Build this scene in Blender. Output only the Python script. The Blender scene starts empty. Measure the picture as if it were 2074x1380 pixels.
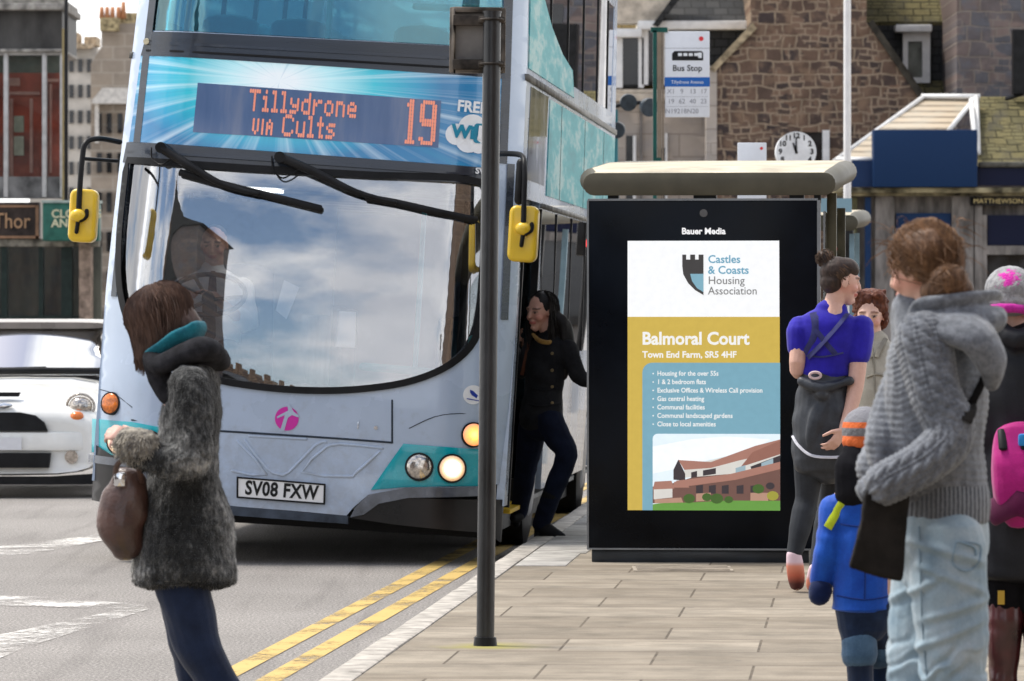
import bpy, bmesh, math, random
from mathutils import Vector, Matrix, noise
from mathutils.geometry import delaunay_2d_cdt
R = math.radians
random.seed(7)
sc = bpy.context.scene
COL = sc.collection
# ------------------------------------------------------------------ camera
FPX = 10000.0                      # focal length in pixels of the 2074 px wide photograph
CAMZ = 1.38
cd = bpy.data.cameras.new("Camera"); cam = bpy.data.objects.new("Camera", cd); COL.objects.link(cam)
cam.location = (0, 0, CAMZ); cam.rotation_euler = (R(90), 0, 0)
cd.sensor_width = 36; cd.lens = 36 * FPX / 2074; cd.shift_y = -50 / 2074
cd.clip_start = 0.1; cd.clip_end = 1500
cd.dof.use_dof = True; cd.dof.focus_distance = 24.5; cd.dof.aperture_fstop = 10.5
sc.camera = cam
# ------------------------------------------------------------------ world, sun, exposure
SUNV = Vector((-0.42, 0.16, 0.88)).normalized()
wd = bpy.data.worlds.new("World"); sc.world = wd; wd.use_nodes = True
nt = wd.node_tree; nt.nodes.clear()
def wn(t, **k):
    n = nt.nodes.new(t)
    for a, b in k.items(): setattr(n, a, b)
    return n
wo = wn('ShaderNodeOutputWorld'); wb = wn('ShaderNodeBackground')
sky = wn('ShaderNodeTexSky', sky_type='NISHITA', sun_disc=False)
sky.sun_elevation = math.asin(SUNV.z); sky.sun_rotation = math.atan2(SUNV.x, SUNV.y)
tc = wn('ShaderNodeTexCoord'); mp = wn('ShaderNodeMapping'); mp.inputs['Scale'].default_value = (1.0, 1.0, 2.2)
nz = wn('ShaderNodeTexNoise'); nz.inputs['Scale'].default_value = 3.6; nz.inputs['Detail'].default_value = 7; nz.inputs['Roughness'].default_value = .55
rp = wn('ShaderNodeValToRGB'); rp.color_ramp.elements[0].position = .34; rp.color_ramp.elements[1].position = .47
sx = wn('ShaderNodeSeparateXYZ'); ad = wn('ShaderNodeMath', operation='MULTIPLY_ADD'); ad.inputs[1].default_value = .07
nz2 = wn('ShaderNodeTexNoise'); nz2.inputs['Scale'].default_value = 5.0; nz2.inputs['Detail'].default_value = 4
rp2 = wn('ShaderNodeValToRGB')
rp2.color_ramp.elements[0].color = (7.6, 7.8, 8.2, 1); rp2.color_ramp.elements[1].color = (11.5, 11.4, 11.1, 1)
rp2.color_ramp.elements[0].position = .35; rp2.color_ramp.elements[1].position = .65
mx = wn('ShaderNodeMixRGB'); L = nt.links.new
L(tc.outputs['Generated'], mp.inputs['Vector']); L(mp.outputs[0], nz.inputs['Vector']); L(mp.outputs[0], nz2.inputs['Vector'])
L(tc.outputs['Generated'], sx.inputs[0]); L(sx.outputs['Y'], ad.inputs[0]); L(nz.outputs[0], ad.inputs[2]); L(ad.outputs[0], rp.inputs[0])
L(nz2.outputs[0], rp2.inputs[0])
lz = wn('ShaderNodeMath', operation='MULTIPLY_ADD'); lz.inputs[1].default_value = -.22; lz.inputs[2].default_value = .075; az = wn('ShaderNodeMath', operation='ADD'); L(sx.outputs['Z'], lz.inputs[0]); L(lz.outputs[0], az.inputs[0]); L(ad.outputs[0], az.inputs[1]); L(az.outputs[0], rp.inputs[0])
dk = wn('ShaderNodeValToRGB'); dk.color_ramp.elements[0].position = .25; dk.color_ramp.elements[1].position = .75
dk.color_ramp.elements[0].color = (.80, .80, .82, 1); mr_ = wn('ShaderNodeMath', operation='MULTIPLY_ADD'); mr_.inputs[1].default_value = .5; mr_.inputs[2].default_value = .5
L(sx.outputs['Y'], mr_.inputs[0]); L(mr_.outputs[0], dk.inputs[0]); mm_ = wn('ShaderNodeMixRGB', blend_type='MULTIPLY'); mm_.inputs[0].default_value = 1; L(rp2.outputs[0], mm_.inputs[1]); L(dk.outputs[0], mm_.inputs[2])
L(rp.outputs[0], mx.inputs[0]); L(sky.outputs[0], mx.inputs[1]); L(mm_.outputs[0], mx.inputs[2])
L(mx.outputs[0], wb.inputs[0]); wb.inputs[1].default_value = 0.1; L(wb.outputs[0], wo.inputs[0])
sl = bpy.data.lights.new("Sun", 'SUN'); so = bpy.data.objects.new("Sun", sl); COL.objects.link(so)
sl.energy = 2.2; sl.angle = R(14); sl.color = (1, .95, .87)
so.rotation_euler = SUNV.to_track_quat('Z', 'Y').to_euler(); so.location = (-10, -10, 30)
sc.view_settings.view_transform = 'Standard'; sc.view_settings.look = 'None'
sc.view_settings.exposure = 0.95; sc.view_settings.gamma = 1
sc.cycles.max_bounces = 8; sc.cycles.transparent_max_bounces = 12
sc.cycles.sample_clamp_indirect = 6

# ------------------------------------------------------------------ helpers
def W(px, py, d):
    return Vector(((px - 1037) * d / FPX, d, CAMZ + (640 - py) * d / FPX))

def S(r, g, b):                    # 8-bit picture colour to linear
    f = lambda c: (c / 255 / 12.92) if c <= 10 else ((c / 255 + .055) / 1.055) ** 2.4
    return (f(r), f(g), f(b))

class NT:
    def __init__(s, name):
        s.m = bpy.data.materials.new(name); s.m.use_nodes = True
        s.t = s.m.node_tree; s.b = s.t.nodes['Principled BSDF']; s.o = s.t.nodes['Material Output']
    def n(s, t, **k):
        x = s.t.nodes.new('ShaderNode' + t)
        for a, b in k.items(): setattr(x, a, b)
        return x
    def l(s, a, b): s.t.links.new(a, b)
    def coords(s, stretch=(1, 1, 1), kind='Object'):
        c = s.n('TexCoord'); m = s.n('Mapping'); m.inputs['Scale'].default_value = stretch
        s.l(c.outputs[kind], m.inputs[0]); return m.outputs[0]
    def noise(s, vec, scale, detail=4, rough=.55):
        x = s.n('TexNoise'); x.inputs['Scale'].default_value = scale; x.inputs['Detail'].default_value = detail
        x.inputs['Roughness'].default_value = rough; s.l(vec, x.inputs['Vector']); return x.outputs[0]
    def ramp(s, fac, stops):
        r = s.n('ValToRGB'); e = r.color_ramp.elements
        while len(e) < len(stops): e.new(.5)
        for i, (p, c) in enumerate(stops):
            e[i].position = p; e[i].color = (*c, 1) if not isinstance(c, (int, float)) else (c, c, c, 1)
        s.l(fac, r.inputs[0]); return r.outputs[0]
    def mix(s, fac, a, b, mode='MIX'):
        x = s.n('MixRGB', blend_type=mode)
        for i, v in enumerate((fac, a, b)):
            if isinstance(v, (int, float)): x.inputs[i].default_value = v if i == 0 else (v, v, v, 1)
            elif isinstance(v, tuple): x.inputs[i].default_value = (*v, 1)
            else: s.l(v, x.inputs[i])
        return x.outputs[0]
    def bump(s, h, strength, dist=.01):
        x = s.n('Bump'); x.inputs['Strength'].default_value = strength; x.inputs['Distance'].default_value = dist
        s.l(h, x.inputs['Height']); s.l(x.outputs[0], s.b.inputs['Normal'])
    def set(s, **k):
        names = dict(col='Base Color', rough='Roughness', metal='Metallic', spec='Specular IOR Level', coat='Coat Weight', ecol='Emission Color', estr='Emission Strength', sheen='Sheen Weight', coatr='Coat Roughness', sss='Subsurface Weight')
        for a, v in k.items():
            i = s.b.inputs[names[a]]
            if isinstance(v, tuple): i.default_value = (*v, 1)
            elif isinstance(v, (int, float)): i.default_value = v
            else: s.l(v, i)

def mk(name, col, rough=.5, metal=0., var=.12, vscale=6, bump=0., bscale=60, coat=0., spec=.5, stretch=(1, 1, 1), col2=None, sheen=0., bdist=.01, emit=0.):
    q = NT(name); v = q.coords(stretch)
    if spec == .5 and rough >= .4 and not metal: spec = .18
    c2 = col2 or tuple(c * (1 - var * 2) for c in col)
    c1 = col if col2 else tuple(min(1, c * (1 + var * .7)) for c in col)
    f = q.noise(v, vscale, 5)
    c = q.ramp(f, [(.33, c2), (.66, c1)])
    rr = q.ramp(f, [(.3, max(0, rough - .06)), (.7, min(1, rough + .06))])
    q.set(col=c, rough=rr, metal=metal, coat=coat, spec=spec, sheen=sheen)
    if emit: q.l(c, q.b.inputs['Emission Color']); q.set(estr=emit)
    if bump: q.bump(q.noise(v, bscale, 3), bump, bdist)
    return q.m

def mk_flat(name, col, rough=.5, emit=0., metal=0., coat=0.):
    q = NT(name); v = q.coords(); f = q.noise(v, 25, 2)
    c = q.ramp(f, [(.3, tuple(x * .95 for x in col)), (.7, col)])
    q.set(col=c, rough=rough, metal=metal, coat=coat, spec=.2)
    if emit: q.l(c, q.b.inputs['Emission Color']); q.set(estr=emit)
    return q.m

def mk_glass(name, tint, base=.1, rough=.0, gl=(1, 1, 1), wob=0.):
    q = NT(name); q.t.nodes.remove(q.b)
    tr = q.n('BsdfTransparent'); tr.inputs[0].default_value = (*tint, 1)
    g = q.n('BsdfGlossy'); g.inputs['Roughness'].default_value = rough; g.inputs[0].default_value = (*gl, 1)
    fr = q.n('Fresnel'); fr.inputs[0].default_value = 1.5
    ma = q.n('Math', operation='ADD', use_clamp=True); ma.inputs[1].default_value = base
    mi = q.n('MixShader'); q.l(fr.outputs[0], ma.inputs[0]); q.l(ma.outputs[0], mi.inputs[0])
    q.l(tr.outputs[0], mi.inputs[1]); q.l(g.outputs[0], mi.inputs[2]); q.l(mi.outputs[0], q.o.inputs[0])
    if wob:
        b = q.n('Bump'); b.inputs['Strength'].default_value = wob; b.inputs['Distance'].default_value = .05
        q.l(q.noise(q.coords(), 1.3, 2), b.inputs['Height']); q.l(b.outputs[0], g.inputs['Normal'])
    return q.m

def mk_brick(name, c1, c2, mortar, bw, bh, msize, plane='xz', distort=.03, bump=.5, rough=.85, extra=None, offs=.5, squash=1., var=.5, stain=None, dist=.02, msm=.1):
    q = NT(name); tcn = q.n('TexCoord'); s = q.n('SeparateXYZ'); cb = q.n('CombineXYZ'); q.l(tcn.outputs['Object'], s.inputs[0])
    a, b = {'xz': ('X', 'Z'), 'xy': ('X', 'Y'), 'yz': ('Y', 'Z')}[plane]
    q.l(s.outputs[a], cb.inputs[0]); q.l(s.outputs[b], cb.inputs[1])
    dn = q.n('TexNoise'); dn.inputs['Scale'].default_value = 1.6 / bw * .45; dn.inputs['Detail'].default_value = 3; q.l(cb.outputs[0], dn.inputs['Vector'])
    vm = q.n('VectorMath', operation='MULTIPLY_ADD'); vm.inputs[1].default_value = (distort * 2,) * 3
    q.l(dn.outputs['Color'], vm.inputs[0]); q.l(cb.outputs[0], vm.inputs[2])
    br = q.n('TexBrick'); br.offset = offs; br.squash = squash; br.squash_frequency = 3
    br.inputs['Scale'].default_value = 1; br.inputs['Brick Width'].default_value = bw; br.inputs['Row Height'].default_value = bh
    br.inputs['Mortar Size'].default_value = msize; br.inputs['Mortar Smooth'].default_value = msm
    br.inputs['Color1'].default_value = (*c1, 1); br.inputs['Color2'].default_value = (*c2, 1); br.inputs['Mortar'].default_value = (*mortar, 1)
    q.l(vm.outputs[0], br.inputs['Vector'])
    f = q.noise(cb.outputs[0], 1.1 / bw, 6, .7)
    c = q.mix(var, br.outputs['Color'], q.ramp(f, [(.3, .35), (.7, 1.)]), 'MULTIPLY')
    if extra: c = q.mix(q.ramp(q.noise(cb.outputs[0], .9 / bw, 3), [(.5, 0.), (.68, .8)]), c, extra)
    if stain: c = q.mix(q.ramp(q.noise(cb.outputs[0], stain[1], 5), [(.45, 0.), (.75, .9)]), c, stain[0])
    if extra:                       # smaller stones worked in among the big ones
        b2 = q.n('TexBrick'); b2.offset = .4; b2.squash = 1.4; b2.squash_frequency = 2
        for k_, v_ in (('Scale', 1), ('Brick Width', bw * .55), ('Row Height', bh * .52), ('Mortar Size', msize * .9), ('Mortar Smooth', .5)): b2.inputs[k_].default_value = v_
        b2.inputs['Color1'].default_value = (*[x * 1.25 for x in c1], 1); b2.inputs['Color2'].default_value = (*[x * .9 for x in c2], 1); b2.inputs['Mortar'].default_value = (*mortar, 1); q.l(vm.outputs[0], b2.inputs['Vector'])
        c = q.mix(q.ramp(q.noise(cb.outputs[0], .8 / bw, 2), [(.50, 0.), (.56, .85)]), c, q.mix(.45, b2.outputs['Color'], q.ramp(f, [(.3, .45), (.7, 1.)]), 'MULTIPLY'))
    q.set(col=c, rough=rough, spec=.15)
    h = q.mix(.35, br.outputs['Fac'], f, 'MIX'); inv = q.n('Invert'); q.l(h, inv.inputs[1]); q.bump(inv.outputs[0], bump, dist)
    return q.m

def cr(pts, k=6):                  # Catmull-Rom resample of a list of equal-length tuples
    if len(pts) < 3 or k < 2: return [tuple(p) for p in pts]
    out = []; n = len(pts)
    for i in range(n - 1):
        p0, p1, p2, p3 = pts[max(i - 1, 0)], pts[i], pts[i + 1], pts[min(i + 2, n - 1)]
        for j in range(k):
            t = j / k
            out.append(tuple(.5 * (2 * b + (c - a) * t + (2 * a - 5 * b + 4 * c - d) * t * t + (3 * b - a - 3 * c + d) * t ** 3) for a, b, c, d in zip(p0, p1, p2, p3)))
    out.append(tuple(pts[-1])); return out

class MB:
    def __init__(s): s.v = []; s.f = []; s.m = []
    def add(s, v, f, mi=0):
        o = len(s.v); s.v += [tuple(p) for p in v]; s.f += [tuple(i + o for i in x) for x in f]; s.m += [mi] * len(f); return s
    def box(s, x0, x1, y0, y1, z0, z1, mi=0, M=None):
        v = [Vector(p) for p in ((x0, y0, z0), (x1, y0, z0), (x1, y1, z0), (x0, y1, z0), (x0, y0, z1), (x1, y0, z1), (x1, y1, z1), (x0, y1, z1))]
        if M: v = [M @ p for p in v]
        return s.add(v, [(0, 3, 2, 1), (4, 5, 6, 7), (0, 1, 5, 4), (1, 2, 6, 5), (2, 3, 7, 6), (3, 0, 4, 7)], mi)
    def tube(s, pts, rad, n=10, k=1, side=None, mi=0, caps=True, closed=False, power=2.):
        pts = [Vector(p) for p in pts]
        if not isinstance(rad, (list, tuple)): rad = [rad] * len(pts)
        rad = [(r, r) if not isinstance(r, (list, tuple)) else tuple(r) for r in rad]
        q = cr([(*p, *r) for p, r in zip(pts, rad)], k)
        P = [Vector(x[:3]) for x in q]; RR = [(max(x[3], .0005), max(x[4], .0005)) for x in q]
        m = len(P); T = []
        for i in range(m):
            if closed: t = P[(i + 1) % m] - P[i - 1]
            else: t = P[min(i + 1, m - 1)] - P[max(i - 1, 0)]
            T.append(t.normalized() if t.length > 1e-9 else Vector((0, 0, 1)))
        if side is None:
            side = Vector((1, 0, 0)) if abs(T[0].x) < .8 else Vector((0, 1, 0))
        a = Vector(side); rings = []
        def ring(c, a_, b_, ra, rb):
            o = []
            for j in range(n):
                an = 2 * math.pi * j / n; ca, sa = math.cos(an), math.sin(an)
                if power != 2:
                    ca = math.copysign(abs(ca) ** (2 / power), ca); sa = math.copysign(abs(sa) ** (2 / power), sa)
                o.append(c + a_ * ca * ra + b_ * sa * rb)
            return o
        fr = []
        for i in range(m):
            a = a - T[i] * a.dot(T[i])
            a = a.normalized() if a.length > 1e-6 else T[i].orthogonal().normalized()
            fr.append((a.copy(), T[i].cross(a)))
        if caps and not closed:
            ra, rb = RR[0]; c = min(ra, rb)
            for q_ in (.98, .8, .45): rings.append(ring(P[0] - T[0] * c * q_, *fr[0], ra * math.sqrt(1 - q_ * q_), rb * math.sqrt(1 - q_ * q_)))
        for i in range(m): rings.append(ring(P[i], *fr[i], *RR[i]))
        if caps and not closed:
            ra, rb = RR[-1]; c = min(ra, rb)
            for q_ in (.45, .8, .98): rings.append(ring(P[-1] + T[-1] * c * q_, *fr[-1], ra * math.sqrt(1 - q_ * q_), rb * math.sqrt(1 - q_ * q_)))
        v = [p for r_ in rings for p in r_]; f = []; k_ = len(rings)
        for i in range(k_ if closed else k_ - 1):
            for j in range(n):
                i2 = (i + 1) % k_
                f.append((i * n + j, i * n + (j + 1) % n, i2 * n + (j + 1) % n, i2 * n + j))
        if not closed: f += [tuple(range(n - 1, -1, -1)), tuple((k_ - 1) * n + j for j in range(n))]
        return s.add(v, f, mi)
    def cyl(s, p0, p1, r0, r1=None, n=20, mi=0):
        return s.tube([p0, p1], [r0, r0 if r1 is None else r1], n=n, caps=False, mi=mi)
    def ell(s, c, r, ax=None, n=16, mi=0):
        c = Vector(c); ax = ax or (Vector((1, 0, 0)), Vector((0, 1, 0)), Vector((0, 0, 1)))
        if not isinstance(r, (tuple, list)): r = (r, r, r)
        v = []; f = []; k = n // 2
        for i in range(1, k):
            th = math.pi * i / k
            for j in range(n):
                ph = 2 * math.pi * j / n
                v.append(c + ax[0] * r[0] * math.sin(th) * math.cos(ph) + ax[1] * r[1] * math.sin(th) * math.sin(ph) + ax[2] * r[2] * math.cos(th))
        for i in range(k - 2):
            for j in range(n): f.append((i * n + j, (i + 1) * n + j, (i + 1) * n + (j + 1) % n, i * n + (j + 1) % n))
        v += [c + ax[2] * r[2], c - ax[2] * r[2]]; t = len(v) - 2
        for j in range(n): f += [(t, j, (j + 1) % n), (t + 1, (k - 2) * n + (j + 1) % n, (k - 2) * n + j)]
        return s.add(v, f, mi)
    def prism(s, poly, fn, d, mi=0):   # poly of (a,b); fn(a,b,depth)->xyz; depth 0..d
        n = len(poly)
        v = [fn(a, b, 0) for a, b in poly] + [fn(a, b, d) for a, b in poly]
        f = [tuple(range(n)), tuple(range(2 * n - 1, n - 1, -1))] + [(i, i + n, (i + 1) % n + n, (i + 1) % n) for i in range(n)]
        return s.add(v, f, mi)
    def patch(s, outline, fn, step, thick, holes=(), mi=0):
        """Sheet inside a closed outline (minus holes) on the surface fn(a,b,off)->xyz, with its own thickness."""
        def samp(poly):
            o = []
            for i in range(len(poly)):
                a, b = poly[i], poly[(i + 1) % len(poly)]; l = math.dist(a, b); k = max(1, int(l / step + .5))
                o += [(a[0] + (b[0] - a[0]) * j / k, a[1] + (b[1] - a[1]) * j / k) for j in range(k)]
            return o
        loops = [samp(outline)] + [samp(h) for h in holes]
        def ins(p, poly):
            c = False; x, y = p; j = len(poly) - 1
            for i in range(len(poly)):
                (xi, yi), (xj, yj) = poly[i], poly[j]
                if (yi > y) != (yj > y) and x < (xj - xi) * (y - yi) / (yj - yi) + xi: c = not c
                j = i
            return c
        def inside(p): return ins(p, loops[0]) and not any(ins(p, h) for h in loops[1:])
        pts = []; ed = []
        for lp in loops:
            o = len(pts); pts += lp; ed += [(o + i, o + (i + 1) % len(lp)) for i in range(len(lp))]
        xs = [p[0] for p in loops[0]]; ys = [p[1] for p in loops[0]]
        bd = list(pts); y = min(ys) + step * .5; r_ = 0
        cell = {}
        for p in bd: cell.setdefault((int(p[0] // step), int(p[1] // step)), []).append(p)
        while y < max(ys):
            x = min(xs) + step * (.5 if r_ % 2 else .25)
            while x < max(xs):
                p = (x, y)
                if inside(p):
                    cx, cy = int(x // step), int(y // step)
                    if all(math.dist(p, z) > step * .45 for i in (-1, 0, 1) for j in (-1, 0, 1) for z in cell.get((cx + i, cy + j), ())): pts.append(p)
                x += step
            y += step * .87; r_ += 1
        V, E, Fc, *_ = delaunay_2d_cdt([Vector(p) for p in pts], ed, [], 0, 1e-6)
        faces = []
        for f in Fc:
            c = sum((V[i] for i in f), Vector((0, 0))) / len(f)
            if inside(tuple(c)): faces.append(tuple(f))
        nv = len(V); cnt = {}
        for f in faces:
            for i in range(len(f)): cnt[(f[i], f[(i + 1) % len(f)])] = 1
        v = [fn(p.x, p.y, 0) for p in V]
        fs = list(faces)
        if thick:
            v += [fn(p.x, p.y, thick) for p in V]
            fs += [tuple(i + nv for i in reversed(f)) for f in faces]
            fs += [(b, a, a + nv, b + nv) for (a, b) in cnt if (b, a) not in cnt]
        return s.add(v, fs, mi)
    def text(s, txt, size, fn, align='CENTER', bold=0., sx=1., mi=0, thick=.002, spacing=1.):
        c = bpy.data.curves.new('t', 'FONT'); c.body = txt; c.size = size; c.align_x = align; c.align_y = 'CENTER'
        c.offset = bold; c.resolution_u = 3; c.space_character = spacing
        o = bpy.data.objects.new('t', c); me = bpy.data.meshes.new_from_object(o)
        vs = [fn(v.co.x * sx, v.co.y, 0) for v in me.vertices]
        n = len(vs); fs = [tuple(p.vertices) for p in me.polygons]
        if thick:
            cnt = set()
            for f in fs:
                for i in range(len(f)): cnt.add((f[i], f[(i + 1) % len(f)]))
            vs += [fn(v.co.x * sx, v.co.y, thick) for v in me.vertices]
            fs = fs + [tuple(i + n for i in reversed(f)) for f in fs] + [(b, a, a + n, b + n) for (a, b) in cnt if (b, a) not in cnt]
        s.add(vs, fs, mi)
        bpy.data.objects.remove(o); bpy.data.curves.remove(c); bpy.data.meshes.remove(me); return s
    def mesh(s, name, mats, smooth=35, bevel=0., bseg=2, norm=True):
        me = bpy.data.meshes.new(name); me.from_pydata(s.v, [], s.f)
        mats = mats if isinstance(mats, (list, tuple)) else [mats]
        for m in mats: me.materials.append(m)
        if len(mats) > 1: me.polygons.foreach_set('material_index', s.m)
        if norm or bevel:
            b = bmesh.new(); b.from_mesh(me)
            if bevel:
                bmesh.ops.remove_doubles(b, verts=b.verts, dist=1e-5)
                es = [e for e in b.edges if len(e.link_faces) == 2 and e.calc_face_angle(0) > .6]
                bmesh.ops.bevel(b, geom=es, offset=bevel, segments=bseg, affect='EDGES', profile=.5, clamp_overlap=True)
            if norm: bmesh.ops.recalc_face_normals(b, faces=b.faces)
            b.to_mesh(me); b.free()
        if smooth:
            me.polygons.foreach_set('use_smooth', [True] * len(me.polygons))
            if smooth < 180: me.set_sharp_from_angle(angle=R(smooth))
        me.update(); return me
    def build(s, name, mats, parent=None, **k):
        return obj(name, s.mesh(name, mats, **k), parent)

def obj(name, me, parent=None):
    o = bpy.data.objects.new(name, me); COL.objects.link(o)
    if parent: o.parent = parent
    return o
def tag(o, label=None, cat=None, group=None, kind=None):
    for k, v in (('label', label), ('category', cat), ('group', group), ('kind', kind)):
        if v: o[k] = v
    return o
def thing(name, label, cat, loc=(0, 0, 0), rot=(0, 0, 0), group=None):
    o = bpy.data.objects.new(name, None); COL.objects.link(o); o.location = loc; o.rotation_euler = rot
    o.empty_display_size = .2
    return tag(o, label, cat, group)
def rrect(x0, x1, y0, y1, r, n=5, corners=(1, 1, 1, 1)):
    o = []
    for i, (cx, cy, a) in enumerate(((x1 - r, y1 - r, 0), (x0 + r, y1 - r, 90), (x0 + r, y0 + r, 180), (x1 - r, y0 + r, 270))):
        if not corners[i]: o.append(((x1, y1), (x0, y1), (x0, y0), (x1, y0))[i]); continue
        o += [(cx + r * math.cos(R(a + 90 * j / n)), cy + r * math.sin(R(a + 90 * j / n))) for j in range(n + 1)]
    return o
def circ(cx, cy, r, n=28, ry=None): return [(cx + r * math.cos(2 * math.pi * i / n), cy + (ry or r) * math.sin(2 * math.pi * i / n)) for i in range(n)]

def remesh(mb, voxel, smooth=2, disp=None, name='m'):
    """One continuous skin over overlapping closed shapes; disp(p, normal) moves each point along its normal."""
    me = bpy.data.meshes.new(name); me.from_pydata(mb.v, [], mb.f)
    b = bmesh.new(); b.from_mesh(me); bmesh.ops.recalc_face_normals(b, faces=b.faces); b.to_mesh(me); b.free()
    o = bpy.data.objects.new('tmp', me); COL.objects.link(o)
    m = o.modifiers.new('r', 'REMESH'); m.mode = 'VOXEL'; m.voxel_size = voxel
    if smooth:
        m = o.modifiers.new('s', 'SMOOTH'); m.factor = .5; m.iterations = smooth
    dg = bpy.context.evaluated_depsgraph_get(); ev = o.evaluated_get(dg)
    out = bpy.data.meshes.new_from_object(ev); out.name = name
    bpy.data.objects.remove(o); bpy.data.meshes.remove(me)
    if disp:
        new = []
        for v in out.vertices: new += list(v.co + v.normal * disp(v.co, v.normal))
        out.vertices.foreach_set('co', new)
    out.polygons.foreach_set('use_smooth', [True] * len(out.polygons))
    out.update(); return out
def N(p, s=1., o=0.): return noise.noise(Vector((p[0] * s + o, p[1] * s + o * 1.7, p[2] * s - o)))
def sm(a, b, x):
    t = min(1, max(0, (x - a) / (b - a))); return t * t * (3 - 2 * t)
# ------------------------------------------------------------------ ground
YAW = math.atan(.0805)             # the street runs a little to the right of the view axis
def K(y): return -.735 + .0715 * (y - 18.65)
def mk_road():
    q = NT('asphalt'); v = q.coords()
    f1 = q.noise(q.coords((1, .45, 1)), 75, 3, .85); f2 = q.noise(v, .55, 5); f3 = q.noise(q.coords((6, .35, 1)), 1.0, 4)
    c = q.ramp(f1, [(.30, (.11, .101, .094)), (.5, (.25, .232, .216)), (.70, (.50, .465, .43))])
    c = q.mix(.75, c, q.ramp(f2, [(.3, .72), (.7, 1.)]), 'MULTIPLY')
    c = q.mix(q.ramp(f3, [(.52, 0.), (.75, .35)]), c, (.08, .07, .066))
    q.set(col=c, rough=.85, spec=.2); q.bump(f1, .5, .01); return q.m
m_road = mk_road()
mb = MB(); xs = [-70, -20, -8, -4, 0, 4, 20, 90]; ys = [-90, -20, 0, 10, 20, 30, 45, 80, 160, 420]
mb.add([(x, y, -.12) for y in ys for x in xs], [(j * 8 + i, j * 8 + i + 1, j * 8 + i + 9, j * 8 + i + 8) for j in range(9) for i in range(7)])
tag(mb.build('road', m_road, smooth=0), kind='structure')
PX, PY = -.112, 20.66              # foot of the black sign pole
def mk_pave():
    q = NT('pavement_slabs'); tcn = q.n('TexCoord'); br = q.n('TexBrick')
    mpn = q.n('Mapping'); mpn.inputs['Rotation'].default_value = (0, 0, .07); q.l(tcn.outputs['Object'], mpn.inputs[0])
    q.l(mpn.outputs[0], br.inputs['Vector']); br.inputs['Scale'].default_value = 1
    br.inputs['Brick Width'].default_value = .82; br.inputs['Row Height'].default_value = .78; br.inputs['Mortar Size'].default_value = .006; br.inputs['Mortar Smooth'].default_value = .3
    br.inputs['Color1'].default_value = (.215, .185, .147, 1); br.inputs['Color2'].default_value = (.33, .292, .24, 1); br.inputs['Mortar'].default_value = (.11, .09, .07, 1)
    v = q.coords(); f = q.noise(v, 3.2, 7, .65); g = q.noise(q.coords((.7, 3.0, 1)), 1.6, 5, .6); h = q.noise(v, 90, 3, .7)
    c = q.mix(.8, br.outputs['Color'], q.ramp(f, [(.30, (.50, .48, .45)), (.60, (1.08, 1.05, 1.0))]), 'MULTIPLY')
    c = q.mix(q.ramp(g, [(.48, 0.), (.68, .7)]), c, (.19, .155, .115))
    wv = q.n('TexWave', bands_direction='Y', wave_profile='SAW'); wv.inputs['Scale'].default_value = .4029; wv.inputs['Distortion'].default_value = .5; wv.inputs['Detail'].default_value = 3; wv.inputs['Detail Scale'].default_value = 1.5; q.l(mpn.outputs[0], wv.inputs[0])
    c = q.mix(q.mix(.55, q.ramp(wv.outputs[0], [(.0, .55), (.06, .2), (.22, 0.), (.95, 0.), (1., .45)]), q.ramp(f, [(.3, 0.), (.6, 1.)]), 'MULTIPLY'), c, (.16, .125, .095))
    c = q.mix(.5, c, q.ramp(h, [(.3, .7), (.7, 1.1)]), 'MULTIPLY')
    vo = q.n('TexVoronoi'); vo.inputs['Scale'].default_value = 2.3; q.l(v, vo.inputs['Vector']); c = q.mix(q.ramp(vo.outputs['Distance'], [(.035, .65), (.055, 0.)]), c, (.10, .09, .08))
    d = q.n('VectorMath', operation='DISTANCE'); d.inputs[1].default_value = (PX + .03, PY + .0, 0); q.l(tcn.outputs['Object'], d.inputs[0])
    a = q.n('Math', operation='MULTIPLY_ADD'); a.inputs[1].default_value = .5; q.l(f, a.inputs[0]); q.l(d.outputs['Value'], a.inputs[2])
    c = q.mix(q.ramp(a.outputs[0], [(.28, .85), (.52, 0.)]), c, (.30, .27, .07))
    q.set(col=c, rough=.85, spec=.2); hh = q.mix(.4, br.outputs['Fac'], f); iv = q.n('Invert'); q.l(hh, iv.inputs[1]); q.bump(iv.outputs[0], .6, .012); return q.m
m_pave = mk_pave()
def strip(fx0, fx1, y0, y1, z0, z1, n=8):
    mb = MB(); v = []
    for i in range(n + 1):
        y = y0 + (y1 - y0) * i / n; v += [(fx0(y), y, z0), (fx1(y), y, z0), (fx1(y), y, z1), (fx0(y), y, z1)]
    f = [(i * 4 + a, i * 4 + b, i * 4 + 4 + b, i * 4 + 4 + a) for i in range(n) for a, b in ((0, 1), (1, 2), (2, 3), (3, 0))] + [(0, 3, 2, 1), (n * 4, n * 4 + 1, n * 4 + 2, n * 4 + 3)]
    return mb.add(v, f)
tag(strip(lambda y: K(y) + .135, lambda y: 60, 1, 92, -.3, 0).build('pavement', m_pave, smooth=0), kind='structure')
mb = MB(); y = 1.0                  # granite kerb: stones butted end to end
m_kerb = mk('kerb_granite', (.44, .405, .36), .8, var=.22, vscale=9, bump=.4, bscale=40)
while y < 88:
    l = random.uniform(.8, 1.25); e = random.uniform(-.004, .004)
    y1 = y + l - .012
    v = [(K(y) + e, y, -.3), (K(y) + .13 + e, y, -.3), (K(y1) + .13 + e, y1, -.3), (K(y1) + e, y1, -.3)]
    v += [(a, b, .003 + random.uniform(0, .003)) for a, b, c in v]
    mb.add(v, [(0, 3, 2, 1), (4, 5, 6, 7), (0, 1, 5, 4), (1, 2, 6, 5), (2, 3, 7, 6), (3, 0, 4, 7)]); y += l
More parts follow.
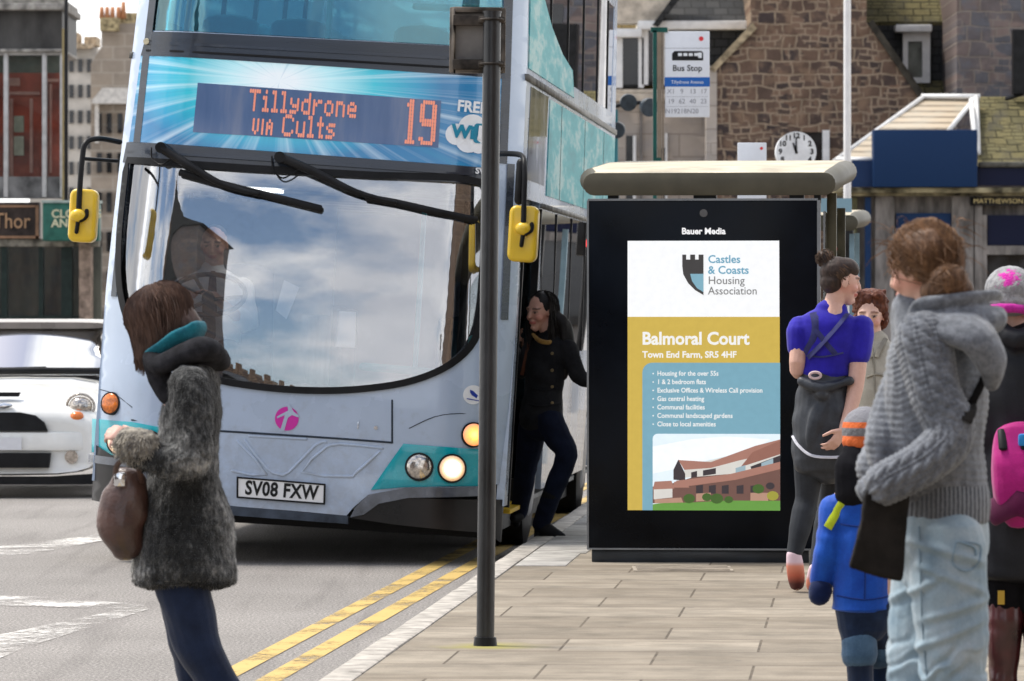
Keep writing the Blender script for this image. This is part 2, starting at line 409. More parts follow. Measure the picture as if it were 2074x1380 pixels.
tag(mb.build('kerb', m_kerb, smooth=30, bevel=.012), kind='structure')
# pale entry slabs beside the bus and a ribbed cover in front of the screen
m_slab = mk('pale_slab', (.40, .38, .35), .8, var=.2, vscale=5, bump=.3)
mb = MB()
for a, b, w in ((27.2, 28.6, .42), (28.64, 30.4, .45), (30.44, 32.4, .45), (32.44, 34.6, .45)):
    mb.prism([(K(a) + .137, a), (K(a) + w, a), (K(b) + w, b), (K(b) + .137, b)], lambda x, y, d: (x, y, .006 - d), .05)
tag(mb.build('pavement_edge_slabs', m_slab, smooth=30, bevel=.006), kind='structure')
mb = MB(); c = W(1382, 1152, 26.9); c.z = 0
mb.box(c.x - .27, c.x + .27, c.y - .25, c.y + .25, -.03, .005)
for i in range(9): mb.box(c.x - .25, c.x + .25, c.y - .22 + i * .053, c.y - .195 + i * .053, .005, .010)
tag(mb.build('access_cover', mk('cover_stone', (.36, .31, .25), .8, var=.2), smooth=30), 'ribbed stone access cover set in the pavement before the advert screen', 'cover')
# double yellow lines and worn white marks
def mk_paint(name, col, wear):
    q = NT(name); v = q.coords(); q.t.nodes.remove(q.b)
    b = q.n('BsdfPrincipled'); f = q.noise(v, 26, 6, .75); f2 = q.noise(v, 2.2, 4)
    c = q.mix(q.ramp(f2, [(.35, 0.), (.7, .5)]), tuple(col), tuple(x * .72 for x in col)); q.l(c, b.inputs['Base Color']); b.inputs['Roughness'].default_value = .7
    tr = q.n('BsdfTransparent'); m = q.n('MixShader'); q.l(q.ramp(q.mix(.5, f, f2), [(wear - .06, 0.), (wear + .06, 1.)]), m.inputs[0])
    q.l(b.outputs[0], m.inputs[1]); q.l(tr.outputs[0], m.inputs[2]); q.l(m.outputs[0], q.o.inputs[0]); return q.m
m_yel = mk_paint('yellow_paint', (.54, .37, .11), .555)
for nm, x0, w in (('yellow_line', -.498, .105), ('yellow_line', -.285, .105)):
    fx = lambda y, o=0: x0 + .0805 * (y - 29.8) + o
    mb = MB(); n = 40; v = []
    for i in range(n + 1):
        y = 14 + 50 * i / n; v += [(fx(y), y, -.1165), (fx(y, w), y, -.1165)]
    mb.add(v, [(2 * i, 2 * i + 1, 2 * i + 3, 2 * i + 2) for i in range(n)])
    tag(mb.build(nm, m_yel, smooth=0, norm=False), kind='structure')
m_wht = mk_paint('white_road_paint', (.64, .61, .57), .482)
mb = MB()
def rd(px, py): s = (py - 640) / 1.5; return ((px - 1037) / s, FPX / s, -.1162)
for q_ in ([(-200, 1124), (-200, 1148), (70, 1122), (240, 1090), (240, 1078), (60, 1102)], [(-160, 1320), (-160, 1400), (60, 1310), (300, 1236), (285, 1228)], [(-200, 1200), (-200, 1222), (150, 1232), (300, 1236), (290, 1226), (120, 1212)]):
    mb.add([rd(*p) for p in q_], [tuple(range(len(q_)))])
tag(mb.build('white_road_marking', m_wht, smooth=0, norm=False), kind='structure')

# ------------------------------------------------------------------ buildings
m_rub = mk_brick('brown_rubble', (.215, .135, .092), (.070, .054, .052), (.36, .27, .19), .36, .255, .026, distort=.10, bump=.9, var=.6, extra=(.25, .165, .11), squash=.75, msm=.4)
m_grub = mk_brick('grey_rubble', (.21, .155, .135), (.135, .135, .15), (.27, .225, .19), .42, .29, .020, distort=.085, bump=.9, var=.6, extra=(.145, .15, .17), squash=.7, msm=.4)
m_ash = mk_brick('pale_ashlar', (.50, .43, .365), (.41, .365, .325), (.30, .26, .22), .95, .47, .012, distort=.008, bump=.3, var=.35, extra=(.33, .31, .31))
m_slate = mk_brick('dark_slate', (.030, .031, .033), (.052, .052, .052), (.012, .012, .012), .30, .17, .012, distort=.01, bump=.7, rough=.6, var=.5)
m_moss = mk_brick('mossy_slate', (.125, .112, .058), (.20, .17, .08), (.045, .04, .02), .36, .15, .014, distort=.02, bump=.8, rough=.9, var=.6, extra=(.07, .065, .05))
m_ochre = mk_brick('ochre_slate', (.27, .20, .09), (.20, .155, .075), (.10, .08, .045), .34, .13, .012, distort=.012, bump=.7, var=.5)
m_wpaint = mk('white_paint', (.78, .77, .75), .45, var=.06)
m_cream = mk('cream_stone', (.60, .52, .42), .8, var=.2, vscale=4)
m_gstone = mk('grey_shop_stone', (.225, .205, .19), .85, var=.3, vscale=3, bump=.4, bscale=20, stretch=(2, 1, .5))
m_navy = mk_flat('navy_board', (.004, .026, .085), .55)
m_navy2 = mk_flat('dark_navy_board', (.003, .006, .028), .55)
m_dark = mk('dark_interior', (.016, .016, .018), .7, var=.4, vscale=2)
m_dglass = mk('dark_window_glass', (.02, .022, .024), .05, var=.5, vscale=1.2)
m_gold = mk_flat('gold_letters', (.62, .50, .24), .5)
m_blackm = mk('black_metal', (.014, .014, .015), .42, var=.3)

def pq(mb, poly, d, depth, mi=0):   # upright slab whose outline is given by sight lines at distance d
    return mb.prism(poly, lambda a, b, t: W(a, b, d) + Vector((0, t, 0)), depth, mi)
def rect(x0, x1, y0, y1): return [(x0, y1), (x1, y1), (x1, y0), (x0, y0)]
def slope(mb, pts, th=.15, mi=0):   # sloping sheet from (px,py,d) corners
    v = [W(*p) for p in pts]; n = (v[1] - v[0]).cross(v[2] - v[0]).normalized()
    if n.y > 0: n = -n
    k = len(v); v2 = [p - n * th for p in v]
    return mb.add(v + v2, [tuple(range(k)), tuple(range(2 * k - 1, k - 1, -1))] + [(i, i + k, (i + 1) % k + k, (i + 1) % k) for i in range(k)], mi)
def bar(mb, a, b, w, mi=0, d2=None):
    return mb.tube([W(*a), W(*b)], w, n=4, caps=False, mi=mi)

# brown rubble gable house
t = thing('rubble_gable_house', 'brown rubble stone gable end with chimney shoulders and sloping stone skew', 'house', W(1650, 778, 100))
T0 = Vector(t.location)
def onto(o, root=None):             # keep world-space vertices under a root that sits elsewhere
    r = root or t; o.parent = r; o.matrix_parent_inverse = Matrix.Identity(4)
    inv = (Matrix.Translation(r.location) @ r.rotation_euler.to_matrix().to_4x4()).inverted(); o.data.transform(inv); return o
mb = MB(); pq(mb, [(1445, 790), (1860, 790), (1860, 195), (1755, 45), (1755, -140), (1520, -140), (1520, 55), (1445, 134)], 100, 7)
onto(mb.build('gable_wall', m_rub, smooth=0))
mb = MB(); pq(mb, [(1436, 140), (1447, 146), (1533, 58), (1524, 46)], 99.9, 6.9); onto(mb.build('skew_stone', mk('skew', (.42, .33, .21), .8, var=.3), smooth=0))
mb = MB(); pq(mb, [(1862, 200), (1872, 190), (1768, 40), (1757, 47)], 99.9, 6.9); onto(mb.build('skew_stone', mk('skew_dark', (.06, .052, .04), .8, var=.3), smooth=0))
mb = MB(); pq(mb, rect(1430, 1452, 134, 790), 99.95, .4)
onto(mb.build('quoins', m_ash, smooth=0))
mb = MB(); pq(mb, rect(1625, 1668, 268, 345), 99.96, .1); w_ = onto(mb.build('window', m_dglass, smooth=0))
mb = MB()
for r_ in (rect(1666, 1680, 264, 350),): pq(mb, r_, 99.9, .16)
f_ = onto(mb.build('frame', m_wpaint, smooth=0)); f_.parent = w_
mb = MB(); pq(mb, rect(1490, 1560, -260, -140), 100.5, 3); pq(mb, rect(1620, 1720, -260, -140), 100.5, 3); onto(mb.build('chimney', m_rub, smooth=0))

# ashlar house with dormers, left of the gable
t = thing('dormer_house', 'pale ashlar house with ochre slate mansard roof and white dormers left of the rubble gable', 'house', W(1330, 778, 102))
mb = MB(); pq(mb, rect(1080, 1436, 205, 790), 102, 6); onto(mb.build('wall', m_ash, smooth=0))
mb = MB(); pq(mb, rect(1080, 1434, 190, 205), 101.6, .38); pq(mb, rect(1080, 1432, 181, 190), 101.75, .25); onto(mb.build('cornice', m_cream, smooth=30, bevel=.02))
mb = MB(); slope(mb, [(1080, 181, 102.2), (1500, 181, 102.2), (1540, -120, 104.5), (1080, -120, 104.5)]); onto(mb.build('roof', m_ochre, smooth=0))
for x0, x1, y0, y1, hx0, hx1, glass in ((1248, 1294, 78, 178, 1240, 1300, 1), (1300, 1508, 62, 172, 1292, 1513, 2)):
    mb = MB(); pq(mb, rect(x0, x1, y0, y1), 102.0, 1.6); dm = onto(mb.build('dormer', m_slate, smooth=0))
    mb = MB(); pq(mb, rect(hx0, hx1, y0 - 20, y0 - 2), 101.7, 1.9); o = onto(mb.build('dormer_header', m_wpaint, smooth=30, bevel=.03)); o.parent = dm
    mb = MB(); pq(mb, rect(x0, x0 + 13, y0 - 1, y1), 101.9, .1)
    pq(mb, rect(x0 + 45, x0 + 56, y0 - 1, y1), 101.9, .1); o = onto(mb.build('dormer_frame', m_wpaint, smooth=0)); o.parent = dm
    mb = MB(); pq(mb, rect(x0 + 13, x0 + 45, y0, y1 - 6), 101.95, .05); o = onto(mb.build('pane', m_dglass, smooth=0)); o.parent = dm
mb = MB(); slope(mb, [(1292, 42, 101.9), (1520, 42, 101.9), (1520, -30, 104), (1380, -30, 104)], .1); onto(mb.build('dormer_roof', m_slate, smooth=0))
mb = MB(); pq(mb, [(1180, 48), (1322, 48), (1392, -40), (1392, -90), (1180, -90)], 101.8, .5); onto(mb.build('gablet', m_cream, smooth=0))
mb = MB(); slope(mb, [(1322, 50, 101.5), (1334, 54, 101.5), (1404, -40, 101.5), (1392, -46, 101.5)], .5); onto(mb.build('bargeboard', m_slate, smooth=0))
mb = MB(); pq(mb, rect(1268, 1282, 275, 420), 101.97, .1); pq(mb, rect(1340, 1347, 300, 420), 101.97, .1); onto(mb.build('window', m_dglass, smooth=0))
mb = MB(); pq(mb, rect(1282, 1288, 275, 420), 101.93, .12); pq(mb, rect(1347, 1352, 270, 420), 101.93, .12); onto(mb.build('window_frame', m_wpaint, smooth=0))
mb = MB(); pq(mb, rect(1296, 1301, 215, 500), 101.9, .05); onto(mb.build('drainpipe', m_gstone, smooth=0))

# slate house with a single white dormer, right of the gable
t = thing('slate_house', 'dark slate mansard house with one white dormer window and mossy roof', 'house', W(1900, 778, 101))
mb = MB(); pq(mb, rect(1750, 1945, 168, 790), 103.5, 4); onto(mb.build('wall', m_ash, smooth=0))
mb = MB(); slope(mb, [(1740, 45, 102.3), (1945, 45, 102.3), (1945, -140, 105), (1740, -140, 105)]); onto(mb.build('upper_roof', m_moss, smooth=0))
mb = MB(); slope(mb, [(1740, 200, 101.6), (1945, 200, 101.6), (1945, 164, 102.3), (1740, 164, 102.3)]); onto(mb.build('lower_roof', m_moss, smooth=0))
mb = MB(); pq(mb, rect(1740, 1942, 44, 176), 102.35, 1); onto(mb.build('slate_face', m_slate, smooth=0))
mb = MB(); pq(mb, rect(1838, 1876, 84, 158), 102.2, .06); w_ = onto(mb.build('window', mk('curtained_glass', (.09, .10, .085), .1, var=.5, vscale=2), smooth=0))
mb = MB()
for r_ in (rect(1829, 1839, 66, 168), rect(1868, 1884, 66, 168), rect(1839, 1868, 66, 84), rect(1839, 1868, 157, 168)): pq(mb, r_, 102.1, .2)
o = onto(mb.build('frame', m_wpaint, smooth=0)); o.parent = w_
mb = MB(); pq(mb, rect(1814, 1888, 50, 65), 101.8, .5); onto(mb.build('dormer_header', m_wpaint, smooth=30, bevel=.03))

t = thing('granite_tower', 'grey and pink rubble granite block rising beside the slate dormer', 'building', W(2100, 778, 99))
mb = MB(); pq(mb, rect(1938, 2700, -260, 790), 99, 6); onto(mb.build('wall', m_grub, smooth=0))
mb = MB()
for x in range(2090, 2680, 130):
    for y0 in (-180, 20): pq(mb, rect(x, x + 55, y0, y0 + 120), 98.98, .1)
onto(mb.build('window', m_dglass, smooth=0))
mb = MB(); pq(mb, rect(2052, 2120, 60, 190), 97.5, .3); mb.tube([W(2070, 190, 97.6), W(2040, 200, 97.6)], .05, n=6); onto(mb.build('flue', m_blackm, smooth=30))

# low corner shop with glazed lean-to and navy boards
t = thing('corner_shop', 'low stone shop with navy fascia boards and a slatted glazed roof on the right', 'shop', W(1900, 778, 95))
mb = MB(); pq(mb, rect(1690, 2700, 392, 790), 95.2, 3); onto(mb.build('back_wall', m_gstone, smooth=0))
mb = MB()
for x0, x1 in ((1690, 1716), (1772, 1812), (1928, 1972), (1974, 1990), (2130, 2180), (2330, 2380)): pq(mb, rect(x0, x1, 396, 790), 94.9, .28)
onto(mb.build('pilaster', m_gstone, smooth=30, bevel=.02))
mb = MB(); pq(mb, rect(1690, 2700, 380, 391), 94.5, .68); pq(mb, rect(1690, 2700, 391, 397), 94.7, .48); onto(mb.build('cornice', mk('mossy_cornice', (.30, .26, .16), .9, var=.5, vscale=2.5), smooth=30, bevel=.02))
mb = MB(); pq(mb, rect(1726, 1768, 325, 379), 94.6, .2); onto(mb.build('side_fascia', mk_flat('blue_board', (.008, .03, .095), .45), smooth=0))
mb = MB(); pq(mb, rect(1982, 2700, 340, 376), 94.6, .2); onto(mb.build('main_fascia', m_navy2, smooth=0))
mb = MB(); pq(mb, rect(1769, 1980, 263, 379), 94.3, .5); onto(mb.build('blue_sign_box', m_navy, smooth=30, bevel=.02))
q = NT('slatted_blind'); v = q.coords(); wv = q.n('TexWave', bands_direction='Z'); wv.inputs['Scale'].default_value = 2.6; wv.inputs['Distortion'].default_value = .6; q.l(v, wv.inputs[0])
c = q.mix(q.ramp(q.noise(v, 2.2, 5), [(.4, 0.), (.7, .6)]), q.ramp(wv.outputs[0], [(.1, (.20, .155, .10)), (.4, (.50, .40, .28))]), (.42, .38, .30)); q.set(col=c, rough=.35)
mb = MB(); slope(mb, [(1695, 322, 94.8), (1780, 322, 94.8), (1780, 262, 95.9), (1776, 262, 95.9)], .06); slope(mb, [(1776, 262, 95.9), (1925, 262, 95.9), (1978, 200, 97.4), (1868, 197, 97.4)], .06); onto(mb.build('slatted_glazing', q.m, smooth=0))
mb = MB()
for a, b in (((1690, 326, 94.7), (1870, 196, 97.3)), ((1922, 264, 95.8), (1977, 196, 97.3)), ((1977, 196, 97.3), (1981, 312, 95.2)), ((1967, 200, 97.3), (1974, 275, 95.2)), ((1866, 196, 97.3), (1985, 196, 97.3)), ((1694, 324, 94.7), (1768, 324, 94.7))): bar(mb, a, b, .055)
onto(mb.build('glazing_bar', m_wpaint, smooth=30))
mb = MB(); slope(mb, [(1975, 338, 94.8), (2700, 338, 94.8), (2700, 196, 98), (1978, 196, 98)], .1); onto(mb.build('mossy_roof', m_moss, smooth=0))
mb = MB(); pq(mb, rect(1982, 2700, 328, 339), 94.5, .12); onto(mb.build('gutter', mk('gutter', (.10, .095, .08), .6, var=.3), smooth=30, bevel=.03))
mb = MB(); pq(mb, rect(1815, 1926, 432, 525), 95.0, .1); onto(mb.build('blue_blind', m_navy, smooth=0))
mb = MB(); pq(mb, rect(2000, 2128, 436, 497), 95.0, .1); onto(mb.build('dark_blind', m_navy2, smooth=0))
mb = MB(); pq(mb, rect(1815, 1926, 526, 700), 95.05, .1); pq(mb, rect(2000, 2128, 516, 700), 95.05, .1); onto(mb.build('shop_window', m_dglass, smooth=0))
mb = MB(); pq(mb, rect(1994, 2134, 498, 516), 94.95, .2); pq(mb, rect(1988, 1999, 436, 700), 94.93, .25); onto(mb.build('shop_frame', m_gstone, smooth=0))
mb = MB(); pq(mb, rect(1966, 2130, 400, 416), 94.8, .1); b_ = onto(mb.build('name_board', m_dark, smooth=0))
mb = MB(); mb.text('MATTHEWSON', .135, lambda a, b, t_: W(2022, 408, 94.78) + Vector((a, -t_, b)), thick=.01, sx=1.02); o = onto(mb.build('lettering', m_gold, smooth=0)); o.parent = b_
mb = MB(); pq(mb, rect(1720, 1736, 400, 700), 94.95, .2); onto(mb.build('mossy_pier', mk('mossy_pier', (.13, .125, .07), .9, var=.4), smooth=0))
mb = MB(); pq(mb, rect(1752, 1764, 400, 700), 94.8, .1); onto(mb.build('blue_post', m_navy, smooth=0))

# left corner: glazed upper floor over shops
m_clad = mk('grey_cladding', (.085, .082, .078), .55, var=.35, vscale=1.5, stretch=(1, 1, .4))
m_red = mk('reflected_red', (.46, .10, .06), .7, var=.35, vscale=1.2)
t = thing('corner_building', 'dark corner building with tall windows over shop fronts at the left edge', 'building', W(40, 778, 90))
mb = MB(); pq(mb, rect(-500, 126, 20, 100), 90, 3); onto(mb.build('cladding', m_clad, smooth=0))
mb = MB(); pq(mb, rect(-500, 132, 6, 20), 89.7, 3.3); pq(mb, rect(-500, 128, -4, 6), 89.85, 3.1); pq(mb, rect(-500, 129, 99, 106), 89.85, 3); onto(mb.build('cornice', mk('pale_cornice', (.34, .32, .29), .8, var=.3), smooth=30, bevel=.02))
mb = MB(); pq(mb, rect(-500, 126, 106, 360), 90.12, .02); w_ = onto(mb.build('window', mk_glass('shop_glass', (.88, .90, .90), .02), smooth=0))
mb = MB()
for x in (-160, -72, 7, 85, 121): pq(mb, rect(x, x + 9, 106, 400), 89.95, .16)
pq(mb, rect(-500, 126, 106, 112), 90.0, .1); o = onto(mb.build('mullion', mk('grey_frame', (.50, .49, .48), .4, var=.1), smooth=30, bevel=.015)); o.parent = w_
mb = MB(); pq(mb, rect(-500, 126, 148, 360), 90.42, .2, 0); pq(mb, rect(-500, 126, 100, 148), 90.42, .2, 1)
for x, y0, y1 in ((28, 235, 268), (28, 276, 315), (-60, 240, 300)): pq(mb, rect(x, x + 20, y0, y1), 90.36, .08, 2)
for x0, x1, y0, y1 in ((18, 40, 158, 174), (18, 80, 186, 192), (92, 118, 160, 166), (20, 26, 200, 360), (60, 66, 200, 350), (100, 104, 170, 350)): pq(mb, rect(x0, x1, y0, y1), 90.34, .1, 3)
onto(mb.build('reflection_backing', [m_red, mk('reflected_green', (.15, .18, .15), .8), mk('notice', (.46, .47, .36), .7), mk('reflected_trim', (.55, .30, .24), .7)], smooth=0))  # coloured sheet behind the panes, painting the red building reflected in the glass
mb = MB(); pq(mb, rect(-500, 128, 358, 402), 90.0, .3); onto(mb.build('spandrel', mk('grey_spandrel', (.21, .205, .20), .6, var=.35, vscale=2), smooth=0))
mb = MB(); pq(mb, rect(-500, 80, 410, 484), 89.8, .3); fb = onto(mb.build('fascia', mk('brown_board', (.045, .032, .027), .5, var=.3), smooth=0))
mb = MB()
for r_ in (rect(-500, 74, 416, 420), rect(-500, 80, 478, 483), rect(72, 78, 416, 483)): pq(mb, r_, 89.77, .03)
o = onto(mb.build('fascia_trim', mk('copper_trim', (.30, .17, .10), .5), smooth=0)); o.parent = fb
mb = MB(); mb.text('Thor', .40, lambda a, b, t_: W(24, 449, 89.78) + Vector((a, -t_, b)), thick=.02, sx=.82); o = onto(mb.build('lettering', mk_flat('tan_letters', (.45, .27, .15), .5), smooth=0)); o.parent = fb
mb = MB(); pq(mb, rect(-500, 200, 484, 500), 89.85, .4); onto(mb.build('shop_cornice', mk('dull_stone', (.24, .22, .18), .8, var=.4), smooth=30, bevel=.02))
mb = MB(); mb.tube([W(134, -10, 89.6), W(134, 410, 89.6)], .035, n=8); onto(mb.build('drainpipe', m_blackm, smooth=60))
mb = MB(); mb.tube([W(128, 60, 89.7), W(128, 410, 89.7)], .02, n=8); onto(mb.build('brass_pipe', mk('brass', (.42, .33, .16), .5), smooth=60))
mb = MB(); pq(mb, rect(-500, 205, 500, 790), 90.6, .2); onto(mb.build('shop_interior', mk('shop_display', (.20, .20, .16), .8, var=.6, vscale=1.1, stretch=(2, 1, .6), col2=(.05, .055, .05)), smooth=0))
mb = MB(); pq(mb, rect(-500, 160, 500, 790), 90.15, .02); onto(mb.build('shop_window', bpy.data.materials['shop_glass'], smooth=0))
mb = MB()
for x, w in ((-90, 14), (2, 12), (78, 9), (124, 22)): pq(mb, rect(x, x + w, 500, 790), 89.95, .25)
pq(mb, rect(-500, 160, 640, 790), 89.98, .2); onto(mb.build('shop_frame', mk('dark_green_frame', (.018, .03, .026), .4, var=.2), smooth=0))
mb = MB(); pq(mb, rect(160, 183, 490, 790), 89.8, .6); onto(mb.build('stone_pier', mk('brown_pier', (.33, .245, .19), .8, var=.3), smooth=0))
m_green = mk('green_sign', (.032, .13, .10), .45, var=.15)
t = thing('green_shop_sign', 'green projecting box sign with cream lettering behind the left bus mirror', 'sign', W(140, 489, 89))
mb = MB(); pq(mb, rect(86, 200, 411, 488), 89.2, .5); onto(mb.build('sign_box', m_green, smooth=30, bevel=.02))
mb = MB(); pq(mb, rect(84, 202, 406, 411), 89.15, .6); onto(mb.build('sign_rim', mk('sign_rim', (.35, .42, .38), .5), smooth=0))
mb = MB()
for s_, y in (('CLOTHES', 434), ('AND SO', 453)): mb.text(s_, .21, lambda a, b, t_: W(104, y, 89.19) + Vector((a, -t_, b)), align='LEFT', thick=.01, bold=.004)
onto(mb.build('lettering', mk_flat('cream_letters', (.62, .60, .40), .5), smooth=0))

# far tenements
m_ten = mk('pale_render', (.60, .55, .48), .85, var=.22, vscale=.6)
m_ten2 = mk_brick('far_granite', (.40, .33, .26), (.32, .27, .22), (.45, .39, .32), .9, .5, .03, distort=.02, bump=.3, var=.5)
t = thing('white_tenement', 'distant pale rendered tenement with rows of small windows', 'building', W(160, 778, 210))
mb = MB(); pq(mb, rect(60, 196, 96, 720), 212, 10); onto(mb.build('wall', m_ten, smooth=0))
mb = MB()
for i, y in enumerate(range(120, 640, 52)):
    for x in (140, 158, 176): pq(mb, rect(x, x + 9, y, y + 26), 211.9, .2)
onto(mb.build('window', m_dglass, smooth=0))
mb = MB(); pq(mb, rect(100, 186, 88, 98), 211.5, 2); pq(mb, rect(143, 158, 66, 90), 212.5, 2); pq(mb, rect(170, 196, 74, 92), 212.5, 2); onto(mb.build('chimney', mk('warm_stone', (.52, .40, .27), .85, var=.3), smooth=0))
t = thing('granite_tenement', 'distant brown granite tenement with clustered chimney pots beside the bus roof', 'building', W(230, 778, 190))
mb = MB(); pq(mb, [(184, 720), (420, 720), (420, 40), (205, 50), (205, 95), (184, 130)], 190, 10); onto(mb.build('wall', m_ten2, smooth=0))
mb = MB(); pq(mb, [(186, 204), (208, 178), (262, 178), (262, 210), (186, 210)], 189.3, .6); pq(mb, rect(192, 200, 210, 290), 189.6, .3); onto(mb.build('pediment', mk('pale_trim', (.66, .62, .56), .8), smooth=0))
mb = MB()
for y in range(230, 640, 80):
    for x in (196, 216, 238): pq(mb, rect(x, x + 10, y, y + 40), 189.85, .2)
onto(mb.build('window', m_dglass, smooth=0))
mb = MB(); pq(mb, rect(202, 240, 36, 62), 189.5, 3); pq(mb, rect(240, 300, 26, 60), 190.5, 3); onto(mb.build('chimney', mk('yellow_stone', (.45, .36, .20), .85, var=.4), smooth=0))
mb = MB()
for x in (206, 217, 228, 240, 250): mb.cyl(W(x, 38, 190.5), W(x, 14 if x != 250 else 4, 190.5), .11, .08, n=8)
onto(mb.build('chimney_pot', mk('clay', (.48, .22, .11), .8), smooth=30))

# the street behind the camera (seen in the bus windscreen)
for lab, x0, x1, y0, y1, h, mm in (('low granite row farther along the street, mirrored in the bus windscreen', -30, -14, -90, -30, 5.5, m_grub), ('tall granite block across the road, its gable mirrored in the bus windscreen', -34, -17, -25, -18.5, 17.0, m_grub), ('middle granite block with a row of chimneys, mirrored left of the tall gable', -34, -17, -18.5, -13, 12.0, m_grub), ('low granite block, mirrored at the left edge of the bus windscreen', -34, -17, -13, -8, 8.5, m_grub), ('rubble terrace along the pavement, mirrored at the right of the bus windscreen', 6.2, 20, -60, 9, 11.5, m_rub)):
    t = thing('granite_terrace', lab, 'building', (x0, y0, -.1))
    mb = MB(); mb.box(x0, x1, y0, y1, -.2, h); onto(mb.build('wall', mm, smooth=0))
    mb = MB(); xm = (x0 + x1) / 2; mb.prism([(x0 - .3, h), (x1 + .3, h), (xm, h + 4)], lambda a, b, d: (a, y0 - .2 + d, b), y1 - y0 + .4); rf = onto(mb.build('roof', m_slate, smooth=0))
    mb = MB()
    for yy in range(int(y0) + 2, int(y1), 6): mb.box(xm - 3, xm - 1.6, yy, yy + 2.2, h + 1, h + 5.6); [mb.cyl((xm - 2.3, yy + .4 + .5 * k, h + 5.6), (xm - 2.3, yy + .4 + .5 * k, h + 6.3), .16, .13, n=8) for k in range(4)]
    onto(mb.build('chimney', m_rub, smooth=0))
# ------------------------------------------------------------------ double decker bus
BD = 29.8; BS = FPX / BD; PHI = R(3.4); BCX = 583
bus = thing('double_decker_bus', 'silver blue double decker bus pulling in with lit number nineteen destination board', 'bus', ((BCX - 1037) / BS, BD, -.12), (0, PHI, -YAW))
CP, SP = math.cos(PHI), math.sin(PHI)
def hw(w): return 1.265 - .03 * max(0, w - 1.6) - .012 * max(0, w - 3.0)
def fv(u, w):
    a = abs(u) / hw(w); t = max(0, w - 1.02); return .05 * a * a + .27 * max(0, (a - .66) / .34) ** 2 + (.05 * t + .0425 * t * t if t < 1.6 else .189 + .12 * (t - 1.6)) - .05 * max(0, .62 - w)
def B(px, py):
    u = w = 0; v = .1
    for _ in range(3):
        k = (BD + v) / BD; x = 1037 + (px - 1037) * k; y = 640 + (py - 640) * k
        dx = (x - BCX) / BS; dz = (1144 - y) / BS; u = dx * CP - dz * SP; w = dx * SP + dz * CP; v = fv(max(-1.26, min(1.26, u)), w)
    return (u, w)
def BP(*p): return [B(*q) for q in p]
def FS(off):                       # front-skin mapping, off metres proud of the skin
    return lambda u, w, d: (u, fv(u, w) - off + d, w)
m_sil = mk('silver_blue_paint', (.43, .52, .66), .27, var=.05, vscale=2, coat=.6)
q = m_sil.node_tree; pb_ = q.nodes['Principled BSDF']; lk = pb_.inputs['Base Color'].links[0].from_socket          # road dirt thrown up low on the panels
def qn(t, **k):
    n = q.nodes.new('ShaderNode' + t)
    for a, b in k.items(): setattr(n, a, b)
    return n
tc_ = qn('TexCoord'); sz_ = qn('SeparateXYZ'); q.links.new(tc_.outputs['Object'], sz_.inputs[0]); n_ = qn('TexNoise'); n_.inputs['Scale'].default_value = 9; n_.inputs['Detail'].default_value = 6; n_.inputs['Roughness'].default_value = .7; q.links.new(tc_.outputs['Object'], n_.inputs['Vector'])
ma_ = qn('Math', operation='MULTIPLY_ADD'); ma_.inputs[1].default_value = -.42; q.links.new(sz_.outputs['Z'], ma_.inputs[0]); q.links.new(n_.outputs[0], ma_.inputs[2]); r_ = qn('ValToRGB'); r_.color_ramp.elements[0].position = .16; r_.color_ramp.elements[1].position = .52; r_.color_ramp.elements[1].color = (.42, .42, .42, 1); q.links.new(ma_.outputs[0], r_.inputs[0])
x_ = qn('MixRGB'); x_.inputs[2].default_value = (.21, .185, .155, 1); q.links.new(r_.outputs[0], x_.inputs[0]); q.links.new(lk, x_.inputs[1]); q.links.new(x_.outputs[0], pb_.inputs['Base Color'])
m_silr = mk('silver_roof', (.46, .52, .60), .3, var=.05, coat=.5)
m_blk = mk('black_gloss', (.012, .013, .016), .16, var=.2, coat=.4)
m_band = mk('dark_blue_band', (.018, .026, .042), .25, var=.25, vscale=3, coat=.3, stretch=(.3, 1, 4))
m_rubr = mk('black_rubber', (.012, .012, .013), .5, var=.3)
m_teal = mk('teal_paint', (.0, .36, .42), .25, var=.05, coat=.6)
m_wind = mk_glass('windscreen_glass', (.90, .92, .93), .21, gl=(.98, .98, 1), wob=.02)
m_upg = mk_glass('upper_screen_glass', (.36, .70, .76), .13, gl=(.60, .92, .98))
m_sideg = mk_glass('side_glass', (.42, .50, .50), .62)
m_chr = mk('chrome', (.75, .76, .78), .12, metal=1, var=.05)
# windscreen outline (picture points on the bus front)
ws = BP((246, 328), (500, 345), (760, 360), (976, 376), (982, 470), (978, 560), (970, 640), (955, 690), (925, 725), (880, 752), (820, 772), (750, 783), (680, 788), (600, 787), (520, 780), (440, 767), (375, 748), (325, 725), (285, 695), (258, 655), (240, 605), (232, 545), (233, 470), (239, 400))
ws = [p for p in cr([(*p,) for p in ws] + [ws[0]], 3)[:-1]]
def grow(poly, d):
    cx = sum(p[0] for p in poly) / len(poly); n = len(poly); o = []
    for i in range(n):
        a, b = Vector(poly[i - 1]), Vector(poly[(i + 1) % n]); t_ = (b - a).normalized(); nn = Vector((t_.y, -t_.x))
        if nn.dot(Vector(poly[i]) - Vector((cx, 1.8))) < 0: nn = -nn
        o.append(tuple(Vector(poly[i]) + nn * d))
    return o
ug = [B(292, 62), B(1006, 103)]; ug = ug + [(1.05, 4.02), (-1.05, 4.02)]
disp = BP((270, 113), (1014, 163), (1002, 344), (247, 287))
WT = [4.22, 4.1, 3.6, 3.0, 2.4, 1.6, 1.0, .62, .38]
outline = [(-hw(w) * (1 if w < 4.15 else .97), w) for w in reversed(WT)] + [(hw(w) * (1 if w < 4.15 else .97), w) for w in WT]
lowc = [B(720, 1046), B(480, 1027)]
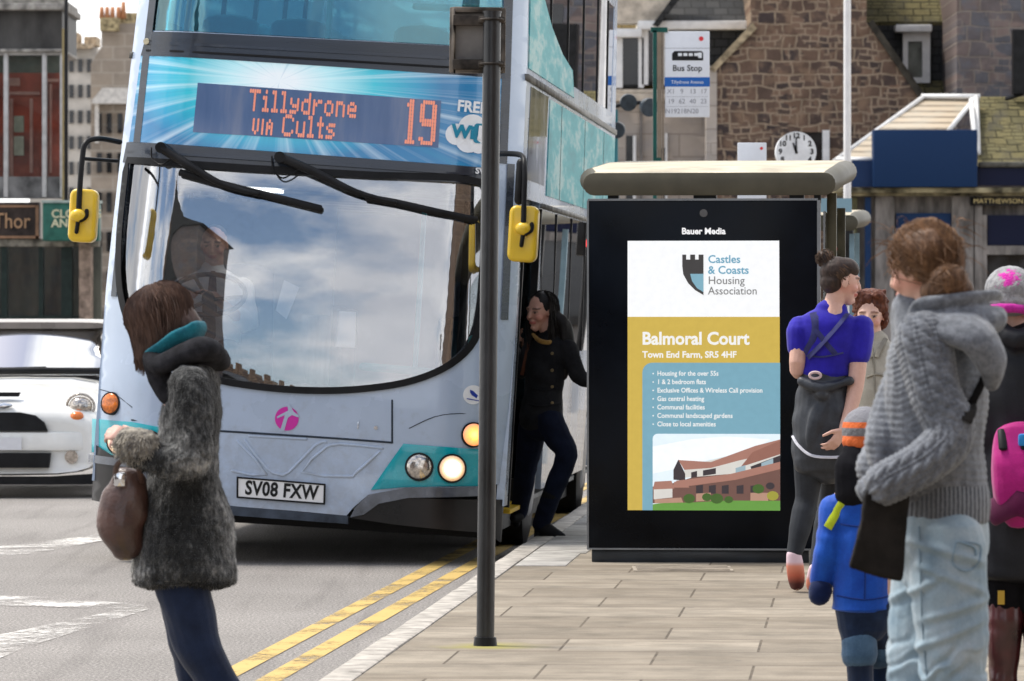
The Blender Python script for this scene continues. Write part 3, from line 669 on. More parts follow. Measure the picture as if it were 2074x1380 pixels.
lower = [(hw(1) * .0 + 1.25, .55), B(985, 990), B(820, 990), B(745, 1002), B(712, 1046)]
outline = [(-1.26, .55), B(262, 935), B(320, 955), B(365, 1010)] + [(-hw(w), w) for w in (.75, 1.0, 1.6, 2.4, 3.0, 3.6, 4.1)][:0] + []
left = [(-hw(w), w) for w in (4.15, 3.6, 3.0, 2.4, 1.6, 1.0, .56)]
right = [(hw(w), w) for w in (.56, 1.0, 1.6, 2.4, 3.0, 3.6, 4.15)]
botm = BP((262, 930), (300, 938), (345, 960), (380, 1015)) + BP((480, 1027), (600, 1036), (703, 1045), (715, 1030), (745, 1004), (820, 989), (970, 986))
mb = MB(); mb.patch(left + botm + right, FS(0), .06, .05, holes=[grow(ws, .014), ug])
mb.build('front_panel', m_sil, bus, smooth=40)
mb = MB(); mb.patch(grow(ws, .032), FS(.018), .03, .03, holes=[grow(ws, -.010)]); gk = mb.build('windscreen_gasket', m_rubr, bus, smooth=40)
mb = MB(); mb.patch(grow(ws, .012), FS(-.012), .05, .006); mb.build('windscreen', m_wind, bus, smooth=30)
mb = MB(); mb.patch(grow(ug, .004), FS(-.004), .08, .006); mb.build('upper_windscreen', m_upg, bus, smooth=30)
mb = MB(); mb.patch(BP((242, 288), (1004, 345), (1000, 377), (760, 362), (500, 347), (234, 329)), FS(.014), .08, .03)
mb.patch(BP((243, 305), (1003, 358), (1003, 362), (243, 309)), FS(.024), .2, .012); mb.build('windscreen_header', m_band, bus, smooth=30)
mb = MB(); mb.patch(BP((284, 64), (1012, 104), (1014, 163), (270, 112)), FS(.012), .08, .03)
mb.patch(BP((280, 84), (1012, 126), (1012, 132), (279, 90)), FS(.020), .2, .012); up = mb.build('upper_band', m_band, bus, smooth=30)
mb = MB(); mb.patch(BP((282, 100), (1013, 146), (1013, 150), (282, 104)), FS(.020), .2, .012)
o = mb.build('band_groove', m_rubr, up, smooth=30)
mb = MB()
for px, py in ((283, 84),): u, w = B(px, py); mb.cyl((u, fv(u, w) - .035, w), (u, fv(u, w), w), .018, .022)
mb.build('marker_lamp', mk_flat('marker_lamp', (.8, .72, .5), .3), bus)
mb = MB()
for sgn in (-1, 1):
    ed = [(sgn * (hw(w) * .93), w) for w in (4.1, 3.6, 3.0, 2.5)]; ed2 = [(sgn * (hw(w) * .93 - .05), w) for w in (2.5, 3.0, 3.6, 4.1)]
    mb.patch(ed + ed2, FS(.010), .08, .03)
    ed = [(sgn * (hw(w) * .965), w) for w in (2.5, 2.2, 1.8, 1.55)]; ed2 = [(sgn * (hw(w) * .965 - .04), w) for w in (1.55, 1.8, 2.2, 2.5)]
    mb.patch(ed + ed2, FS(.010), .08, .03)
mb.build('pillar_trim', m_band, bus, smooth=30)
# destination board: printed sunburst, LED matrix, lettering
q = NT('sunburst_print'); tcn = q.n('TexCoord'); s_ = q.n('SeparateXYZ'); q.l(tcn.outputs['Object'], s_.inputs[0])
bc = B(560, 165)
def mth(op, a, b=None, c=None):
    m = q.n('Math', operation=op)
    for i, v in enumerate((a, b, c)):
        if v is None: continue
        if isinstance(v, (int, float)): m.inputs[i].default_value = v
        else: q.l(v, m.inputs[i])
    return m.outputs[0]
dx = mth('SUBTRACT', s_.outputs[0], bc[0]); dz = mth('MULTIPLY', mth('SUBTRACT', s_.outputs[2], bc[1]), 2.1)
rad = mth('SQRT', mth('ADD', mth('MULTIPLY', dx, dx), mth('MULTIPLY', dz, dz))); ang = mth('ARCTAN2', dz, dx)
cbn = q.n('CombineXYZ'); q.l(mth('MULTIPLY', ang, 3.2), cbn.inputs[0]); rn = q.noise(cbn.outputs[0], 2.4, 3, .6)
base = q.ramp(rad, [(.10, (.86, .93, .95)), (.32, (.50, .84, .89)), (.58, (.04, .52, .64)), (.85, (.02, .30, .50)), (1.0, (.02, .17, .36))])
c = q.mix(q.ramp(rn, [(.48, 0.), (.72, .55)]), base, (.82, .93, .95)); c = q.mix(q.ramp(rn, [(.28, .5), (.46, 0.)]), c, (.015, .26, .42))
q.set(col=c, rough=.2, coat=.5); q.l(c, q.b.inputs['Emission Color']); q.set(estr=.12)
mb = MB(); mb.patch(disp, FS(.008), .07, .02); db = mb.build('destination_board', q.m, bus, smooth=40)
led = BP((393, 168), (889, 206), (884, 301), (384, 268))
mb = MB(); mb.patch(led, FS(.0105), .07, .01)
q = NT('led_window'); f = q.noise(q.coords((3, 1, .4)), 2.5, 4); c = q.ramp(f, [(.3, (.045, .10, .23)), (.55, (.085, .145, .29)), (.75, (.17, .21, .32))]); q.set(col=c, rough=.15, coat=.3)
mb.build('display_window', q.m, db, smooth=40)
GL = {'T': '11111 00100 00100 00100 00100 00100 00100', 'i': '010 000 110 010 010 010 111', 'l': '110 010 010 010 010 010 111', 'y': '0000 0000 1001 1001 0111 0001 1110', 'd': '0001 0001 0111 1001 1001 1001 0111', 'r': '0000 0000 1011 1100 1000 1000 1000', 'o': '0000 0000 0110 1001 1001 1001 0110', 'n': '0000 0000 1110 1001 1001 1001 1001', 'e': '0000 0000 0110 1001 1111 1000 0111', 'V': '101 101 101 101 010', 'I': '1 1 1 1 1', 'A': '010 101 111 101 101', 'C': '01110 10001 10000 10000 10000 10001 01110', 'u': '0000 0000 1001 1001 1001 1001 0111', 't': '010 010 111 010 010 010 011', 's': '0000 0000 0111 1000 0110 0001 1110', ' ': '00 00 00 00 00'}
def bil(a, b):                      # 0..1 over the LED window
    p = [Vector(x) for x in led]; t_ = p[0].lerp(p[1], a); b_ = p[3].lerp(p[2], a); return t_.lerp(b_, b)
ledm = MB()
def dot(a, b, r=.0062, ry=.0125):
    c_ = bil(a, b); f_ = FS(.0135); v = [f_(c_.x + r * x, c_.y + ry * y, 0) for x, y in ((-1, -.6), (-.6, -1), (.6, -1), (1, -.6), (1, .6), (.6, 1), (-.6, 1), (-1, .6))]; ledm.add(v, [tuple(range(8))])
def ledtext(txt, a0, b0, pa, pb):
    a = a0
    for ch in txt:
        rows = GL[ch].split(); off = 2 if ch in 'VIA' else 0
        for j, rw in enumerate(rows):
            for i, x in enumerate(rw):
                if x == '1': dot(a + i * pa, b0 + (j + off) * pb)
        a += (len(rows[0]) + 1) * pa
ledtext('Tillydrone', .222, .085, .0094, .062)
ledtext('VIA Cults', .245, .555, .0094, .062)
one = '00110 01110 00110 00110 00110 00110 00110 00110 00110 00110 00110 01111'.split(); nine = '0111110 1100011 1100011 1100011 1100011 1111111 0111111 0000011 0000011 0000011 1100011 0111110'.split()
for rows, a0 in ((one, .858), (nine, .922)):
    for j, rw in enumerate(rows):
        for i, x in enumerate(rw):
            if x == '1': dot(a0 + i * .0098, .06 + j * .078, .0066, .0125)
ledm.build('led_lettering', mk_flat('led_amber', (.70, .26, .18), .5, emit=.24), db, smooth=0, norm=False)
m_wl = mk_flat('white_vinyl', (.86, .87, .88), .35)
mb = MB(); f_ = FS(.0115); c_ = B(953, 219)
def tx(mb, txt, size, px, py, off=.014, rot=-.03, **k):
    c_ = B(px, py); ca, sa = math.cos(rot), math.sin(rot)
    mb.text(txt, size, lambda a, b, d: FS(off)(c_[0] + a * ca - b * sa, c_[1] + a * sa + b * ca, d), **k)
tx(mb, 'FREE', .095, 951, 220, bold=.003, sx=.9)
cl = [B(920, 274), B(952, 262), B(975, 272), B(945, 285), B(965, 290)]
for (u, w), r in zip(cl, (.065, .085, .075, .08, .07)): mb.patch(circ(u, w, r, 20), FS(.0115 + r * .02), .08, .004)
wf = mb.build('wifi_emblem', m_wl, db, smooth=0)
mb = MB(); tx(mb, 'Wi', .105, 934, 270, off=.019, bold=.006, thick=.001); u, w = B(972, 273); mb.patch(rrect(u - .052, u + .062, w - .06, w + .06, .02), FS(.0165), .1, .003); mb.build('wifi_lettering', mk_flat('wifi_teal', (.02, .25, .38), .4), wf, smooth=0)
mb = MB(); tx(mb, 'Fi', .105, 975, 273, off=.0195, bold=.006, thick=.001); mb.build('wifi_lettering', m_wl, wf, smooth=0)
# lower front: seams, ribs, lamps, bumper corners, plate, emblem
mb = MB()
def line(mb, pts, r, off, n=6, k=3):
    q_ = [B(*p) for p in pts]; mb.tube([(u, fv(u, w) - off, w) for u, w in q_], r, n=n, k=k)
line(mb, [(440, 874), (560, 881), (700, 890), (795, 897)], .007, 0); line(mb, [(795, 897), (795, 812)], .006, 0, k=1)
line(mb, [(262, 852), (330, 862), (440, 874)], .006, 0)
line(mb, [(830, 868), (880, 845), (930, 838), (985, 842)], .003, 0); line(mb, [(190, 790), (225, 800), (262, 826)], .003, 0)
mb.build('panel_seam', mk_flat('seam_shadow_gap', (.03, .04, .055), .6), bus, smooth=60)
mb = MB()
for pts in ([(495, 893), (540, 950), (565, 962), (585, 958), (640, 902), (660, 896)], [(505, 884), (620, 890)], [(662, 906), (690, 900), (775, 908)], [(662, 906), (612, 957), (706, 966), (720, 960), (770, 915)], [(480, 895), (540, 963), (470, 955)]): line(mb, pts, .011, -.003, k=2)
mb.build('pressed_ribs', m_sil, bus, smooth=180)
for pts in (BP((818, 899), (900, 905), (985, 911), (985, 984), (900, 985), (820, 987), (752, 993), (785, 945)), BP((171, 850), (262, 856), (330, 868), (335, 945), (262, 928), (171, 918))):
    mb = MB(); mb.patch(pts, FS(.010), .06, .03); mb.build('lamp_panel', m_teal, bus, smooth=30, bevel=.006)
def mk_lamp(name, c, stops):
    q = NT(name); d = q.n('VectorMath', operation='DISTANCE'); d.inputs[1].default_value = tuple(c); q.l(q.coords(), d.inputs[0]); vo = q.n('TexVoronoi'); vo.inputs['Scale'].default_value = 70; q.l(q.coords(), vo.inputs['Vector'])
    e = q.mix(.35, q.ramp(d.outputs['Value'], stops), q.ramp(vo.outputs['Distance'], [(.1, .35), (.6, 1.)]), 'MULTIPLY'); q.set(col=(.5, .45, .4), rough=.1, ecol=e, estr=2.2); return q.m
m_lens = 'white'; m_amb = 'amber'; m_ambo = mk('amber_lens', (.75, .19, .02), .15, var=.3, vscale=40, coat=.6)
m_refl = mk('lamp_reflector', (.62, .56, .50), .14, metal=.85, var=.25, vscale=45)
def lamp(name, px, py, r, mlens, glow=None):
    u, w = B(px, py); v = fv(u, w); nrm = Vector((fv(u + .02, w) - fv(u - .02, w), -.04, 0)).normalized(); nrm = Vector((nrm.x * .5, nrm.y, .05)).normalized()
    c_ = Vector((u, v, w)); ax = nrm
    mb = MB(); mb.tube([c_ - ax * .03, c_ + ax * .026], [r * 1.16, r * 1.13], n=32, caps=False); hd = mb.build(name, m_rubr, bus, smooth=40)
    if mlens == 'white': mlens = mk_lamp('lit_lens', c_ + ax * .04, [(.0, (1, 1, 1)), (.035, (.9, .84, .72)), (.052, (.36, .27, .16)), (.066, (.20, .11, .045)), (.08, (.09, .045, .015))])
    if mlens == 'amber': mlens = mk_lamp('lit_amber', c_ + ax * .04, [(.0, (.55, .33, .08)), (.03, (.45, .19, .008)), (.06, (.30, .075, .002)), (.075, (.12, .025, .0))])
    mb = MB(); sd = Vector((1, 0, 0)); sd = (sd - ax * sd.dot(ax)).normalized(); mb.ell(c_ + ax * .024, (r, r, r * .28), (sd, ax.cross(sd), ax), n=28); mb.build('lens', mlens, hd, smooth=180)
    if glow: mb = MB(); mb.ell(c_ + ax * .028, (r * .62, r * .62, r * .32), (sd, ax.cross(sd), ax), n=24); mb.build('bulb_glow', glow, hd, smooth=180)
lamp('headlight', 850, 946, .076, m_refl); lamp('headlight', 915, 949, .078, m_lens); lamp('headlight', 238, 895, .078, m_lens); lamp('headlight', 300, 902, .076, m_refl)
lamp('indicator', 956, 881, .068, m_amb, None); lamp('indicator', 219, 819, .062, m_ambo, None)
bc1 = BP((712, 1048), (722, 1028), (748, 1002), (822, 988), (985, 985), (985, 1003), (830, 1008), (770, 1020), (740, 1042))
mb = MB(); mb.patch(bc1, FS(.05), .05, .09); mb.patch(BP((165, 922), (262, 932), (330, 950), (370, 1012), (350, 1008), (262, 948), (165, 938)), FS(.04), .06, .09); mb.build('bumper_lip', mk('grey_bumper_lip', (.10, .11, .135), .25, var=.3, coat=.2), bus, smooth=40)
mb = MB(); mb.patch([(1.255, .20)] + BP((985, 1078), (900, 1072), (800, 1062), (706, 1048), (740, 1042), (770, 1020), (830, 1008)) + [(1.255, .46)], FS(.035), .06, .10); mb.patch([(-1.262, .30), (-1.262, .64)] + BP((262, 948), (350, 1008), (380, 1018), (380, 1045)), FS(.03), .06, .10); mb.build('bumper_corner', mk('dark_bumper', (.016, .013, .012), .30, var=.5, vscale=2, spec=.25), bus, smooth=40)
mb = MB(); mb.patch(BP((380, 1015), (480, 1027), (706, 1046), (706, 1062), (480, 1046), (380, 1036)), FS(.0), .07, .05); mb.build('lower_valance', mk('valance', (.06, .075, .10), .5, var=.3), bus, smooth=40)
pl = BP((481, 968), (659, 982), (658, 1021), (481, 1008))
mb = MB(); mb.patch(pl, FS(.016), .1, .012); pt = mb.build('number_plate', mk_flat('plate_white', (.80, .80, .80), .35), bus, smooth=30)
mb = MB(); tx(mb, 'SV08 FXW', .117, 571, 995, off=.019, rot=-.012, bold=.0035, sx=.80, spacing=1.05); mb.build('plate_lettering', mk_flat('plate_black', (.012, .012, .012), .4), pt, smooth=0)
mb = MB()
for a, b in zip(pl, pl[1:] + pl[:1]): mb.tube([FS(.018)(*a, 0), FS(.018)(*b, 0)], .006, n=6)
mb.build('plate_border', m_rubr, pt, smooth=60)
u, w = B(581, 849); mg = mk_flat('magenta_vinyl', (.62, .04, .36), .4)
mb = MB(); sw = [(u + .006, w - .068), (u + .012, w - .01), (u + .022, w + .018), (u + .05, w + .035), (u + .066, w + .03), (u + .066, w + .012), (u + .04, w + .014)]
mb.patch(circ(u, w, .072, 40), FS(.004), .05, .006); em = mb.build('operator_emblem', mg, bus, smooth=30)
mb = MB(); mb.patch([(u - .038, w - .082), (u - .012, w - .076), (u + .006, w + .005), (u + .03, w + .024), (u + .07, w + .012), (u + .074, w + .024), (u + .04, w + .044), (u + .014, w + .085), (u - .002, w + .085), (u + .006, w + .05), (u - .06, w + .01), (u - .058, w - .002), (u - .012, w + .022)], FS(.0062), .03, .003)
mb.build('emblem_swoosh', m_sil, em, smooth=30)
u, w = B(957, 800); mb = MB(); mb.patch(circ(u, w, .058, 30), FS(.004), .05, .005); st = mb.build('round_sticker', m_wl, bus, smooth=30)
mb = MB(); mb.patch([(u - .02, w + .03), (u + .0, w + .022), (u + .028, w - .004), (u + .02, w - .02), (u - .006, w - .004), (u - .018, w + .012)], FS(.006), .03, .003); mb.patch([(u - .035, w - .022), (u + .035, w - .032), (u + .035, w - .038), (u - .035, w - .028)], FS(.006), .03, .003); mb.build('sticker_mark', mk_flat('sticker_blue', (.02, .05, .35), .4), st, smooth=0)
mb = MB(); tx(mb, 'SV', .05, 968, 349, off=.028, bold=.002); mb.build('fleet_lettering', m_wl, bus, smooth=0)
mb = MB(); u, w = B(762, 867); mb.cyl((u, fv(u, w) - .006, w), (u, fv(u, w), w), .012); u, w = B(726, 862); mb.tube([FS(.004)(u, w - .02, 0), FS(.004)(u, w + .02, 0)], .004, n=6); mb.build('panel_lock', m_chr, bus)
# wipers
for arm, blade, hose in (([(322, 300), (380, 336), (448, 374), (520, 394)], [(360, 350), (448, 374), (560, 402), (648, 424)], [(300, 300), (302, 322), (322, 334), (342, 322)]), ([(566, 320), (640, 352), (720, 390), (800, 412)], [(742, 402), (800, 412), (880, 430), (962, 448)], [(548, 318), (552, 345), (572, 362), (604, 344)])):
    t_ = MB(); q_ = [B(*p) for p in arm]; t_.tube([(u, fv(u, w) - .07 + .005 * i, w) for i, (u, w) in enumerate(q_)], [.03, .026, .018, .012], n=8, k=4); u, w = q_[0]; t_.cyl((u, fv(u, w) - .10, w), (u, fv(u, w), w), .034)
    wp = t_.build('wiper', m_blackm, bus, smooth=50)
    t_ = MB(); q_ = [B(*p) for p in blade]; t_.tube([(u, fv(u, w) - .03, w) for u, w in q_], [(.010, .022)] * 4, n=8, k=4); t_.tube([(u, fv(u, w) - .012, w - .012) for u, w in q_], .008, n=6, k=4); t_.build('wiper_blade', m_rubr, wp, smooth=50)
    t_ = MB(); q_ = [B(*p) for p in hose]; t_.tube([(u, fv(u, w) - .05, w) for u, w in q_], .005, n=6, k=6); t_.build('washer_hose', m_rubr, wp, smooth=60)
# mirrors
m_yelm = mk('yellow_mirror_shell', (.80, .52, .02), .35, var=.05, coat=.3)
def mirror(x0, x1, y0, y1, arm, yoff):
    (ua, wa), (ub, wb_) = B(x0, y1), B(x1, y0); c_ = ((ua + ub) / 2, (wa + wb_) / 2); du, dw = abs(ub - ua) / 2, abs(wb_ - wa) / 2
    t_ = MB(); t_.prism(rrect(c_[0] - du, c_[0] + du, c_[1] - dw, c_[1] + dw, .045), lambda a, b, d: (a, yoff + d, b), .13); mr = t_.build('mirror', m_yelm, bus, smooth=40, bevel=.022, bseg=3)
    t_ = MB(); t_.tube(arm, .017, n=8, k=5); t_.build('mirror_arm', m_blackm, mr, smooth=60)
    t_ = MB(); t_.prism(rrect(c_[0] - du * .85, c_[0] + du * .85, c_[1] - dw * .88, c_[1] + dw * .88, .035), lambda a, b, d: (a, yoff + .131 + d, b), .004); t_.build('mirror_glass', mk('mirror_glass', (.8, .8, .8), .02, metal=1, var=.02), mr, smooth=0)
    t_ = MB(); ax, aw = arm[-1][0], arm[-1][2]; t_.ell((ax, yoff - .02, aw), (.05, .035, .04)); t_.build('mirror_knob', m_yelm, mr, smooth=180)
    t_ = MB(); t_.tube([(ax - .0, yoff - .012, aw - .03), (ax - .006, yoff - .012, aw - .10)], .013, n=8); t_.tube([(ax + .02, yoff - .03, aw - .03), (ax + .05, yoff - .025, aw - .005), (ax + .05, yoff - .02, aw + .03)], .013, n=8, k=3); t_.build('mirror_clamp', m_rubr, mr, smooth=60)
a_ = [B(*p) for p in ((238, 290), (208, 286), (186, 296), (180, 330), (176, 380), (172, 440))]
mirror(147, 210, 389, 492, [(a_[0][0], .25, a_[0][1]), (a_[1][0], .05, a_[1][1]), (a_[2][0], -.04, a_[2][1]), (a_[3][0], -.07, a_[3][1]), (a_[4][0], -.09, a_[4][1]), (a_[5][0], -.09, a_[5][1])], -.08)
u1, w1 = B(182, 327); u2, w2 = B(232, 328); mb = MB(); mb.tube([(u1, -.06, w1), (u2, .25, w2)], .012, n=8); mb.build('mirror_stay', m_blackm, bus, smooth=60)
a_ = [B(*p) for p in ((1040, 318), (1056, 322), (1066, 345), (1066, 400), (1064, 468))]
mirror(1030, 1095, 424, 532, [(1.12, .20, a_[0][1]), (a_[1][0], .0, a_[1][1]), (a_[2][0], -.10, a_[2][1]), (a_[3][0], -.12, a_[3][1]), (a_[4][0], -.12, a_[4][1])], -.10)
mb = MB(); u, w = B(1060, 372); mb.tube([(u - .01, -.06, w - .12), (u - .01, -.06, w + .10)], .03, n=10); mb.build('mirror_bracket', m_blackm, bus, smooth=60)

# sides, roof, rear (coordinates: v back along the bus, w up)
LB = 9.75
def SF(sgn, off): return lambda v, w, d: (sgn * (hw(w) + off - d), v, w)
V0 = .26
def side_out(): return [(V0, .42), (LB, .42), (LB, 4.1), (LB - .35, 4.22), (.72, 4.22), (.66, 4.0), (.60, 3.2), (.48, 2.4), (.34, 1.4)]
UPW = [(.95, 3.18), (LB - .5, 3.18), (LB - .35, 4.02), (1.12, 4.02)]
LOW = [(2.15, 1.32), (LB - .6, 1.32), (LB - .6, 2.26), (2.15, 2.26)]
QTR = [(.78, 2.42), (2.25, 2.42), (2.4, 3.0), (.92, 3.0)]
DOR = [(.62, .42 + .001), (1.95, .42 + .001), (1.95, 2.30), (.66, 2.30)]
for sgn in (1, -1):
    out = side_out()
    if sgn == 1: out = [(V0, .42), (.5, .42), (.52, 2.30), (1.95, 2.30), (1.95, .42)] + out[1:]
    fw = [(2.25, .4201), (2.28, .75), (2.45, .98), (2.75, 1.05), (3.05, .98), (3.22, .75), (3.25, .4201)]; rw = [(a + 5.2, b) for a, b in fw]
    i = out.index((LB, .42)); out = out[:i] + fw + rw + out[i:]
    mb = MB(); mb.patch(out, SF(sgn, 0), .22, .05, holes=[UPW, LOW]); sp = mb.build('side_panel', m_sil, bus, smooth=30)
    mb = MB(); mb.patch(UPW, SF(sgn, -.004), .4, .006); sw_ = mb.build('upper_side_window', m_sideg, bus, smooth=30)
    mb = MB()
    for v in (2.6, 4.2, 5.8, 7.4, 8.6): mb.prism([(v, 3.18), (v + .03, 3.18), (v + .03, 4.02), (v, 4.02)], SF(sgn, .004), .03)
    mb.build('window_divider', m_rubr, sw_, smooth=0)
    mb = MB(); mb.patch(LOW, SF(sgn, -.004), .4, .006); sw_ = mb.build('lower_side_window', m_sideg, bus, smooth=30)
    mb = MB()
    for v in (3.5, 5.0, 6.5, 8.0): mb.prism([(v, 1.32), (v + .04, 1.32), (v + .04, 2.26), (v, 2.26)], SF(sgn, .004), .03)
    mb.build('window_divider', m_rubr, sw_, smooth=0)
    mb = MB(); mb.prism([(.55, 3.02), (LB, 3.02), (LB, 3.06), (.55, 3.06)], SF(sgn, .014), .03); mb.prism([(2.0, 2.27), (LB, 2.27), (LB, 2.30), (2.0, 2.30)], SF(sgn, .014), .03); mb.build('side_rail', mk('grey_rail', (.20, .195, .18), .5, var=.3), bus, smooth=30)
# teal vinyl and quarter glass on the kerb side
mb = MB(); mb.patch(QTR, SF(1, .003), .3, .01); mb.build('quarter_window', mk('quarter_glass', (.10, .11, .12), .06, var=.5, vscale=2), bus, smooth=30)
q = NT('teal_vinyl'); f = q.noise(q.coords((1, .45, 2.2)), 2.2, 5, .65); c = q.ramp(f, [(.30, (.02, .22, .25)), (.48, (.03, .32, .35)), (.60, (.30, .47, .46)), (.72, (.06, .36, .38))]); q.set(col=c, rough=.5, spec=.3); m_tv = q.m
mb = MB(); mb.patch([(2.45, 2.36), (LB - .1, 2.36), (LB - .1, 2.99), (2.55, 2.99)], SF(1, .006), .3, .008)
for v in (3.6, 6.0, 8.2): mb.prism([(v, 2.36), (v + .012, 2.36), (v + .012, 2.99), (v, 2.99)], SF(1, .009), .002, 1)
mb.build('teal_advert', [m_tv, m_band], bus, smooth=30)
mb = MB(); mb.patch([(.70, 3.10), (4.8, 3.10), (4.6, 3.28), (3.6, 3.34), (2.6, 3.46), (1.8, 3.62), (1.1, 3.92), (.74, 3.98)], SF(1, .007), .25, .006); mb.build('teal_swoosh', m_tv, bus, smooth=30)
mb = MB(); P_ = [(-1.13, 4.18), (-1.0, 4.30), (1.0, 4.30), (1.13, 4.18)]
mb.prism(P_, lambda a, b, d: (a, .62 + d, b), LB - .9); mb.build('roof', m_silr, bus, smooth=30)
mb = MB(); mb.patch([(-1.24, .42), (1.24, .42), (1.13, 4.2), (-1.13, 4.2)], lambda a, b, d: (a, LB - d, b), .4, .05); mb.build('rear_panel', m_sil, bus, smooth=30)
# open doorway: leaves folded back, step edge, handrail
m_dg = mk_glass('door_glass', (.35, .38, .38), .08)
for v in (.60, 1.86):
    mb = MB()
    mb.patch([(.89, .40), (1.27, .40), (1.27, 2.26), (.89, 2.26)], lambda x, z, d: (x, v - .02 + d, z), .4, .04, holes=[[(.935, .53), (1.225, .53), (1.225, 2.19), (.935, 2.19)]])
    dr = mb.build('door', m_blackm, bus, smooth=30)
    mb = MB(); mb.box(.936, 1.224, v - .004, v + .004, .531, 2.189); mb.build('door_glass', m_dg, dr, smooth=0)
mb = MB(); mb.box(1.12, 1.275, .62, 1.93, .36, .385); mb.build('step_edge', mk_flat('step_yellow', (.72, .45, .03), .5), bus, smooth=0)
mb = MB(); mb.tube([(1.16, .72, .5), (1.16, .70, 2.0)], .018, n=8); mb.tube([(.6, 1.0, .45), (.6, 1.0, 2.2)], .018, n=8); mb.build('handrail', m_teal, bus, smooth=60)
# interior
m_int = mk('interior_grey', (.34, .345, .34), .7, var=.3, vscale=2); m_dash = mk('dashboard_black', (.022, .024, .027), .5, var=.3)
mb = MB(); mb.box(-1.2, 1.2, .35, LB - .1, .34, .37); mb.box(-1.18, 1.18, .9, LB - .1, 2.28, 2.34); mb.box(-1.18, 1.18, .50, .56, 2.30, 3.0); mb.build('decks', m_int, bus, smooth=0)
mb = MB(); mb.tube([(-1.12, .42, .90), (-.5, .36, .98), (.2, .36, .96), (1.0, .44, .90)], [(.12, .10)] * 4, n=12, k=4, side=(0, 0, 1)); mb.box(-1.15, 1.1, .32, .55, .40, .90); db_ = mb.build('dashboard', m_dash, bus, smooth=50)
su, swh = B(392, 590)
mb = MB(); ax = Vector((0, -.55, .84)).normalized(); s1 = Vector((1, 0, 0)); s2 = ax.cross(s1); c_ = Vector((su, .62, swh - .02))
mb.tube([c_ + (s1 * math.cos(t_) + s2 * math.sin(t_)) * .23 for t_ in [2 * math.pi * i / 32 for i in range(32)]], .016, n=8, closed=True)
for t_ in (0, 2.1, 4.2): mb.tube([c_ - ax * .04, c_ + (s1 * math.cos(t_) + s2 * math.sin(t_)) * .22], .013, n=6)
mb.tube([c_ - ax * .3, c_ - ax * .02], .04, n=10); mb.build('steering_wheel', m_dash, bus, smooth=60)
mb = MB(); mb.tube([(su + .12, 1.10, .5), (su + .12, 1.10, 1.0)], [(.22, .2)] * 2, n=14, power=4, side=(1, 0, 0)); mb.tube([(su + .12, 1.28, .95), (su + .12, 1.34, 1.75)], [(.23, .06), (.19, .05)], n=14, power=4, side=(1, 0, 0)); mb.build('driver_seat', mk('seat_blue_grey', (.06, .08, .11), .8, var=.3), bus, smooth=50)
mb = MB(); u, w = B(545, 600); mb.prism([(u - .05, w - .09), (u + .02, w - .14), (u + .09, w + .06), (u - .01, w + .10)], lambda a, b, d: (a, .75 + d, b), .01)
u, w = B(680, 665); mb.prism([(u - .06, w - .12), (u + .06, w - .12), (u + .05, w + .1), (u - .05, w + .1)], lambda a, b, d: (a, .6 + d, b), .01); mb.build('paper_notice', mk_flat('notice_paper', (.8, .8, .8), .6), bus, smooth=0)
mb = MB(); (u, w), (u2, w2), (u3, w3) = B(716, 745), B(958, 765), B(962, 690); mb.tube([(u, .55, w), (u2 - .02, .55, w2)], .026, n=8); mb.tube([(u2 - .06, .55, w2), (u3 - .06, .55, w3)], .026, n=8); mb.build('grab_rail', mk('teal_rail', (.02, .42, .42), .35, var=.1), bus, smooth=60)
mb = MB(); mb.box(-.10, -.06, .8, 2.0, .4, 1.5); mb.box(-1.15, -.06, 2.0, 2.05, .4, 2.2); mb.build('cab_partition', m_int, bus, smooth=0)
m_seat = mk('upper_seat_teal', (.03, .12, .16), .7, var=.3)
mb = MB()
for r_ in range(4):
    for u in (-.82, -.38, .42, .86): mb.tube([(u, 1.9 + r_ * .9, 2.7), (u, 2.0 + r_ * .9, 3.35)], [(.2, .06), (.18, .05)], n=12, power=3, side=(1, 0, 0))
mb.build('upper_seat', m_seat, bus, smooth=50)
mb = MB(); (u, w), (u2, w2) = B(820, 6), B(1012, 16); mb.tube([(u, .75, w), (u2, .75, w2)], .022, n=8); (u, w) = B(640, -20); mb.tube([(u, .85, w + .2), (u, .85, 2.6)], .018, n=8); mb.build('upper_grab_rail', bpy.data.materials['teal_rail'], bus, smooth=60)
mb = MB()
for r_ in range(5):
    for u in (-.8, .85): mb.tube([(u, 3.2 + r_ * .95, .6), (u, 3.3 + r_ * .95, 1.5)], [(.36, .06), (.34, .05)], n=12, power=4, side=(1, 0, 0))
mb.build('lower_seat', m_seat, bus, smooth=50)
mb = MB()
for v in (2.2, 4.4, 6.6):
    for u in (-.7, .7): mb.box(u - .12, u + .12, v, v + 1.0, 4.08, 4.10)
mb.build('ceiling_lamp', mk_flat('saloon_lamp', (1, .97, .9), .4, emit=5), bus, smooth=0)
mb = MB(); mb.box(-.62, -.32, .95, 1.25, 2.255, 2.275); mb.build('cab_fill_light', mk_flat('cab_fill_light', (1, .97, .9), .4, emit=2.4), bus, smooth=0)  # glowing panel added over the driver to brighten the cab
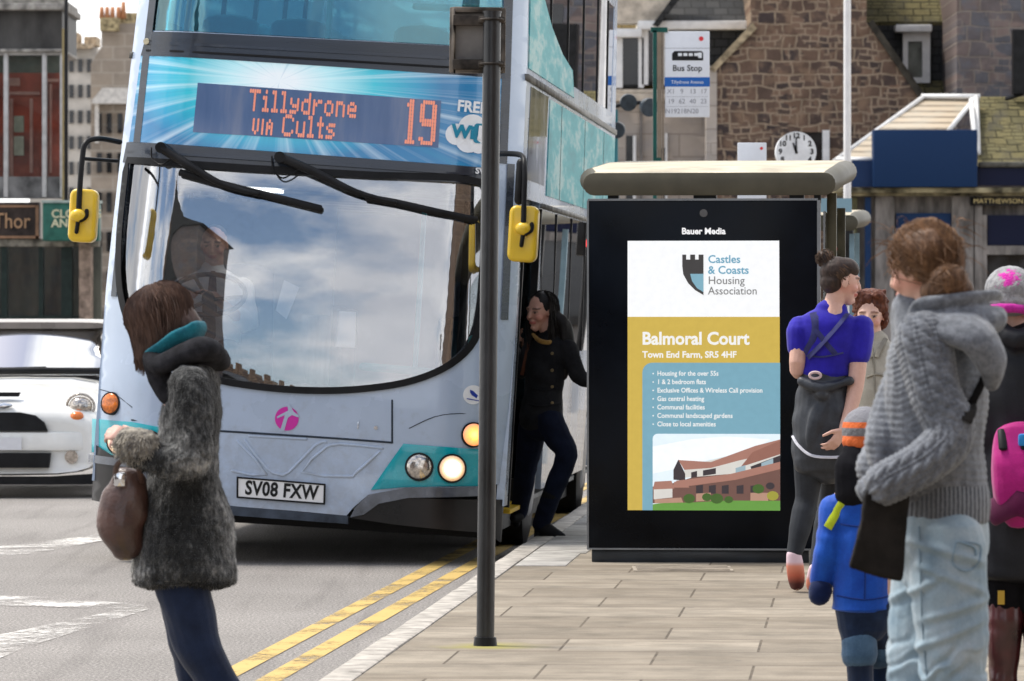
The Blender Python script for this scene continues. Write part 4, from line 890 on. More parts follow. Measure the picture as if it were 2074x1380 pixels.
# wheels
for v in (2.75, 7.95):
    for sgn in (-1, 1):
        zc = .48 - sgn * -1.1 * SP * -1; u = sgn * 1.10; zc = .48 + u * SP * .9
        mb = MB(); mb.tube([(u - .13, v, zc), (u - .12, v, zc), (u + .12, v, zc), (u + .13, v, zc)], [.44, .48, .48, .44], n=36, caps=False); wh = mb.build('wheel', m_rubr, bus, smooth=40)
        mb = MB(); x = u + sgn * .1305; mb.tube([(x, v, zc), (x + sgn * .012, v, zc)], [.28, .26], n=30, caps=False); mb.build('wheel_rim', mk('steel_rim', (.35, .36, .38), .4, metal=.6, var=.2), wh, smooth=40)
mb = MB(); mb.box(-1.15, 1.15, .45, LB - .1, .21, .34); mb.build('underbody', m_rubr, bus, smooth=0)
# ------------------------------------------------------------------ bus shelter with advert screen
SD = 27.6; SS = FPX / SD
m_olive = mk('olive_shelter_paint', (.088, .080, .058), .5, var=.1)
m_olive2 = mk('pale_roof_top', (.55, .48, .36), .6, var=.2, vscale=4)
m_post = mk('brown_post', (.085, .075, .045), .4, var=.25)
m_bez = mk('black_bezel', (.003, .005, .009), .22, var=.3, vscale=2, spec=.12)
m_slate_f = mk('dark_grey_frame', (.02, .026, .033), .35, var=.2)
sh_ = thing('bus_shelter', 'olive roofed bus shelter with a black advert screen as its end wall', 'bus shelter', ((1423 - 1037) / SS, SD, 0), (0, 0, -YAW))
def SU(px, py): return ((px - 1423) / SS, CAMZ + (640 - py) / SS)   # across, up
def shelter_roof(root, xl, xr, zb, zt, L_, rise, mats):
    # rounded slab: front end face upright, top tipping up to the back
    mb = MB(); h = zt - zb; n = 8; rings = []
    prof = lambda dz, ins: [(xl + ins + h / 2 - (h / 2) * math.cos(a), zb + h / 2 + (h / 2 - ins * .6) * math.sin(a) + dz) for a in [math.pi / 2 - math.pi * i / n + 0 for i in range(0)]]
    def ring(y, dz, ins, wid=0.):
        r = h / 2 - ins; cz = zb + h / 2 + dz; o = []
        for i in range(n + 1): a = math.pi / 2 + math.pi * i / n; o.append((xl + h / 2 + r * math.cos(a) - wid, y, cz + r * math.sin(a)))
        for i in range(n + 1): a = -math.pi / 2 + math.pi * i / n; o.append((xr - h / 2 + r * math.cos(a) + wid, y, cz + r * math.sin(a)))
        return o
    R_ = [ring(0, 0, .006), ring(.004, 0, 0), ring(.16, .012, 0, .0), ring(.30, .03, -.006, .03), ring(L_ * .5, rise * .6, -.01, .05), ring(L_ - .02, rise, -.01, .06), ring(L_, rise, .01, .05)]
    k = len(R_[0]); v = [p for r_ in R_ for p in r_]
    f = [(i * k + j, i * k + (j + 1) % k, (i + 1) * k + (j + 1) % k, (i + 1) * k + j) for i in range(len(R_) - 1) for j in range(k)]
    mb.add(v, f + [tuple(range(k - 1, -1, -1)), tuple((len(R_) - 1) * k + j for j in range(k))])
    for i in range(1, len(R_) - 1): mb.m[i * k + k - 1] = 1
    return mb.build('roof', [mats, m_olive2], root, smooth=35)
xl, zb = SU(1180, 396); xr, zt = SU(1692, 350)
shelter_roof(sh_, xl, xr, zb, zt, 4.6, .20, m_olive)
mb = MB()
for a, b in ((1230, 1252), (1404, 1450), (1598, 1628), (1648, 1662)): (x0, z0), (x1, z1) = SU(a, 412), SU(b, 392); mb.box(x0, x1, .03, .13, z0, z1)
mb.build('roof_mount', m_blackm, sh_, smooth=0)
(x0, z0), (x1, z1) = SU(1190, 1113), SU(1656, 406)
mb = MB(); mb.box(x0, x1, .0, .17, z0, z1); ap = mb.build('advert_case', m_bez, sh_, smooth=30, bevel=.008)
mb = MB(); mb.box(x0 + .02, x1 - .05, .03, .15, 0, z0 - .006); mb.build('plinth', m_slate_f, sh_, smooth=30, bevel=.004)
mb = MB(); mb.box(x0 - .002, x1 + .002, -.008, .02, z0 - .004, z0 + .006); mb.box(x0 - .005, x0 + .006, -.006, .05, z0, z1); mb.box(x1 - .004, x1 + .014, -.006, .16, z0, z1); mb.box(x0, x1, -.004, .04, z1 - .002, z1 + .010); mb.build('case_trim', mk('grey_trim', (.20, .21, .22), .3, metal=.5), ap, smooth=0)
def SC(off): return lambda a, b, d: (a, -off + d, b)
def scr(mb, poly, off, mi=0): mb.prism([SU(*p) for p in poly], SC(off), .0012, mi)
def glow(name, col, e=.62):
    m = mk_flat(name, tuple(c * .35 for c in col), .35, emit=e * .86 / .35); return m
mb = MB(); scr(mb, [(1271, 1034), (1580, 1034), (1578, 488), (1271, 488)], .002); scn = mb.build('screen', glow('screen_white', (.80, .81, .82)), ap, smooth=0)
mb = MB(); scr(mb, [(1271, 1034), (1580, 1034), (1579, 642), (1271, 642)], .004); mb.build('ochre_field', glow('screen_ochre', (.60, .43, .085), .52), scn, smooth=0)
def rr(x0, x1, y0, y1, r): return [(x0 + r - r * math.cos(R(a)), y0 + r - r * math.sin(R(a))) for a in range(0, 91, 15)] + [(x1, y0), (x1, y1), (x0, y1)]
mb = MB(); scr(mb, rr(1301, 1580, 735, 1034, 20), .006); mb.build('blue_field', glow('screen_blue', (.20, .40, .50), .50), scn, smooth=0)
mb = MB()
PH = dict(sky=(.72, .82, .88), cloud=(.85, .88, .90), roof=(.36, .18, .14), roof2=(.28, .13, .10), wall=(.62, .60, .56), brick=(.16, .085, .07), dark=(.05, .04, .045), lawn=(.13, .30, .06), bush=(.06, .12, .03), hedge=(.32, .30, .05), path=(.42, .25, .18), glassb=(.30, .40, .45))
keys = list(PH); L_ = .0072
def ph(c, pts):
    global L_; L_ += .0002; mb.prism([SU(*p) for p in pts], SC(L_), .0002, keys.index(c))
ph('sky', rr(1322, 1580, 879, 1034, 10)); ph('cloud', [(1322, 960), (1322, 905), (1400, 890), (1470, 884), (1560, 890), (1520, 915), (1440, 930), (1370, 950)])
ph('lawn', [(1322, 1034), (1580, 1034), (1580, 1014), (1470, 1012), (1400, 1016), (1335, 1020), (1322, 1022)])
ph('brick', [(1322, 1020), (1322, 986), (1360, 980), (1400, 968), (1580, 935), (1580, 1014), (1470, 1014), (1400, 1018)])
ph('wall', [(1324, 1012), (1324, 990), (1362, 990), (1362, 1008)]); ph('roof', [(1322, 992), (1326, 976), (1360, 974), (1366, 990)])
ph('wall', [(1386, 968), (1386, 945), (1470, 925), (1580, 895), (1580, 945), (1480, 960)])
ph('dark', [(1364, 972), (1364, 952), (1374, 931), (1388, 960), (1388, 974)])
ph('roof', [(1374, 932), (1440, 936), (1530, 903), (1580, 890), (1580, 915), (1500, 932), (1440, 948), (1386, 952)])
ph('roof2', [(1524, 916), (1580, 892), (1580, 920), (1500, 946)]); ph('dark', [(1520, 945), (1580, 922), (1580, 948), (1524, 958)])
ph('glassb', [(1542, 938), (1566, 928), (1566, 946), (1542, 952)]); ph('glassb', [(1490, 948), (1510, 942), (1510, 956), (1490, 960)]); ph('dark', [(1400, 957), (1412, 954), (1412, 966), (1400, 968)]); ph('dark', [(1424, 953), (1450, 948), (1450, 960), (1424, 964)])
ph('roof', [(1364, 986), (1370, 974), (1480, 960), (1580, 935), (1580, 950), (1490, 972), (1400, 984)]); ph('roof', [(1362, 988), (1366, 976), (1392, 976), (1396, 988)])
for x in (1410, 1436, 1462, 1492, 1520): ph('dark', [(x, 1000), (x, 984), (x + 14, 982), (x + 14, 1000)])
ph('path', [(1410, 1016), (1410, 1000), (1440, 998), (1440, 1014)]); ph('path', [(1520, 1014), (1520, 998), (1556, 998), (1556, 1014)]); ph('path', [(1326, 1020), (1326, 1012), (1380, 1008), (1384, 1018)])
for x, y, r, c in ((1396, 1010, 12, 'bush'), (1432, 1007, 10, 'bush'), (1452, 1010, 13, 'bush'), (1536, 990, 12, 'bush'), (1565, 1004, 12, 'hedge'), (1476, 1012, 9, 'bush'), (1560, 984, 9, 'dark')): ph(c, circ(x, y, r, 12, r * .8))
mb.build('housing_picture', [glow('picture_' + k_, PH[k_], .58) for k_ in keys], scn, smooth=0)
def stext(mb, s_, size, px, py, align='LEFT', off=.0085, bold=0., sx=1.):
    x, z = SU(px, py); mb.text(s_, size, lambda a, b, d: (x + a, -off + d, z + b), align=align, thick=.001, bold=bold, sx=sx)
g_w = glow('screen_lettering_white', (.88, .88, .86), .5)
mb = MB(); stext(mb, 'Bauer Media', .0485, 1425, 469, 'CENTER', .002, bold=.0016); mb.build('media_lettering', mk_flat('white_lettering', (.85, .85, .85), .4, emit=.25), ap, smooth=0)
mb = MB(); stext(mb, 'Balmoral Court', .098, 1300, 687, bold=.0028, sx=.965); stext(mb, 'Town End Farm, SR5 4HF', .050, 1301, 719, bold=.0014, sx=1.0); mb.build('title_lettering', g_w, scn, smooth=0)
mb = MB()
for i, s_ in enumerate(('Housing for the over 55s', '1 & 2 bedroom flats', 'Exclusive Offices & Wireless Call provision', 'Gas central heating', 'Communal facilities', 'Communal landscaped gardens', 'Close to local amenities')):
    y = 757 + 17.1 * i; stext(mb, s_, .0375, 1331, y, bold=.0006, sx=.90); x, z = SU(1323, y); mb.prism(circ(x, z, .0042, 8), SC(.0085), .001)
mb.build('bullet_lettering', g_w, scn, smooth=0)
mb = MB(); stext(mb, 'Castles', .062, 1434, 526, bold=.0012); stext(mb, '& Coasts', .062, 1434, 548, bold=.0012); mb.build('logo_lettering', glow('logo_blue', (.16, .40, .55), .45), scn, smooth=0)
mb = MB(); stext(mb, 'Housing', .062, 1434, 569, bold=.0004); stext(mb, 'Association', .062, 1434, 590, bold=.0004, sx=.95); mb.build('logo_lettering', glow('logo_grey', (.22, .22, .22), .45), scn, smooth=0)
mb = MB(); scr(mb, [(1382, 516), (1390, 516), (1390, 526), (1398, 526), (1398, 516), (1408, 516), (1408, 526), (1415, 526), (1415, 516), (1425, 516), (1425, 598), (1408, 588), (1394, 574), (1384, 556), (1382, 540)], .0086); sg = mb.build('castle_emblem', glow('emblem_grey', (.085, .08, .08), .3), scn, smooth=0)
mb = MB(); scr(mb, [(1398, 555), (1425, 555), (1425, 592), (1412, 584), (1402, 570)], .0098); mb.build('emblem_wave', glow('emblem_blue', (.26, .50, .62), .4), sg, smooth=0)
mb = MB(); x, z = SU(1425, 432); mb.cyl((x, -.004, z), (x, .01, z), .022); mb.build('sensor', mk('sensor_grey', (.12, .12, .12), .4), ap)
mb = MB()
(x0, z0), (x1, z1) = SU(1672, 640), SU(1692, 395)
for y in (.35, 4.2): mb.box(x0, x1, y, y + .07, 0, zb + .02)
mb.build('post', m_post, sh_, smooth=30, bevel=.006)
mb = MB(); (xl2, _) = SU(1205, 0); [mb.box(xl2, xl2 + .06, y, y + .06, 0, zb + .02) for y in (4.2,)]; mb.build('post', m_post, sh_, smooth=30, bevel=.006)
mb = MB(); xg, _ = SU(1664, 0); mb.box(xg, xg + .012, .45, 4.2, .25, zb - .08); gp = mb.build('glass_panel', mk_glass('shelter_glass', (.82, .86, .86), .04), sh_, smooth=0)
mb = MB(); mb.box(xg - .01, xg - .004, 1.1, 1.9, .9, 1.9); mb.build('timetable', mk('timetable', (.30, .36, .52), .5, var=.5, vscale=14), gp, smooth=0)
mb = MB(); (xa, _), (xb, _) = SU(1400, 0), SU(1640, 0); mb.box(xg - .42, xg - .1, .8, 3.8, .50, .54); mb.build('bench', m_post, sh_, smooth=30, bevel=.01)

# second shelter farther along
D2 = 39.0; S2 = FPX / D2
s2 = thing('bus_shelter', 'farther small bus shelter with pale blue header seen past the right end of the first', 'bus shelter', ((1738 - 1037) / S2, D2, 0), (0, 0, -YAW))
shelter_roof(s2, -1.4, .0, CAMZ + (640 - 468) / S2, CAMZ + (640 - 436) / S2, 4.2, .12, m_olive)
mb = MB(); mb.box(-.36, -.05, -.02, .02, CAMZ + (640 - 430) / S2, CAMZ + (640 - 402) / S2); mb.build('header_board', mk_flat('pale_blue_board', (.30, .46, .54), .5), s2, smooth=0)
mb = MB(); mb.box(-.07, -.03, .1, .15, 0, 2.03); mb.box(-.07, -.03, 4.0, 4.05, 0, 2.1); mb.box(-1.35, -1.3, 4.0, 4.05, 0, 2.1); mb.build('post', mk('pale_blue_post', (.25, .36, .42), .4), s2, smooth=0)
mb = MB(); mb.box(-.2, -.17, .5, 3.8, .3, 1.9); mb.build('glass_panel', bpy.data.materials['shelter_glass'], s2, smooth=0)
t = thing('traffic_signal', 'small dark traffic signal with a red lamp under the farther shelter roof', 'traffic light', (W(1708, 0, 60).x, 60, 0))
mb = MB(); mb.cyl((0, .1, 0), (0, .1, 2.0), .05); mb.build('post', m_blackm, t)
z = CAMZ + (640 - 475) / 166.7; mb = MB(); mb.box(-.12, .12, -.1, .1, z - .36, z + .16); hd = mb.build('signal_head', m_blackm, t, smooth=30, bevel=.02)
mb = MB(); mb.cyl((-.05, -.115, z - .2), (-.05, -.1, z - .2), .06); mb.build('red_lamp', mk_flat('red_lamp', (.8, .05, .05), .3, emit=.6), hd)

# ------------------------------------------------------------------ black sign pole in the foreground
PD = 20.66; PSc = FPX / PD
t = thing('sign_pole', 'black round pole on the pavement carrying the back of a square sign', 'sign post', (PX, PD, 0), (0, R(.62), 0))
mb = MB(); mb.cyl((0, 0, 0), (0, 0, CAMZ + (640 - 27) / PSc), .0375, n=32); mb.cyl((0, 0, CAMZ + (640 - 27) / PSc), (0, 0, CAMZ + (640 - 23) / PSc), .040, n=32); mb.build('post', mk('black_pole_paint', (.022, .023, .025), .33, var=.35, vscale=5, bump=.15, bscale=60, stretch=(1, 1, .4)), t, smooth=40)
mb = MB(); mb.cyl((0, 0, 0), (0, 0, .035), .05, .046, n=28); mb.build('foot_collar', m_blackm, t, smooth=40)
def PU(px, py): return ((px - 998) / PSc - .0, CAMZ + (640 - py) / PSc)
m_sgb = mk('aged_sign_back', (.165, .14, .115), .6, var=.35, vscale=9, coat=.1); m_sgr = mk('sign_recess', (.24, .225, .21), .55, var=.2, vscale=5)
mb = MB(); (x0, z0), (x1, z1) = PU(912, 146), PU(1026, 14); y0 = .06
for a in ((x0, x0 + .022, z0, z1), (x1 - .022, x1, z0, z1), (x0 + .022, x1 - .022, z1 - .02, z1), (x0 + .022, x1 - .022, z0, z0 + .02)): mb.box(a[0], a[1], y0, y0 + .035, a[2], a[3])
sf = mb.build('sign_rim', m_sgb, t, smooth=30, bevel=.004)
mb = MB(); mb.box(x0 + .008, x1 - .008, y0 + .026, y0 + .034, z0 + .008, z1 - .008); mb.build('sign_plate', m_sgr, t, smooth=0)
mb = MB()
for py in (40, 130): _, z = PU(0, py); mb.box(x0 + .015, x1 - .015, y0 - .012, y0 + .02, z - .022, z + .022); mb.tube([(.05 * math.cos(a), .05 * math.sin(a), z) for a in [2 * math.pi * i / 20 for i in range(20)]], (.014, .006)[1], n=6, closed=True); mb.box(-.055, .055, -.02, .06, z - .012, z + .012)
mb.build('sign_bracket', mk('bracket_rust', (.07, .058, .048), .6, var=.4, vscale=14), t, smooth=30, bevel=.003)

# ------------------------------------------------------------------ bus stop flags, lamps, pole, clock behind the shelter
D3 = 46.0; S3 = FPX / D3
def LZ(py, s_): return CAMZ + (640 - py) / s_
t = thing('bus_stop_sign', 'tall green and bronze bus stop pole with a white flag and route grid', 'bus stop', ((1330 - 1037) / S3, D3, 0))
mb = MB(); mb.box(-.035, .0, -.03, .03, 0, LZ(62, S3)); mb.box(-.055, .10, -.03, .03, LZ(66, S3), LZ(56, S3)); mb.box(-.03, .04, -.04, .04, LZ(330, S3), LZ(320, S3)); mb.build('post', mk('green_pole', (.012, .085, .07), .4), t, smooth=0)
mb = MB(); mb.box(.005, .045, -.03, .03, 0, LZ(66, S3)); mb.box(.05, .066, -.02, .02, 0.5, LZ(66, S3)); mb.build('bronze_rail', mk('bronze_rail', (.24, .19, .14), .4, metal=.4), t, smooth=0)
fx0, fx1 = (1347 - 1330) / S3, (1437 - 1330) / S3
mb = MB(); mb.box(fx0, fx1, -.02, .02, LZ(238, S3), LZ(64, S3)); fl = mb.build('flag', mk_flat('flag_white', (.72, .74, .78), .4), t, smooth=30, bevel=.006)
def fr(mb, x0, x1, y0, y1, off=.0225): mb.box((x0 - 1330) / S3, (x1 - 1330) / S3, -off, -off + .002, LZ(y1, S3), LZ(y0, S3))
mb = MB(); fr(mb, 1346, 1437.5, 157, 176); mb.build('blue_band', mk_flat('flag_blue', (.02, .12, .42), .4), fl, smooth=0)
mb = MB(); bx = lambda x: (x - 1330) / S3
mb.prism([(bx(1361), LZ(123, S3)), (bx(1361), LZ(109, S3)), (bx(1366), LZ(104, S3)), (bx(1421), LZ(104, S3)), (bx(1424), LZ(108, S3)), (bx(1424), LZ(123, S3))], lambda a, b, d: (a, -.0225 + d, b), .002)
mb.box(bx(1346), bx(1437), -.0222, -.0215, LZ(98.5, S3), LZ(98, S3))
for s_, y, sz in (('Bus Stop', 139, .078),): mb.text(s_, sz, lambda a, b, d: (bx(1392) + a, -.0225 + d, LZ(y, S3) + b), bold=.001)
mb.build('bus_pictogram', m_blackm, fl, smooth=0)
mb = MB(); [fr(mb, x, x + 8, 108, 114, .0235) for x in (1373, 1384, 1395, 1406)]; fr(mb, 1414, 1421, 107, 118, .0235); mb.text('Tillydrone Avenue', .045, lambda a, b, d: (bx(1392) + a, -.0235 + d, LZ(167, S3) + b), sx=.9); mb.build('pictogram_windows', mk_flat('flag_pale', (.75, .77, .8), .4), fl, smooth=0)
mb = MB()
for y, row in ((186, ('X1', '9', '13', '17')), (206, ('19', '62', '40', '23')), (226, ('N19', '218', 'N20'))):
    for i, s_ in enumerate(row): mb.text(s_, .062, lambda a, b, d: (bx(1359 + 22 * i) + a, -.0225 + d, LZ(y, S3) + b))
for y in (196, 216): fr(mb, 1349, 1434, y, y + .5, .0222)
mb.build('route_numbers', mk_flat('route_grey', (.30, .30, .33), .5), fl, smooth=0)
mb = MB(); mb.prism(circ(bx(1420), LZ(79, S3), .022, 14), lambda a, b, d: (a, -.0225 + d, b), .002); mb.build('red_emblem', mk_flat('flag_red', (.70, .05, .06), .4), fl, smooth=0)

t = thing('bus_stop_sign', 'small white flag with a red dot just above the shelter roof beside the clock', 'bus stop', ((1523 - 1037) * (D3 - 1.5) / FPX, D3 - 1.5, 0))
mb = MB(); mb.box(-.03, .0, .0, .04, 0, LZ(302, S3)); mb.build('post', m_blackm, t, smooth=0)
mb = MB(); mb.box(-.13, .13, -.02, .0, LZ(470, S3), LZ(301, S3)); fl = mb.build('flag', bpy.data.materials['flag_white'], t, smooth=30, bevel=.006)
mb = MB(); mb.prism(circ(.085, LZ(312, S3), .014, 12), lambda a, b, d: (a, -.0225 + d, b), .002); mb.build('red_emblem', bpy.data.materials['flag_red'], fl, smooth=0)

D4 = 60.; S4 = FPX / D4
t = thing('floodlight_pole', 'dark floodlights clustered on a slim teal pole between the bus rear and bus stop', 'lamp', ((1246 - 1037) / S4, D4, 0))
mb = MB(); mb.cyl((0, 0, 0), (0, 0, LZ(222, S4)), .035); mb.build('post', mk('teal_post', (.03, .16, .19), .4), t)
mb = MB(); mb.tube([(0, 0, LZ(215, S4)), (.30, 0, LZ(208, S4)), (.52, 0, LZ(222, S4))], .025, n=8, k=3); mb.build('bracket', m_blackm, t, smooth=60)
m_fl = mk('floodlight_shell', (.045, .058, .072), .4, var=.3)
for px, py, r, tilt in ((1271, 206, .105, .3), (1311, 216, .115, .9), (1252, 262, .10, -.4)):
    x = (px - 1246) / S4; z = LZ(py, S4); ax = Vector((math.sin(tilt) * .6, -1, -.25)).normalized(); c_ = Vector((x, 0, z))
    mb = MB(); mb.tube([c_ - ax * .12, c_ - ax * .04, c_ + ax * .05, c_ + ax * .08], [.03, r * .8, r, r * .98], n=22, caps=False, k=3); mb.build('lamp_head', m_fl, t, smooth=50)
t = thing('lamp_post', 'tall slim white lamp post rising behind the shelter roof', 'lamp post', ((1716 - 1037) * (D4 + 2) / FPX, D4 + 2, 0))
mb = MB(); mb.cyl((0, 0, 0), (0, 0, 9.5), .05, .042); mb.build('post', mk('white_post', (.74, .73, .72), .35, var=.05), t, smooth=50)
mb = MB(); mb.tube([(0, 0, 9.45), (-.3, 0, 9.9), (-1.2, 0, 10.0)], .035, k=4); mb.build('lamp_arm', bpy.data.materials['white_post'], t, smooth=60)
t = thing('street_clock', 'round white street clock with black numerals showing above the shelter roof', 'clock', ((1612 - 1037) * (D4 - 3) / FPX, D4 - 3, 0))
S4c = FPX / (D4 - 3); zc = LZ(308, S4c); rc = 41 / S4c
mb = MB(); mb.cyl((0, .12, 0), (0, .12, zc), .05); mb.build('post', m_blackm, t)
mb = MB(); mb.cyl((0, -.06, zc), (0, .2, zc), rc * 1.0, n=40); cf = mb.build('clock_face', mk('clock_white', (.74, .75, .76), .4, var=.12, vscale=6), t, smooth=30)
mb = MB()
for i in range(12): a = R(30 * i); mb.text(('12', '1', '2', '3', '4', '5', '6', '7', '8', '9', '10', '11')[i], .085, lambda x, y, d: (math.sin(a) * rc * .78 + x, -.063 + d, zc + math.cos(a) * rc * .78 + y), bold=.003)
mb.build('numerals', m_blackm, cf, smooth=0)
mb = MB()
for a, l, w in ((R(0), .17, .012), (R(-20), .11, .016)): mb.prism([(-w, -.02), (w, -.02), (w * .5, l), (-w * .5, l)], lambda x, y, d: (x * math.cos(a) + y * math.sin(a), -.068 + d, zc - x * math.sin(a) + y * math.cos(a)), .003)
mb.build('hand', m_blackm, cf, smooth=0)

# ------------------------------------------------------------------ white car beside the bus
CD = 40.6; CS = FPX / CD
car = thing('white_car', 'small white hatchback with dark roof waiting behind the bus at the left edge', 'car', ((12 - 1037) / CS, CD, -.12), (0, 0, -.03))
m_car = mk('white_car_paint', (.80, .79, .75), .22, var=.03, coat=.6)
CB = 1012
def CX(px): return (px - 12) / CS
def CZ(py): return (CB - py) / CS
def sec(y, hwd, zb, zt, hr=None, n=20, p=4.): # rounded car section
    o = []
    for i in range(n): a = 2 * math.pi * i / n; ca, sa = math.cos(a), math.sin(a); o.append((math.copysign(abs(ca) ** (2 / p), ca) * hwd, y, (zb + zt) / 2 + math.copysign(abs(sa) ** (2 / p), sa) * (zt - zb) / 2))
    return o
def loft(mb, secs, mi=0):
    n = len(secs[0]); v = [q for s_ in secs for q in s_]; f = [(i * n + j, i * n + (j + 1) % n, (i + 1) * n + (j + 1) % n, (i + 1) * n + j) for i in range(len(secs) - 1) for j in range(n)]
    return mb.add(v, f + [tuple(range(n - 1, -1, -1)), tuple((len(secs) - 1) * n + j for j in range(n))], mi)
mb = MB(); loft(mb, [sec(.02, .66, .22, .60), sec(.0, .76, .20, .66), sec(.05, .81, .19, .74), sec(.18, .835, .18, .80, p=3.4), sec(.55, .84, .18, .90, p=3.4), sec(.95, .84, .18, .985, p=3.6), sec(1.15, .84, .18, 1.0, p=4), sec(2.4, .84, .18, 1.0, p=4), sec(3.4, .82, .2, .98, p=4), sec(3.65, .74, .3, .9, p=3)])
body = mb.build('body', m_car, car, smooth=60)
gz = CZ(651)
mb = MB(); loft(mb, [sec(1.12, .70, .9, 1.00, p=4), sec(1.6, .64, .9, gz - .2, p=5), sec(1.8, .62, .9, gz - .07, p=5), sec(3.0, .62, .9, gz - .06, p=5), sec(3.45, .64, .9, 1.15, p=5)]); mb.build('cabin', mk('car_dark_glass', (.02, .022, .025), .05), car, smooth=60)
wsg = lambda a, b, d: (a, 1.00 + b * .56 - .015 + d * .8 + .10 * (a / .7) ** 2, .99 + b * (gz - 1.015) - d * .6)
mb = MB(); mb.patch([(-.72, .03), (.72, .03), (.635, .96), (-.635, .96)], wsg, .12, .012); mb.build('windscreen', mk_glass('car_windscreen', (.55, .58, .58), .62, gl=(1, 1, 1)), car, smooth=180)
mb = MB(); loft(mb, [sec(1.44, .67, gz - .075, gz - .02), sec(1.52, .69, gz - .08, gz), sec(2.3, .67, gz - .06, gz + .01), sec(3.2, .66, gz - .08, gz - .01), sec(3.4, .6, gz - .1, gz - .06)])
for s_ in (-1, 1): mb.tube([(s_ * .76, 1.08, .97), (s_ * .665, 1.52, gz - .04)], .035, n=8)
mb.build('roof', mk('brown_grey_roof', (.22, .19, .165), .3, var=.1, coat=.4), car, smooth=50)
CF = lambda off: (lambda a, b, d: (a, .03 + .10 * (a / .8) ** 4 + .05 * max(0, b - .5) + .6 * max(0, b - .72) - off + d, b))
mb = MB(); mb.patch([(-.60, CZ(876)), (CX(97), CZ(876)), (CX(90), CZ(858)), (CX(72), CZ(844)), (CX(40), CZ(838)), (-.25, CZ(838)), (-.45, CZ(846)), (-.55, CZ(862))][0:1] + [(CX(97), CZ(876)), (CX(90), CZ(858)), (CX(72), CZ(844)), (CX(40), CZ(838)), (CX(-16), CZ(838)), (CX(-48), CZ(844)), (CX(-66), CZ(858)), (CX(-73), CZ(876))], CF(.06), .1, .05); mb.build('grille', m_rubr, car, smooth=30)
mb = MB(); mb.patch([(CX(104), CZ(920)), (CX(100), CZ(950)), (CX(-76), CZ(950)), (CX(-80), CZ(920))][::-1], CF(.07), .1, .05); mb.patch([(CX(200), CZ(962)), (CX(196), CZ(984)), (CX(-170), CZ(984)), (CX(-176), CZ(968)), (CX(100), CZ(968))][::-1], CF(.05), .1, .08); mb.build('lower_grille', m_rubr, car, smooth=30)
mb = MB(); mb.patch([(CX(-110), CZ(878)), (CX(180), CZ(878)), (CX(186), CZ(895)), (CX(170), CZ(916)), (CX(-146), CZ(916)), (CX(-162), CZ(895))], CF(.05), .1, .06); mb.build('bumper', m_car, car, smooth=40, bevel=.012)
mb = MB(); mb.patch([(CX(-20), CZ(889)), (CX(45), CZ(889)), (CX(45), CZ(914)), (CX(-20), CZ(914))], CF(.075), .1, .02); cp = mb.build('number_plate', mk_flat('car_plate', (.72, .72, .74), .4), car, smooth=0)
mb = MB(); mb.text('SV56 ZCE', .085, lambda a, b, d: (CX(12) + a, -.072 + .03 + d, CZ(901) + b), sx=.7, bold=.003); mb.build('plate_lettering', m_rubr, cp, smooth=0)
mb = MB(); mb.patch([(CX(-22), CZ(798)), (CX(36), CZ(798)), (CX(32), CZ(807)), (CX(-18), CZ(807))], lambda a, b, d: (a, .16 + d, b - .0), .1, .06); mb.build('bonnet_scoop', m_rubr, car, smooth=30)
mb = MB(); mb.tube([(CX(-16), .045, CZ(826)), (CX(8), .03, CZ(825)), (CX(22), .045, CZ(824))], [(.012, .02), (.03, .02), (.012, .02)], n=8, side=(0, 0, 1)); mb.build('badge', m_chr, car, smooth=60)
for s_ in (1, -1):
    cx = CX(12 + 148 * s_); mb = MB(); mb.ell((cx, .14, CZ(826)), (.10, .09, .085), n=20); mb.tube([(cx + .115 * math.cos(a), .10 + .03 * abs(math.cos(a)), CZ(826) + .10 * math.sin(a)) for a in [6.283 * i / 24 for i in range(24)]], .012, n=6, closed=True); hl = mb.build('headlight', m_refl, car, smooth=180)
    mb = MB(); mb.ell((CX(12 + 143 * s_), .045, CZ(847)), (.062, .05, .045), n=16); mb.build('indicator', mk('car_indicator', (.80, .20, .03), .2, coat=.5), hl, smooth=180)
    mb = MB(); mb.cyl((CX(12 + 133 * s_), -.01, CZ(928)), (CX(12 + 133 * s_), .08, CZ(928)), .055, n=20); mb.build('fog_lamp', m_refl, car, smooth=40)
mb = MB(); mb.tube([(-.74, 1.0, CZ(757)), (-.1, .9, CZ(756)), (.74, 1.0, CZ(757))], .028, n=8, k=4); mb.tube([(-.5, .97, CZ(754)), (.2, .99, CZ(750))], .012, n=6); mb.build('wiper_cowl', m_rubr, car, smooth=60)
mb = MB(); [mb.ell((s_ * .92, 1.15, CZ(740)), (.09, .06, .07)) for s_ in (1, -1)]; mb.build('side_mirror', m_car, car, smooth=180)
for y in (.62, 3.0):
    for s_ in (-1, 1): mb = MB(); mb.tube([(s_ * .68, y, .30), (s_ * .70, y, .30), (s_ * .82, y, .30), (s_ * .84, y, .30)], [.26, .30, .30, .26], n=28, caps=False); mb.build('wheel', m_rubr, car, smooth=40)
